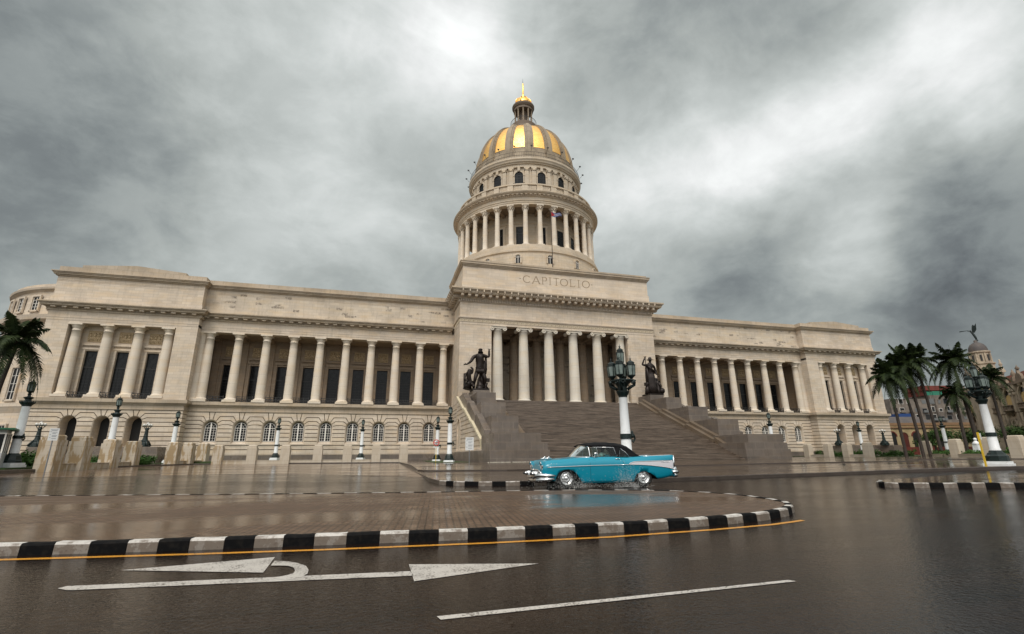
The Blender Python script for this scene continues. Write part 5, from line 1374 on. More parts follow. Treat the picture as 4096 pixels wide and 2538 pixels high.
f.ball((.12, -.48, 7.12), .12, 8, sq=(1, .8, 1.5)); f.ball((-.2, -.05, 7.25), .09, 6); f.tube([(.1, -.45, 7.4), (.12, -.60, 7.22)], [.05, .08], 5)
f.ball((.1, -.08, 7.55), .36, 10, sq=(1.0, 1.05, .7))
f.build('hand_and_face_detail', M['bronze'], S1)
f = MB(); rnd = random.Random(2)
f.tube([(1.02, .1, 6.1), (1.05, .25, 5.0), (1.05, .3, 4.0), (1.0, .35, 3.2)], [.18, .22, .24, .2], 8)
f.tube([(.9, .35, 5.6), (.75, .5, 4), (.5, .6, 2.4), (.3, .6, .4)], [.3, .45, .6, .85], 9)
f.tube([(-.6, 0, 4.2), (0, -.45, 4.0), (.6, -.1, 4.15)], [.16, .22, .16], 7)
for k in range(9): a = -.5+k*.13; f.tube([(a, -.45+.1*abs(a), 4.0), (a*1.1, -.5, 3.45), (a*.9, -.35, 2.9)], [.09, .13, .04], 5)
f.build('drapery', M['bronze'], S1)
J2 = dict(pel=(-1.55, -.1, 1.3, (.5, .4)), wst=(-1.7, -.1, 2.0, .42), ch=(-1.75, -.15, 2.7, (.55, .4)), nk=(-1.72, -.2, 3.25, .2), hd=(-1.66, -.3, 3.6, .33), hd2=(-1.62, -.28, 3.9, .28), shl=(-2.25, -.1, 3.0, .24), ell=(-2.4, -.35, 2.1, .18), wrl=(-2.0, -.8, 1.6, .12), shr=(-1.25, -.2, 3.05, .24), elr=(-1.15, -.3, 3.9, .2), wrr=(-1.5, -.15, 4.3, .16), hl=(-1.8, -.2, 1.1, .35), kl=(-1.9, -1.0, 1.3, .26), al=(-1.85, -.8, .45, .17), hr=(-1.2, -.1, 1.1, .35), kr=(-1.0, -.9, .7, .26), ar=(-1.0, -.1, .45, .17))
skin('crouching_figure', J2, [('pel', 'wst'), ('wst', 'ch'), ('ch', 'nk'), ('nk', 'hd'), ('hd', 'hd2'), ('nk', 'shl'), ('shl', 'ell'), ('ell', 'wrl'), ('nk', 'shr'), ('shr', 'elr'), ('elr', 'wrr'), ('pel', 'hl'), ('hl', 'kl'), ('kl', 'al'), ('pel', 'hr'), ('hr', 'kr'), ('kr', 'ar')], M['bronze'], S1)
f = MB(); f.box(-2.5, -2.2, -.2, .4, .3, 3.1); f.tube([(-1.9, .1, .3), (-1.7, .2, 1.2), (-1.2, .3, 1.8)], [.75, .55, .4], 8); f.tube([(.2, -.1, .3), (.1, 0, 1.2), (0, .3, 2.2)], [.75, .5, .3], 8)
f.box(1.05, 1.6, -.35, .35, 1.7, 2.3); f.tube([(1.1, 0, 1.55), (1.0, .1, .9), (1.25, .1, .3)], [.28, .3, .4], 8); f.lathe([(.55, .3), (.5, .7), (.1, .95)], -.1, -.7, 10)
f.build('anvil_and_rocks', M['bronze'], S1)
S2 = thing('bronze_statue', 'dark bronze statue of a draped helmeted woman with raised arm, on the right stair pedestal', 'statue', (17.5, -11.2, 12.45), 0, 'bronze statues flanking the stairs')
f = MB(); f.box(-1.55, 1.6, -1.4, 1.4, -.04, .28); f.build('base', M['bronze'], S2)
J = dict(pel=(-.05, 0, 4.0, (.60, .5)), wst=(-.1, 0, 4.85, (.44, .38)), ch=(-.12, -.05, 5.6, (.68, .48)), nk0=(-.1, 0, 6.25, .34), nk=(-.08, -.05, 6.6, .2), hd=(-.04, -.12, 7.0, .33), hd2=(-.04, -.1, 7.3, .31),
 shl=(-.95, 0, 6.05, .27), ell=(-1.85, -.1, 6.1, .21), wrl=(-1.55, -.25, 7.0, .15), hal=(-1.25, -.3, 7.45, .17),
 shr=(.72, 0, 6.0, .28), elr=(1.15, .05, 4.95, .21), wrr=(1.0, -.3, 4.1, .14),
 hl=(-.45, 0, 3.6, .48), kl=(-.5, -.25, 2.2, .42), al=(-.75, 0, .5, .5), hr=(.35, 0, 3.6, .45), kr=(.55, -.5, 2.5, .36), ar=(.45, 0, .5, .5))
E2 = [e for e in E_ if all(k in J for k in e)]
skin('figure', J, E2, M['bronze'], S2)
f = MB(); f.lathe([(.62, 7.14), (.60, 7.18), (.34, 7.26), (.34, 7.5), (.2, 7.72), (0, 7.78)], -.04, -.1, 16); f.tube([(-.7, -.1, 7.2), (.75, -.1, 7.2)], [.05, .05], 6); f.tube([(-1.1, -.1, 7.14), (1.05, -.1, 7.2)], [.03, .03], 5); f.ball((-.04, -.42, 6.95), .09, 6)
f.build('helmet', M['bronze'], S2)
f = MB(); f.tube([(-1.2, -.35, 7.75), (-1.25, -.35, 6.2), (-1.0, -.3, 2.4)], [.09, .07, .07], 6); f.tube([(-1.45, -.3, 7.75), (-1.2, -.3, 7.5), (-1.0, -.3, 7.8)], [.08, .1, .08], 6); f.build('spear', M['bronze'], S2)
f = MB()
for k in range(16):
    a = -pi/2 + (k-7.5)*.24; x, y = .62*cos(a), .5*sin(a)
    f.tube([(-.08+x*.8, y*.8, 4.9), (-.05+x*1.1, y*1.15, 3.4), (-.05+x*1.35, y*1.5, 1.8), (-.1+x*1.7, y*1.9, .3)], [.10, .16, .18, .2], 6)
f.tube([(-.8, -.2, 6.0), (-.2, -.55, 5.3), (.6, -.45, 4.7), (.9, 0, 4.5)], [.2, .2, .22, .2], 7); f.tube([(-.75, .2, 5.9), (-.6, .35, 4), (-.3, .4, .5)], [.3, .5, .7], 9)
f.build('drapery', M['bronze'], S2)
f = MB(); f.tube([(-1.35, -.4, .3), (-1.3, -.3, 1.3), (-1.2, -.2, 2.0)], [.55, .42, .3], 8); f.ball((-1.25, -.3, 2.25), .42, 8); f.box(-1.75, -1.1, -.6, 0, 1.9, 2.5)
f.tube([(1.2, .1, 3.3), (1.35, .1, 2.4), (1.3, 0, 1.3), (1.2, -.1, .3)], [.25, .42, .5, .7], 8); f.ball((.95, -.1, 3.3), .3, 8); f.tube([(1.3, -.3, 2.6), (1.7, -.5, 1.9), (1.55, -.7, 1.2)], [.25, .2, .15], 7); f.ball((1.85, -.4, .95), .62, 12)
f.build('shield_and_supporters', M['bronze'], S2)
# ================================================================== THE CAR  (x runs from nose to tail, front axle at 0; -y faces the viewer)
M['paint'] = simple('turquoise_paint', (.0, .215, .31), .3, .0, .3, **{'Coat_Weight': .45, 'Coat_Roughness': .05})
M['carwhite'] = simple('white_fin_paint', (.60, .59, .62), .25)
M['chrome'] = simple('chrome', (.78, .78, .78), .12, 1.0)
M['fabric'] = simple('black_top_fabric', (.006, .006, .007), .85, 0, .15, noise=.7, ns=6, c2=(.014, .014, .015))
M['tyre'] = simple('black_tyre', (.012, .012, .012), .55)
M['well'] = simple('dark_underside', (.006, .006, .006), .8)
def glassmat(name, tint, f):
    m, nt, out = newmat(name); n = N(nt); g = n.new('ShaderNodeBsdfGlossy'); g.inputs['Roughness'].default_value = .03; g.inputs[0].default_value = (.9, .95, .95, 1)
    t = n.new('ShaderNodeBsdfTransparent'); t.inputs[0].default_value = C4(tint)
    fr = n.new('ShaderNodeFresnel'); fr.inputs[0].default_value = 1.22
    mx = n.new('ShaderNodeMixShader'); n.link(n.math('ADD', fr.outputs[0], f, clamp=True), mx.inputs[0]); n.link(t.outputs[0], mx.inputs[1]); n.link(g.outputs[0], mx.inputs[2]); n.link(mx.outputs[0], out.inputs[0]); return m
M['cglass'] = glassmat('car_glass', (.50, .64, .62), .015)
CS = 1.13
CAR = thing('vintage_convertible', 'turquoise vintage convertible with white rear fin panels and black fabric top driving through the wet', 'car', (-27.30, -76.70, 0.0), radians(-3.5)); CAR.scale = (CS, CS, CS)
#        x     zc(centre) zs(shoulder) ws     wm    zm    zb    wb
STN = [(-.86, .70, .74, .74, .80, .60, .42, .74), (-.83, .86, .875, .78, .86, .64, .38, .80), (-.72, .925, .93, .80, .905, .68, .30, .84), (-.5, .965, .955, .80, .925, .72, .26, .87), (-.2, 1.0, .975, .80, .935, .74, .22, .88), (.2, 1.03, 1.0, .80, .94, .76, .19, .89),
       (.55, 1.05, 1.02, .80, .945, .77, .17, .90), (.85, 1.04, 1.04, .81, .95, .78, .165, .90), (1.3, 1.03, 1.055, .82, .955, .78, .165, .90), (1.75, 1.02, 1.055, .82, .955, .78, .17, .90), (2.05, 1.02, 1.04, .82, .955, .78, .175, .90), (2.25, 1.02, 1.02, .83, .955, .78, .18, .90), (2.45, 1.03, 1.03, .84, .955, .78, .185, .90),
       (2.8, 1.03, 1.05, .86, .955, .78, .20, .90), (3.1, 1.02, 1.06, .87, .955, .78, .23, .90), (3.4, 1.0, 1.072, .88, .95, .77, .26, .89), (3.7, .96, 1.08, .885, .94, .76, .29, .88), (3.95, .90, 1.087, .885, .925, .74, .33, .86), (4.08, .82, 1.09, .885, .915, .74, .37, .85), (4.14, .66, 1.085, .87, .89, .70, .42, .80)]
def interp(x):
    if x <= STN[0][0]: return STN[0][1:]
    for a, b in zip(STN, STN[1:]):
        if x <= b[0]:
            t = (x-a[0])/(b[0]-a[0]); return tuple(p+(q-p)*t for p, q in zip(a[1:], b[1:]))
    return STN[-1][1:]
def section(x):
    zc, zs, ws, wm, zm, zb, wb = interp(x)
    fin = ss(2.6, 4.0, x)      # crisper inner edge towards the fins
    return [(0, zc), (ws*.35, zc-.006-.0*fin), (ws*.68, zc-.03+.0*fin), (ws-.16+.04*fin, (zc*.55+zs*.45)-.012), (ws-.07+.03*fin, zs-.012), (ws-.01, zs), (ws+.03*(1-fin)+.008, zs-.03), ((ws+wm)/2+.015, zs-.11), (wm-.006, zs*.45+zm*.55+.02), (wm, zm), (wm-.004, zm-.1), (wm-.014, (zm+zb)/2), (wm-.03, zb+.09), (wb, zb+.01), (wb-.07, zb-.01), (0, zb-.01)]
def side_y(x, z):
    s_ = section(x)[5:14]
    for (y0, z0), (y1, z1) in zip(s_, s_[1:]):
        if z1 <= z <= z0: return y0+(y1-y0)*((z0-z)/(z0-z1) if z0 > z1 else 0)
    return s_[0][0] if z > s_[0][1] else s_[-1][0]
xsn = [-.86, -.845, -.83, -.78, -.72, -.6, -.5] + [-.4+.1*k for k in range(45)] + [4.08, 4.12, 4.14]
b = MB(); rows = []
for x in xsn:
    s_ = section(x); full = [(-y, z) for y, z in s_] + [(y, z) for y, z in s_[-2:0:-1]]
    rows.append([b.av((x, y, z)) for y, z in full])
nn = len(rows[0])
for A, B in zip(rows, rows[1:]):
    for k in range(nn): b.idx([A[k], A[(k+1) % nn], B[(k+1) % nn], B[k]], 0, True)
b.idx(rows[0][::-1], 0, True); b.idx(rows[-1], 0, True)
body = b.build('body', [M['paint'], M['well']], CAR)
# wheel arches and cabin opening are cut out of the body
cut = MB()
fa = [(-.44, .0), (-.40, .36), (-.30, .52), (-.14, .615), (.06, .635), (.24, .58), (.38, .46), (.48, .3), (.60, .14), (.66, 0)]
ra = [(2.50, 0), (2.53, .30), (2.62, .44), (2.78, .525), (2.96, .53), (3.14, .475), (3.34, .36), (3.52, .2), (3.6, 0)]
for pts in (fa, ra):
    for y0, y1 in ((-1.2, -.5), (.5, 1.2)): cut.prismY(pts, y0, y1)
cut.prism([(.98, -.70), (2.62, -.70), (2.62, .70), (.98, .70)], lambda p: (p[0], p[1], .55), lambda p: (p[0], p[1], 1.6))
co = cut.build('cutter', M['well'], CAR)
md = body.modifiers.new('b', 'BOOLEAN'); md.operation = 'DIFFERENCE'; md.solver = 'EXACT'; md.object = co
try: md.material_mode = 'TRANSFER'
except Exception: pass
bpy.context.view_layer.update()
dg = bpy.context.evaluated_depsgraph_get(); m2 = bpy.data.meshes.new_from_object(body.evaluated_get(dg)); body.modifiers.clear(); body.data = m2
bpy.data.objects.remove(co)
bv = body.modifiers.new('n', 'WEIGHTED_NORMAL') if False else None
def trim(pts, r, name, mat='chrome', parent=None, off=.006):
    f = MB()
    for sg in (-1, 1): f.tube([(x, sg*(side_y(x, z)+off), z) for x, z in pts], r, 6)
    return f.build(name, M[mat], parent or body)
def lin(a, b, n): return [(a[0]+(b[0]-a[0])*k/n, a[1]+(b[1]-a[1])*k/n) for k in range(n+1)]
trim(lin((-.70, .715), (.85, .755), 12) + lin((.9, .757), (2.2, .77), 10), .013, 'side_moulding')
trim([(2.0, .77), (2.2, .775), (2.4, .775), (2.8, .765), (3.2, .735), (3.6, .69), (3.9, .645), (4.1, .60)], .013, 'side_moulding')
trim([(2.33, .785), (2.38, .82), (2.45, .85), (2.55, .872), (2.7, .88), (3.2, .89), (3.7, .90), (4.1, .912)], .012, 'side_moulding')
f = MB(); top = [(2.38, .81), (2.45, .845), (2.55, .867), (2.7, .875), (3.2, .885), (3.7, .895), (4.1, .905)]
def lowz(x):
    L = [(2.0, .77), (2.2, .775), (2.4, .775), (2.8, .765), (3.2, .735), (3.6, .69), (3.9, .645), (4.1, .60)]
    for a, c in zip(L, L[1:]):
        if a[0] <= x <= c[0]: return a[1]+(c[1]-a[1])*(x-a[0])/(c[0]-a[0])
for sg in (-1, 1):
    prev = None
    for k in range(30):
        x = 2.38+1.715*k/29; zt2 = [a[1]+(c[1]-a[1])*(x-a[0])/(c[0]-a[0]) for a, c in zip(top, top[1:]) if a[0] <= x <= c[0]+1e-6][0]; zl = lowz(x)
        cur = [f.av((x, sg*(side_y(x, zl+(zt2-zl)*j/4)+.004), zl+(zt2-zl)*j/4)) for j in range(5)]
        if prev:
            for j in range(4): f.idx([prev[j], cur[j], cur[j+1], prev[j+1]], 0, True)
        prev = cur
f.build('fin_panel', M['carwhite'], body)
# script on the fin
f = MB()
for sg in (-1, 1):
    pts = []
    word = [[(.09, .9), (.02, 1), (-.02, .5), (.02, 0), (.1, .15)], [(.14, 1), (.14, 0), (.16, .45), (.2, .5), (.22, 0)], [(.27, .3), (.32, .4), (.29, .55), (.26, .3), (.28, .05), (.34, .1)], [(.37, .5), (.4, .05), (.44, .5)], [(.48, .05), (.48, .5), (.5, .42), (.54, .5)], [(.6, .3), (.57, .5), (.56, .2), (.6, .05), (.63, .3)], [(.67, 1), (.67, .0)], [(.72, .3), (.77, .4), (.74, .55), (.71, .3), (.73, .05), (.79, .1)], [(.84, .9), (.84, .05), (.88, .1)], [(.81, .6), (.9, .6)]]
    for w_ in word:
        P = [(3.62+u*.36 if sg < 0 else 3.98-u*.36, .825+v*.05) for u, v in w_]
        f.tube([(x, sg*(side_y(x, z)+.009), z) for x, z in P], .0035, 4)
f.build('fin_script', M['chrome'], body)
# fin top moulding and tail
for sg in (-1, 1):
    f = MB(); f.tube([(x, sg*(side_y(x, z)-.02), z) for x, z in [(2.95, 1.055), (3.2, 1.066), (3.6, 1.079), (3.95, 1.09), (4.12, 1.094)]], .014, 6); f.build('fin_moulding', M['chrome'], body)
f = MB()
for sg in (-1, 1):
    f.tube([(4.15, sg*.885, 1.08), (4.13, sg*.9, .85), (4.12, sg*.89, .66)], [.018, .03, .04], 8)
    f.ball((4.16, sg*.86, .60), .085, 12, sq=(1.1, .7, 1.1)); f.ball((4.2, sg*.86, .52), .07, 12)
f.build('tail_light_housing', M['chrome'], CAR)
f = MB()
f.tube([(4.02, -.93, .50), (4.16, -.93, .505), (4.26, -.86, .50), (4.30, -.6, .49), (4.31, 0, .49), (4.30, .6, .49), (4.26, .86, .50), (4.16, .93, .505), (4.02, .93, .50)], [.05, .06, .065, .06, .06, .06, .065, .06, .05], 10)
f.tube([(4.08, -.90, .40), (4.2, -.86, .38), (4.24, -.5, .37), (4.24, .5, .37), (4.2, .86, .38), (4.08, .90, .40)], .07, 8)
f.build('rear_bumper', M['chrome'], CAR)
# front: headlights with hooded bezels, grille, bumper
for sg in (-1, 1):
    f = MB(Matrix.Translation((-.83, sg*.735, .755)) @ Matrix.Rotation(-pi/2, 4, 'Y'))
    f.lathe([(.095, -.02), (.125, .01), (.12, .045), (.10, .05), (.095, .01)], n=24)
    o = f.build('headlight', M['chrome'], CAR)
    f = MB(Matrix.Translation((-.845, sg*.735, .755)) @ Matrix.Rotation(-pi/2, 4, 'Y')); f.lathe([(.098, 0), (.085, .022), (.05, .036), (0, .042)], n=20); f.build('lens', simple('headlight_lens', (.6, .58, .52), .1, .2), o)
    f = MB(); f.prism([(-.13, .02), (-.105, .12), (0, .155), (.105, .12), (.13, .02), (.11, .02), (.085, .1), (0, .125), (-.085, .1), (-.11, .02)], lambda p: (-.90 - .06*max(0, p[1]), sg*.735+p[0], .755+p[1]), lambda p: (-.70, sg*.735+p[0]*1.0, .76+p[1]*.95)); f.build('hood_bezel', M['paint'], o)
    f = MB(); f.tube([(-.90, sg*.735-.12, .78), (-.91, sg*.735-.1, .87), (-.915, sg*.735, .905), (-.91, sg*.735+.1, .87), (-.90, sg*.735+.12, .78)], .012, 6); f.build('bezel_rim', M['chrome'], o)
f = MB(); f.prismY([(-.90, .46), (-.90, .60), (-.80, .63), (-.75, .46)], -.62, .62); f.build('grille', simple('grille_mesh', (.035, .035, .035), .35, .6), CAR)
f = MB()
f.tube([(-.86, -.78, .46), (-.905, -.70, .56), (-.93, -.5, .615), (-.94, 0, .63), (-.93, .5, .615), (-.905, .70, .56), (-.86, .78, .46)], .026, 8)
f.tube([(-.93, -.6, .52), (-.95, 0, .53), (-.93, .6, .52)], .022, 8); f.lathe([(0, .49), (.05, .5), (.06, .53), (.05, .56), (0, .57)], -.97, 0, 12)
f.build('grille_bar', M['chrome'], CAR)
f = MB()
f.tube([(-.42, -.955, .435), (-.62, -.955, .44), (-.82, -.90, .44), (-.97, -.72, .44), (-1.03, -.4, .40), (-1.04, 0, .39), (-1.03, .4, .40), (-.97, .72, .44), (-.82, .90, .44), (-.62, .955, .44), (-.42, .955, .435)], [.02, .05, .07, .08, .085, .085, .085, .08, .07, .05, .02], 12)
f.tube([(-.46, -.94, .33), (-.7, -.93, .31), (-.9, -.8, .29), (-.98, -.45, .27), (-.99, 0, .26), (-.98, .45, .27), (-.9, .8, .29), (-.7, .93, .31), (-.46, .94, .33)], [.03, .07, .09, .09, .09, .09, .09, .07, .03], 12)
for sg in (-1, 1):
    f.tube([(-.86, sg*.5, .50), (-1.02, sg*.5, .50), (-1.13, sg*.5, .49)], [.075, .085, .065], 12); f.ball((-1.14, sg*.5, .49), .06, 10)
    f.tube([(-.99, sg*.33, .46), (-1.05, sg*.33, .36), (-1.02, sg*.33, .2)], [.045, .05, .03], 8)
f.build('front_bumper', M['chrome'], CAR)
f = MB()
for sg in (-1, 1):
    f.tube([(-1.16, sg*.5, .49), (-1.24, sg*.5, .485)], [.055, .02], 10)
f.build('bumper_tip', M['tyre'], CAR)
f = MB()
for sg in (-1, 1):
    f.tube([(-.62, sg*.27, .985), (-.48, sg*.27, 1.02), (-.34, sg*.27, 1.0)], [.018, .028, .012], 6); f.tube([(-.5, sg*.27, 1.02), (-.46, sg*.27, 1.075), (-.4, sg*.27, 1.03)], [.015, .012, .01], 5)
f.build('hood_ornament', M['chrome'], CAR)
f = MB()
for sg in (-1, 1):
    for k in range(3): x = -.56+.1*k; f.tube([(x, sg*(side_y(x, .81)+.004), .79), (x-.005, sg*(side_y(x, .83)+.004), .835)], .007, 5)
f.tube([(-.875, -.12, .80), (-.88, 0, .805), (-.875, .12, .80)], .008, 5)
f.build('fender_mark', M['chrome'], body)
f = MB()
for sg in (-1, 1):
    for pts in ([(.86, 1.03), (.87, .5), (.88, .22)], [(2.06, 1.03), (2.1, .9), (2.16, .7), (2.2, .4), (2.2, .22)], [(.88, .225), (1.5, .225), (2.2, .235)]):
        P = [];
        for a, c in zip(pts, pts[1:]): P += lin(a, c, 6)
        f.tube([(x, sg*(side_y(x, z)-.001), z) for x, z in P], .005, 4)
f.build('door_gap', M['well'], body)
f = MB()
for sg in (-1, 1): f.tube([(1.84, sg*(side_y(1.84, .97)+.03), .975), (1.98, sg*(side_y(1.98, .97)+.03), .975)], .013, 6); f.ball((2.0, sg*(side_y(2, .97)+.015), .972), .022, 6)
f.build('door_handle', M['chrome'], body)
# wheels
def wheel(x, y, sg):
    t = bpy.data.objects.new('wheel', None)
    T = Matrix.Translation((x, y, .335)) @ Matrix.Rotation(sg*pi/2, 4, 'X')
    f = MB(T); f.lathe([(.19, -.085), (.27, -.10), (.32, -.09), (.337, -.06), (.338, .05), (.325, .085), (.28, .10), (.215, .09), (.20, .05)], n=36); w = f.build('wheel', M['tyre'], CAR)
    f = MB(T); f.lathe([(.215, .088), (.222, .10), (.20, .10), (.19, .07), (.165, .05), (.15, .045)], n=36)
    f.lathe([(.15, .045), (.13, .065), (.075, .075), (.07, .055)], n=36)
    for k in range(5):
        a = 2*pi*k/5; f.prismZ([(.06*cos(a-.3), .06*sin(a-.3)), (.195*cos(a-.2), .195*sin(a-.2)), (.195*cos(a+.2), .195*sin(a+.2)), (.06*cos(a+.3), .06*sin(a+.3))], .045, .068)
    f.lathe([(.07, .05), (.068, .1), (.05, .115), (0, .12)], n=16)
    for k in range(5): a = 2*pi*(k+.5)/5; f.ball((.09*cos(a), .09*sin(a), .08), .012, 6)
    f.build('rim', M['chrome'], w)
    f = MB(T); f.lathe([(0, .03), (.2, .035)], n=24); f.build('wheel_disc', M['well'], w)
    bpy.data.objects.remove(t)
for x in (0, 2.92):
    for sg in (-1, 1): wheel(x, sg*.76, 1 if sg < 0 else -1)
# interior
f = MB(); f.box(1.0, 2.6, -.69, .69, .5, .6); f.box(1.55, 1.72, -.66, -.04, .6, 1.12); f.box(1.55, 1.72, .04, .66, .6, 1.12); f.box(1.3, 1.72, -.66, .66, .6, .75); f.box(2.3, 2.5, -.66, .66, .6, 1.08); f.box(1.0, 1.12, -.69, .69, .7, 1.02)
f.build('seats', simple('turquoise_seat_vinyl', (.02, .16, .2), .5), CAR)
# windscreen, side windows and folding top
def arcx(y, base, side): return base + (side-base)*(abs(y)/.78)**2.4
f = MB(); rows = []
for j in range(7):
    t = j/6; row = []
    for k in range(17):
        u = -1+2*k/16; yb2 = u*.80; yt2 = u*.66
        xb = .40+(.93-.40)*abs(u)**2.6; xt = .84+(.93-.84)*abs(u)**2.4; zb2 = 1.055-.02*abs(u); zt2 = 1.455-.05*abs(u)**2
        row.append(f.av((xb+(xt-xb)*t, yb2+(yt2-yb2)*t, zb2+(zt2-zb2)*t+.02*sin(pi*t))))
    rows.append(row)
for A, B in zip(rows, rows[1:]):
    for k in range(16): f.idx([A[k], A[k+1], B[k+1], B[k]], 0, True)
ws_o = f.build('windscreen', M['cglass'], CAR)
top_e = [tuple(f.v[i]) for i in rows[-1]]; bot_e = [tuple(f.v[i]) for i in rows[0]]; l_e = [tuple(f.v[r[0]]) for r in rows]; r_e = [tuple(f.v[r[-1]]) for r in rows]
f = MB(); f.tube(top_e, .022, 6); f.tube(bot_e, .018, 6); f.tube(l_e, .02, 6); f.tube(r_e, .02, 6); f.build('windscreen_frame', M['chrome'], ws_o)
f = MB(); f.tube([(.50, -.22, 1.05), (.57, -.3, 1.16), (.70, -.36, 1.36)], .009, 5); f.build('wiper', M['rail'], CAR); f = MB(); f.tube([(.44, .32, 1.06), (.54, .28, 1.18), (.68, .24, 1.36)], .009, 5); f.build('wiper', M['rail'], CAR)
for sg in (-1, 1):
    y0 = sg*.84; y1 = sg*.705
    def gp(x, z): return (x, y0+(y1-y0)*(z-1.04)/.36, z)
    g = MB(); g.face([gp(1.0, 1.045), gp(1.22, 1.045), gp(1.22, 1.38), gp(1.03, 1.38)]); g.face([gp(1.24, 1.045), gp(1.93, 1.045), gp(1.88, 1.37), gp(1.24, 1.38)]); g.face([gp(2.02, 1.04), gp(2.42, 1.03), gp(2.3, 1.2), gp(2.12, 1.34)])
    o = g.build('side_window', M['cglass'], CAR)
    h = MB()
    for P in ([(1.0, 1.045), (1.22, 1.045), (1.22, 1.385), (1.03, 1.385), (1.0, 1.045)], [(1.24, 1.385), (1.88, 1.375), (1.935, 1.045)], [(2.02, 1.04), (2.12, 1.345), (2.3, 1.21), (2.42, 1.05)]):
        h.tube([gp(*q) for q in P], .011, 5)
    h.build('window_frame', M['chrome'], o)
f = MB(); rows = []
TP = [(.82, 1.465, 1.41, .66), (1.0, 1.515, 1.425, .685), (1.4, 1.555, 1.425, .70), (1.8, 1.555, 1.415, .71), (2.1, 1.525, 1.39, .715), (2.35, 1.48, 1.33, .73), (2.5, 1.43, 1.25, .745), (2.65, 1.33, 1.12, .77), (2.8, 1.18, 1.05, .79), (2.92, 1.06, 1.03, .80)]
for x, zc_, ze_, w in TP:
    row = []
    for k in range(15):
        u = -1+2*k/14; z = zc_ - (zc_-ze_)*abs(u)**3.2
        row.append(f.av((x, u*w*(1 if abs(u) < .95 else 1), z)))
    rows.append(row)
for A, B in zip(rows, rows[1:]):
    for k in range(14): f.idx([A[k], A[k+1], B[k+1], B[k]], 0, True)
for sg in (0, -1):       # quarter panels of the top, behind the rear side window
    y = -1 if sg == 0 else 1
    def qp(x, z): return (x, y*(.84-.135*(z-1.04)/.36)*.985, z)
    f.face([qp(1.94, 1.04), qp(2.02, 1.04), qp(2.13, 1.355), (2.1, y*.715, 1.395), (1.8, y*.71, 1.42), qp(1.89, 1.38)], 0)
    f.face([qp(2.13, 1.355), qp(2.31, 1.21), qp(2.43, 1.04), qp(2.9, 1.03), (2.8, y*.79, 1.055), (2.65, y*.77, 1.125), (2.5, y*.745, 1.255), (2.35, y*.73, 1.335), (2.1, y*.715, 1.395)], 0)
tp = f.build('folding_top', M['fabric'], CAR); sol = tp.modifiers.new('s', 'SOLIDIFY'); sol.thickness = .02; sol.offset = 1
f = MB(); f.tube([(1.06, -.90, 1.06), (1.08, -.92, 1.13)], .015, 6); f.ball((1.10, -.93, 1.16), .055, 10, sq=(1.2, .5, .8)); f.build('wing_mirror', M['chrome'], CAR)
# driver
P_ = thing('person', 'driver in a pale shirt seated behind the side window of the turquoise car', 'person', CAR.location[:], radians(-3.5)); P_.scale = (CS, CS, CS)
M['skin'] = simple('skin', (.28, .15, .09), .5); M['shirt'] = simple('pale_green_shirt', (.42, .50, .46), .7)
J = dict(pel=(1.52, -.36, .78, .15), ch=(1.5, -.36, 1.05, .17), nk=(1.47, -.36, 1.19, .06), hd=(1.44, -.36, 1.29, .085), hd2=(1.45, -.36, 1.35, .08), sl=(1.48, -.54, 1.13, .07), el=(1.32, -.6, .98, .05), wl=(1.12, -.5, 1.05, .035), sr=(1.48, -.18, 1.13, .07), er=(1.3, -.14, .98, .05), wr=(1.12, -.24, 1.05, .035), hl=(1.4, -.46, .76, .09), kl=(1.1, -.46, .74, .07), hr=(1.4, -.26, .76, .09), kr=(1.1, -.26, .74, .07))
skin('body', J, [('pel', 'ch'), ('ch', 'nk'), ('nk', 'hd'), ('hd', 'hd2'), ('ch', 'sl'), ('sl', 'el'), ('el', 'wl'), ('ch', 'sr'), ('sr', 'er'), ('er', 'wr'), ('pel', 'hl'), ('hl', 'kl'), ('pel', 'hr'), ('hr', 'kr')], M['skin'], P_, 1)
f = MB(); f.tube([(1.53, -.36, .78), (1.52, -.36, .95), (1.5, -.36, 1.12), (1.48, -.36, 1.18)], [.17, .19, .2, .09], 12); f.tube([(1.49, -.5, 1.13), (1.40, -.58, 1.04)], [.09, .075], 8); f.tube([(1.49, -.22, 1.13), (1.40, -.16, 1.04)], [.09, .075], 8); f.build('shirt', M['shirt'], P_)
f = MB(); f.ball((1.46, -.36, 1.36), .095, 10, sq=(1, .95, .75)); f.build('hair', M['well'], P_)
# spray thrown up by the wheels
M['drop'] = simple('water_drops', (.62, .62, .60), .15, 0, .6)
f = MB(); rnd = random.Random(21)
cr, sr_ = cos(radians(-3.5)), sin(radians(-3.5))
def cw(x, y, z): x *= CS; y *= CS; z *= CS; return (-27.30+x*cr-y*sr_, -76.70+x*sr_+y*cr, z)
for k in range(2300):
    q = rnd.random()
    if q < .42: x = rnd.gauss(2.2, .26); y = rnd.uniform(-1.1, -.95); z = abs(rnd.gauss(0, .34))
    elif q < .72: x = rnd.gauss(.25, .38); y = rnd.uniform(-1.0, -.85); z = abs(rnd.gauss(0, .22))
    elif q < .85: x = rnd.gauss(-.6, .3); y = rnd.uniform(-1.0, .6); z = abs(rnd.gauss(0, .15))
    else: x = rnd.uniform(.3, 3.2); y = rnd.uniform(-1.1, -.8); z = abs(rnd.gauss(0, .10))
    r = rnd.uniform(.003, .009); a = rnd.random()*6; v = [f.av(cw(x+dx*r, y+dy*r, z+dz*r*1.4+.01)) for dx, dy, dz in ((1, 0, 0), (-.5, .8, 0), (-.5, -.8, 0), (0, 0, 1.3), (0, 0, -1.3))]
    for t_ in ((0, 1, 3), (1, 2, 3), (2, 0, 3), (1, 0, 4), (2, 1, 4), (0, 2, 4)): f.idx([v[i] for i in t_])
tag(f.build('water_spray', M['drop'], weld=False), kind='stuff')
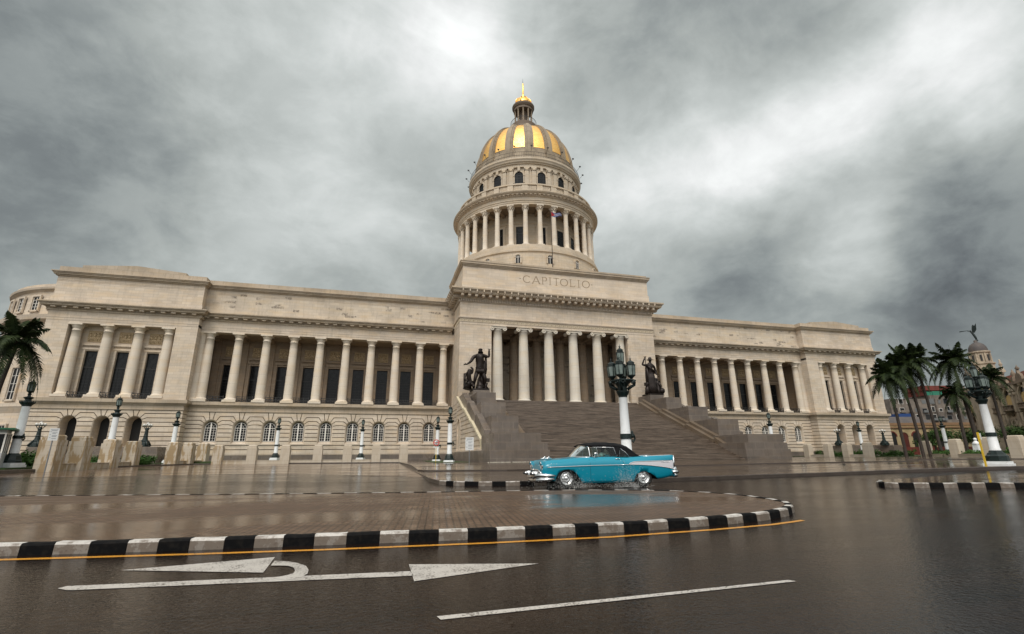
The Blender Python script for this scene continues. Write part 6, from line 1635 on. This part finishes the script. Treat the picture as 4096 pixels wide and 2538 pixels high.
# ================================================================== PALMS, TREES, HEDGES
def frond(rnd, L, droop, up):
    """one feather leaf from origin along +x; returns mesh builder"""
    f = MB(); pts = []; n = 14
    for i in range(n+1):
        t = i/n; pts.append(Vector((L*t*cos(up)*(1-.25*t*t*droop), 0, L*(sin(up)*t - droop*t*t*.85))))
    f.tube(pts, [.05*(1-.85*i/n) for i in range(n+1)], 4)
    for i in range(1, 60):
        t = .1+.9*i/60; k = min(n-1, int(t*n)); u = t*n-k; p = pts[k].lerp(pts[k+1], u); d = (pts[k+1]-pts[k]).normalized()
        ln = 1.15*sin(pi*min(1, .12+t*.95))**.6 * (1-.35*t) * rnd.uniform(.8, 1.1)
        for sg in (-1, 1):
            dirv_ = (Vector((0, sg*1.0, 0)) + d*.55 + Vector((0, 0, rnd.uniform(-.75, .15)))).normalized()
            tip = p+dirv_*ln + Vector((0, 0, -.22*ln)); mid = p+dirv_*ln*.5+Vector((0, 0, .02)); w = d*.045
            f.face([p-w, p+w, mid+w*1.2, tip, mid-w*1.2])
    return f
FR = []
rnd = random.Random(17)
for k in range(6):
    L = rnd.uniform(4.0, 4.9); FR.append((L, frond(rnd, L, (.3, .6, .85, 1.1, 1.3, .5)[k], (1.2, .75, .4, .0, -.45, .9)[k])))
def palm(loc, H, lb, sc=1.0, lean=(0, 0), seed=1, tr=.21, shaft=True):
    rnd = random.Random(seed); t = thing('palm_tree', lb, 'palm tree', loc, 0, 'royal palms'); 
    f = MB(); n = 14; P = []; Rr = []
    for i in range(n+1):
        u = i/n; P.append((lean[0]*u*u, lean[1]*u*u, -1.0+(H+1.0)*u)); Rr.append(tr*(1.25-.1*u if u < .15 else 1.1+.12*sin(u*3)-.5*u*u)*1.0)
    f.tube(P, Rr, 10); f.build('trunk', M['trunk'], t)
    top = Vector((lean[0], lean[1], H)); f = MB(); f.tube([top, top+Vector((0, 0, .9)), top+Vector((0, 0, 1.5))], [tr*.72, tr*.6, tr*.2], 8); f.build('crownshaft', M['shaft'], t)
    c = MB(); nf = 30
    for i in range(nf):
        L, fr = FR[(i*6//nf + rnd.choice((0, 0, 1))) % 6]; a = i*2.399+rnd.uniform(-.2, .2); s_ = sc*rnd.uniform(.85, 1.1)
        T = Matrix.Translation(top+Vector((0, 0, 1.2))) @ Matrix.Rotation(a, 4, 'Z') @ Matrix.Rotation(rnd.uniform(-.15, .15), 4, 'X') @ Matrix.Scale(s_, 4)
        off = len(c.v); c.v += [T @ v for v in fr.v]; c.f += [[j+off for j in q] for q in fr.f]; c.m += fr.m; c.s += fr.s
    c.tube([top+Vector((0, 0, 1.4)), top+Vector((.1, 0, 3.6*sc))], [.05, .015], 4)
    c.build('crown', M['frond'], t, weld=False); return t
palm((-66.4, -45.2, .3), 9.9, 'dark royal palm cut by the left edge, before the curved end of the building', .82, (.5, .3), 3, .2)
palm((50.2, -33.4, .6), 12.3, 'leftmost royal palm of the cluster right of the building', 1.0, (-.4, 0), 4)
palm((52.6, -34.4, .6), 13.6, 'royal palm with the second trunk from the left in the right cluster', 1.0, (-1.0, .2), 5)
palm((53.6, -34.8, .6), 14.9, 'tallest royal palm in the middle of the right cluster', 1.05, (-.6, .3), 6)
palm((55.6, -35.2, .6), 15.1, 'royal palm at the right side of the four-trunk cluster', .95, (-.9, 0), 7)
palm((59.9, -36.3, .6), 9.2, 'short palm with a grey trunk between the cluster and the red-trunked palm', .75, (.4, 0), 9)
palm((61.8, -36.9, .6), 14.8, 'tall thick-trunked palm right before the theatre tower', 1.12, (-.5, .3), 10, .28)
palm((66.8, -38.0, .6), 11.9, 'palm partly hidden behind the big right lamp', .85, (.8, .6), 11, .22)
def leafcloud(f, c, r, n, rnd, ls=.35, sq=.8):
    for i in range(n):
        d = Vector((rnd.gauss(0, 1), rnd.gauss(0, 1), rnd.gauss(0, 1))).normalized(); q = c + Vector((d.x*r, d.y*r, d.z*r*sq))*(rnd.random()**.4)
        a = Vector((rnd.gauss(0, 1), rnd.gauss(0, 1), rnd.gauss(0, .6))).normalized(); b_ = a.cross(d+Vector((.01, .02, .5))).normalized(); s_ = ls*rnd.uniform(.6, 1.3)
        f.face([q-a*s_, q+b_*s_*.45, q+a*s_, q-b_*s_*.45])
def tree(loc, H, R_, lb, seed, n=16, ln=170):
    rnd = random.Random(seed); t = thing('leafy_tree', lb, 'tree', loc, 0, 'round trees in the park')
    f = MB(); f.tube([(0, 0, -.8), (.1, 0, H*.3), (.05, .1, H*.5)], [.28, .22, .16], 8)
    for k in range(5): a = k*1.3+seed; f.tube([(.05, .05, H*.35), (cos(a)*R_*.4, sin(a)*R_*.4, H*.55), (cos(a)*R_*.7, sin(a)*R_*.7, H*.7)], [.12, .08, .03], 5)
    f.build('trunk', M['trunk'], t)
    c = MB()
    for k in range(n):
        a = rnd.random()*6.28; rr = R_*sqrt(rnd.random())*.8; z = H*(.42+.45*rnd.random()*(1-.3*rr/R_)); leafcloud(c, Vector((rr*cos(a), rr*sin(a), z)), R_*rnd.uniform(.26, .42), ln, rnd, .24)
    c.build('crown', M['leaf'], t, weld=False)
for i, (x, y, H, R_, lb) in enumerate([(86, -13.6, 6.2, 4.3, 'low dark green tree behind the white lamp post, right of the palm trunks'), (94, -16.4, 6.9, 4.6, 'dark green tree behind the white monument'), (101, -20.5, 7.0, 4.8, 'dark green tree left of the big right lamp pole'), (70, -44.0, 5.0, 3.6, 'dark green tree right of the big lamp pole before the theatre'), (66.5, -50.0, 4.7, 3.4, 'dark green tree at the right edge of the picture')]):
    tree((x, y, .6), H, R_, lb, 30+i)
def hedge(poly, h, lb, n, seed, nm='hedge'):
    rnd = random.Random(seed); f = MB(); (x0, y0), (x1, y1) = poly
    for k in range(n):
        t = rnd.random(); w = rnd.uniform(-1, 1); d = Vector((x1-x0, y1-y0)).normalized(); p = Vector((x0+(x1-x0)*t-d.y*w*.8, y0+(y1-y0)*t+d.x*w*.8, T2(x0, y0)+.15+h*rnd.random()*(.7+.3*sin(t*40)))); leafcloud(f, p, .35, 14, rnd, .16, 1)
    tag(f.build(nm, M['hedge'], weld=False), lb, 'hedge')
hedge(((55.5, -11), (56.5, -30)), .95, 'bright green shrub bed beside the right pavilion, between pillars', 330, 1)
hedge(((57, -33), (50, -41)), .8, 'green shrubs behind the low wall between two right pillars', 180, 2)
hedge(((50, -42), (43.5, -52)), .75, 'green shrubs behind the yellow post', 190, 3)
hedge(((44.5, -53), (42, -60)), .75, 'green shrubs behind the big lamp base at the right edge', 120, 4)
hedge(((-66.5, -40), (-68, -33)), 1.25, 'dark green shrubs left of the widest stained pillar', 260, 5)
hedge(((-66, -30), (-65.5, -25)), 1.0, 'green shrubs seen between the second and third stained pillars', 120, 6)
hedge(((-65, -22), (-64, -17)), .9, 'green shrubs right of the fourth stained pillar', 110, 7)
# white monument
t = thing('stone_monument', 'small white stone monument with a ball on top among the dark trees', 'monument', (58.9, -38.4, .55))
f = MB(); f.box(-.55, .55, -.55, .55, -.3, .3); f.prism([(-1, -1), (1, -1), (1, 1), (-1, 1)], lambda p: (p[0]*.45, p[1]*.45, .3), lambda p: (p[0]*.36, p[1]*.36, 2.0)); f.build('shaft', M['white'], t)
f = MB(); f.lathe([(.5, 2.0), (.5, 2.1), (.3, 2.35), (.15, 2.5)], n=12); f.ball((0, 0, 2.72), .25, 10); f.build('ball_top', M['white'], t)
# flag
FLG = thing('flagpole', 'thin flagpole on the portico roof with a blue, white and red flag', 'flagpole', (-.35, -5.0, 38.5))
f = MB(); f.lathe([(.10, 0), (.10, 1), (.05, 15.6), (0, 15.7)], n=8); f.build('pole', M['trunk'], FLG)
f = MB(); fm = [simple('flag_blue', (.01, .03, .16), .8), simple('flag_white', (.30, .30, .33), .8), simple('flag_red', (.30, .012, .012), .8)]
nx, nz = 22, 10; L_ = 2.5; Hh = 1.15
def fp(u, v): 
    x = .08+L_*u; return (x, .28*sin(u*7)*u+.0, 15.2-.35*u*1.0-Hh*v*(1-.45*u)-.28*sin(u*5.5)*u)
for i in range(nx):
    for j in range(nz):
        uc, vc = (i+.5)/nx, (j+.5)/nz
        m = 2 if uc < .42*(1-abs(vc-.5)*2) else (0 if j//2 % 2 == 0 else 1)
        f.face([fp(i/nx, j/nz), fp((i+1)/nx, j/nz), fp((i+1)/nx, (j+1)/nz), fp(i/nx, (j+1)/nz)], m, True)
f.build('flag', fm, FLG)
# ================================================================== BUILDINGS BEYOND THE PARK
def frame_on(A, B):
    """basis on a facade from A (left) to B (right): x along, y into the building"""
    A = Vector(A); B = Vector(B); d = (B-A).normalized(); a = atan2(d.y, d.x); return a, (B-A).length
M['yb'] = simple('cream_render', (.42, .33, .18), .85, c2=(.25, .18, .10), noise=.7, ns=.35)
M['tile'] = simple('dark_roof_tiles', (.07, .06, .058), .7, noise=.8, ns=.8, c2=(.12, .09, .07))
M['concrete'] = simple('stained_concrete', (.20, .165, .135), .9, c2=(.085, .07, .06), noise=.9, ns=.22, lo=.4, hi=.65)
M['redw'] = simple('red_painted_block', (.15, .03, .02), .8, noise=.6, ns=.5); M['dred'] = simple('dark_red_door', (.09, .018, .012), .6)
a, L = frame_on((110.5, 23.1), (140.5, 14.4))
t = thing('low_arcaded_building', 'long low cream building with arched doorways and a dark tiled roof beyond the park', 'building', (110.5, 23.1, 0), a)
f = MB(); f.box(0, 34, 0, 14, 0, 9.4); f.build('wall', M['yb'], t)
f = MB(); f.box(-.3, 34.3, -.35, .0, 8.6, 9.0); f.box(-.2, 34.2, -.2, 14, 9.4, 10.2); f.build('cornice', simple('orange_cornice', (.25, .15, .08), .85), t)
f = MB(); f.prismX([(0, 10.2), (5, 12.4), (10, 10.4)], 0, 22); f.build('roof', M['tile'], t)
for k in range(6):
    xc = 2.2+k*3.65 if k < 6 else 0; f = MB(); xc += 3
    pts = [(xc-1.1, 1), (xc-1.1, 6.2)] + [(xc-1.1*cos(pi*i/10), 6.2+1.1*sin(pi*i/10)) for i in range(11)] + [(xc+1.1, 6.2), (xc+1.1, 1)]
    f.prismY(pts, -.06, -.01); o = f.build('door', M['dred'] if k % 2 == 0 else M['dark'], t)
    g = MB()
    for i in range(12):
        a0, a1 = pi*i/12, pi*(i+1)/12; g.prismY([(xc+1.15*cos(a0), 6.2+1.15*sin(a0)), (xc+1.15*cos(a1), 6.2+1.15*sin(a1)), (xc+1.5*cos(a1), 6.2+1.5*sin(a1)), (xc+1.5*cos(a0), 6.2+1.5*sin(a0))], -.18, -.0)
    g.build('arch_moulding', M['redw'] if k % 2 else M['yb'], o)
f = MB(); f.box(0, 34, -3.2, -3.0, 0, 2.9); f.build('terrace_wall', M['redw'], t)
a, L = frame_on((176, 62), (216, 52))
t = thing('apartment_block', 'stained grey concrete apartment block with a red rooftop storey', 'building', (176, 62, 0), a)
f = MB(); f.box(0, 20, 0, 20, 0, 23.5); f.box(18, 42, 0, 20, 0, 25.0); f.build('wall', M['concrete'], t)
f = MB(); f.box(16.5, 29, 1, 12, 27.2, 29.2); f.box(27, 29, 1, 12, 25, 27.2); f.box(17, 17.6, 1, 12, 25, 27.2); f.box(20.5, 24.5, 1.4, 12, 25, 27.2); f.build('rooftop_storey', M['redw'], t)
f = MB(); f.box(17.7, 20.2, .9, 1.1, 25, 26.6); f.box(20.4, 24.6, .9, 1.1, 25.1, 26.8); f.build('green_panel', simple('green_panel', (.02, .16, .10), .7), t)
rnd = random.Random(8); wf = M['wframe']; mats = [M['dark'], wf, M['redw'], simple('blue_grey_wall', (.13, .135, .135), .8)]
for r_ in range(5):
    for c_ in range(12):
        if rnd.random() < .12: continue
        x = 1.5+c_*3.3+rnd.uniform(-.4, .4); z = 8.2+r_*3.3; w = rnd.choice((.5, .6, .9)); h = rnd.choice((1.2, 1.5, 2.0)); f = MB()
        f.box(x-w-.12, x+w+.12, -.08, -.01, z-.12, z+h+.12); o = f.build('window', rnd.choice((wf, M['concrete'], mats[3])), t)
        g = MB(); g.box(x-w, x+w, -.12, -.09, z, z+h); g.build('pane', rnd.choice((M['dark'], M['dark'], M['glass'], mats[3])), o)
        if rnd.random() < .4: b2_ = MB(); b2_.box(x-1.2, x+1.2, -1.0, -.01, z-.5, z-.3); b2_.box(x-1.2, x+1.2, -1.0, -.9, z-.3, z+.5); b2_.build('balcony', rnd.choice((M['concrete'], mats[3])), o)
t = thing('blue_tarpaulin_shed', 'flat shed roof under a bright blue tarpaulin behind the palm trunks', 'shed', (150, 42, 0), -.27)
f = MB(); f.box(0, 8.5, 0, 5, 0, 14.0); f.build('wall', M['concrete'], t)
f = MB(); f.box(1.5, 6.0, -.5, 5, 14.0, 15.2); f.build('tarpaulin', simple('blue_tarp', (.01, .045, .17), .5), t)
t = thing('brown_annex', 'low brown stained house with a slanting roof between the capitol and the palms', 'building', (133, 43, 0), -.27)
f = MB(); f.box(0, 17, 0, 8, 0, 13.2); f.box(2, 8, 0, 8, 13.2, 15); f.build('wall', M['concrete'], t); f = MB(); f.box(1.5, 15, -.05, -.01, 8, 8.2); f.build('ledge', M['yb'], t)
# ornate theatre
M['th'] = simple('theatre_stone', (.44, .36, .265), .8, c2=(.22, .175, .13), noise=.9, ns=.45, lo=.42, hi=.68); M['thd'] = simple('theatre_dark_stone', (.22, .165, .12), .85, c2=(.10, .075, .055), noise=.9, ns=.5)
M['cream'] = simple('cream_shutter', (.52, .36, .14), .7); M['mans'] = simple('red_brown_mansard', (.17, .045, .025), .8, c2=(.10, .04, .025), noise=.8, ns=.5)
a, L = frame_on((130.5, 5.8), (100.5, -26.9))
t = thing('ornate_theatre', 'ornate brown stone theatre with tall cream arched windows and red mansard at the right edge', 'building', (130.5, 5.8, 0), a)
LT = 60
f = MB(); f.box(0, LT, 0, 30, 0, 16.3); f.build('wall', M['th'], t)
f = MB(); f.prismX([(.4, 16.9), (1.6, 19.2), (20, 19.2), (20, 16.9)], .5, LT); f.build('mansard_roof', M['mans'], t)
f = MB(); f.box(-.4, LT, -.9, 0, 16.2, 16.5); f.box(-.3, LT, -.7, 0, 16.5, 16.9); f.box(-.2, LT, -.3, 0, 9.9, 10.2); f.build('cornice', M['thd'], t)
for k in range(7):
    xc = 4.5+k*8.2; w = 1.9
    f = MB()
    A_ = [(xc-w, 11.9), (xc-w, 13.6)] + [(xc-w*cos(pi*i/10), 13.6+w*sin(pi*i/10)) for i in range(11)] + [(xc+w, 13.6), (xc+w, 11.9)]
    B_ = [(xc+(x-xc)*1.25, 11.9+(z-11.9)*1.1) for x, z in A_]
    for i in range(len(A_)-1): f.prismY([A_[i], A_[i+1], B_[i+1], B_[i]], -.5, 0)
    f.ball((xc, -.5, 16.1), .7, 8, sq=(1.2, .5, .9)); o = f.build('window', M['th'], t)
    g = MB(); g.prismY(A_, -.12, -.02); g.build('glass', M['glass'], o)
    g = MB(); g.prismY([(xc-w*.82, 11.9), (xc-w*.82, 13.6), (xc-w*.5, 14.2), (xc, 14.35), (xc+w*.5, 14.2), (xc+w*.82, 13.6), (xc+w*.82, 11.9)], -.2, -.13); g.build('shutter', M['cream'], o)
    f = MB(); f.prismZ([(xc-2.6, 0), (xc-2.2, -1.1), (xc, -1.6), (xc+2.2, -1.1), (xc+2.6, 0)], 10.6, 10.9); f.prismZ([(xc-2.6, 0), (xc-2.2, -1.15), (xc, -1.65), (xc+2.2, -1.15), (xc+2.6, 0)], 11.75, 11.9)
    for j in range(11): u = -2.1+j*.42; f.lathe([(.1, 10.9), (.06, 11.1), (.12, 11.3), (.06, 11.6), (.1, 11.75)], xc+u, -1.0-.4*(1-abs(u)/2.1), 6)
    f.lathe([(.1, 9.3), (.8, 10.2), (1.6, 10.6)], xc, -.3, 10); f.build('balcony', M['thd'], t)
    f = MB(); f.box(xc-1.5, xc+1.5, -.1, -.02, 4.5, 8.6); o = f.build('lower_window', M['glass'], t)
    g = MB()
    for (x0, x1, z0, z1) in ((-1.9, -1.5, 4.3, 8.8), (1.5, 1.9, 4.3, 8.8), (-2.1, 2.1, 8.6, 9.1), (-.12, .12, 4.5, 8.6), (-1.5, 1.5, 7.2, 7.4), (-2.1, 2.1, 4.0, 4.5)): g.box(xc+x0, xc+x1, -.4, -.0, z0, z1)
    for i in range(8): a0, a1 = pi*i/8, pi*(i+1)/8; g.prismY([(xc+1.1*cos(a0), 7.3+1.1*sin(a0)), (xc+1.1*cos(a1), 7.3+1.1*sin(a1)), (xc+1.5*cos(a1), 7.3+1.5*sin(a1)), (xc+1.5*cos(a0), 7.3+1.5*sin(a0))], -.5, -.1)
    g.build('window_surround', M['th'], o)
    for sx in (-3.1, 3.1):
        f = MB(); f.box(xc+sx-.55, xc+sx+.55, -.55, 0, 2, 10); f.box(xc+sx-.45, xc+sx+.45, -.7, 0, 10.2, 15.2); f.box(xc+sx-.65, xc+sx+.65, -.85, 0, 15.0, 16.2); f.ball((xc+sx, -.7, 14.2), .45, 8); f.ball((xc+sx, -.8, 14.9), .5, 8, sq=(1.3, .6, .6)); f.build('pilaster', M['th'], t)
    f = MB(); f.box(xc-3.6, xc-2.6, -.5, .5, 16.9, 18.0); f.lathe([(.35, 18.0), (.2, 18.2), (.5, 18.7), (.25, 19.2), (.12, 19.6), (0, 19.9)], xc-3.1, 0, 10)
    f.prismY([(xc-1.8, 16.9), (xc-1.2, 18.2), (xc-.5, 18.4), (xc, 19.4), (xc+.5, 18.4), (xc+1.2, 18.2), (xc+1.8, 16.9)], -.4, .1); f.lathe([(.3, 19.3), (.45, 19.6), (.1, 20.1), (0, 20.6)], xc, -.1, 8); f.build('roof_ornament', M['thd'], t)
# tower with dome and winged figure
t = thing('theatre_tower', 'corner tower of the theatre with a dark dome and a winged bronze figure on top', 'tower', (118.0, -7.8, 0), a)
TWR = t
f = MB(); f.box(-3.2, 3.2, -3.2, 3.2, 0, 17.5); f.box(-2.8, 2.8, -2.8, 2.8, 17.5, 20.8); f.box(-3.2, 3.2, -3.2, 3.2, 20.8, 21.3)
f.lathe([(2.5, 21.3), (2.4, 23.2), (2.7, 23.4), (2.7, 23.7), (2.1, 23.8), (2.0, 26.2), (2.35, 26.5), (2.35, 26.8), (1.8, 26.9)], n=16, sm=False)
for k in range(8):
    b_ = k*pi/4+.2; f.lathe([(.22, 23.8), (.2, 26.2)], 2.15*cos(b_), 2.15*sin(b_), 8)
for sx in (-1, 1):
    for sy in (-1, 1): f.lathe([(.55, 21.3), (.45, 22.0), (.2, 22.3), (.42, 22.7), (.28, 23.2), (.14, 23.6), (.22, 23.9), (0, 24.2)], sx*2.7, sy*2.7, 8)
f.build('shaft', M['th'], t)
f = MB()
for k in range(8): b_ = k*pi/4+.2+pi/8; f.box(2.02*cos(b_)-.2, 2.02*cos(b_)+.2, 2.02*sin(b_)-.2, 2.02*sin(b_)+.2, 24.2, 25.8)
for sy in (-3.22, 3.22): f.box(-.8, .8, sy-.02, sy+.02, 17.9, 20.2) if False else None
f.build('belfry_opening', M['dark'], t)
f = MB(); f.lathe([(1.95, 26.8), (1.95, 27.3), (1.8, 28.1), (1.4, 28.8), (.7, 29.3), (.4, 29.4), (.42, 29.8), (.3, 30.0)], n=20); f.build('dome', M['tile'], t)
FG = thing('winged_figure_statue', 'black winged figure blowing a long trumpet on top of the theatre dome', 'statue', (118.0, -7.8, 29.9), -.9)
J = dict(a=(.35, 0, .3, .2), k=(.2, 0, 1.0, .3), p=(0, 0, 1.7, .28), c=(-.25, 0, 2.4, .26), n=(-.4, 0, 2.75, .12), h=(-.5, 0, 3.0, .18), s=(-.45, .25, 2.6, .1), w=(-1.0, .15, 2.8, .08))
skin('body', J, [('p', 'k'), ('k', 'a'), ('p', 'c'), ('c', 'n'), ('n', 'h'), ('c', 's'), ('s', 'w')], M['iron'], FG, 1)
f = MB(); f.tube([(-.7, .1, 2.95), (-2.6, .1, 2.85)], [.05, .13], 6); f.build('trumpet', M['iron'], FG)
for sg in (-1, 1):
    f = MB(); f.prism([(-.1, 2.3), (.35, 2.2), (.8, 2.9), (.95, 4.6), (.55, 3.9), (.2, 4.3), (-.05, 3.2)], lambda p: (p[0], sg*(.15+.35*max(0, p[1]-2.4)*.6), p[1]), lambda p: (p[0], sg*(.25+.35*max(0, p[1]-2.4)*.6), p[1])); f.build('wing', M['iron'], FG)
f = MB(); f.lathe([(.3, -.1), (.35, .05), (.15, .15), (.3, .3), (.1, .4)], .3, 0, 10); f.build('ball_base', M['iron'], FG)
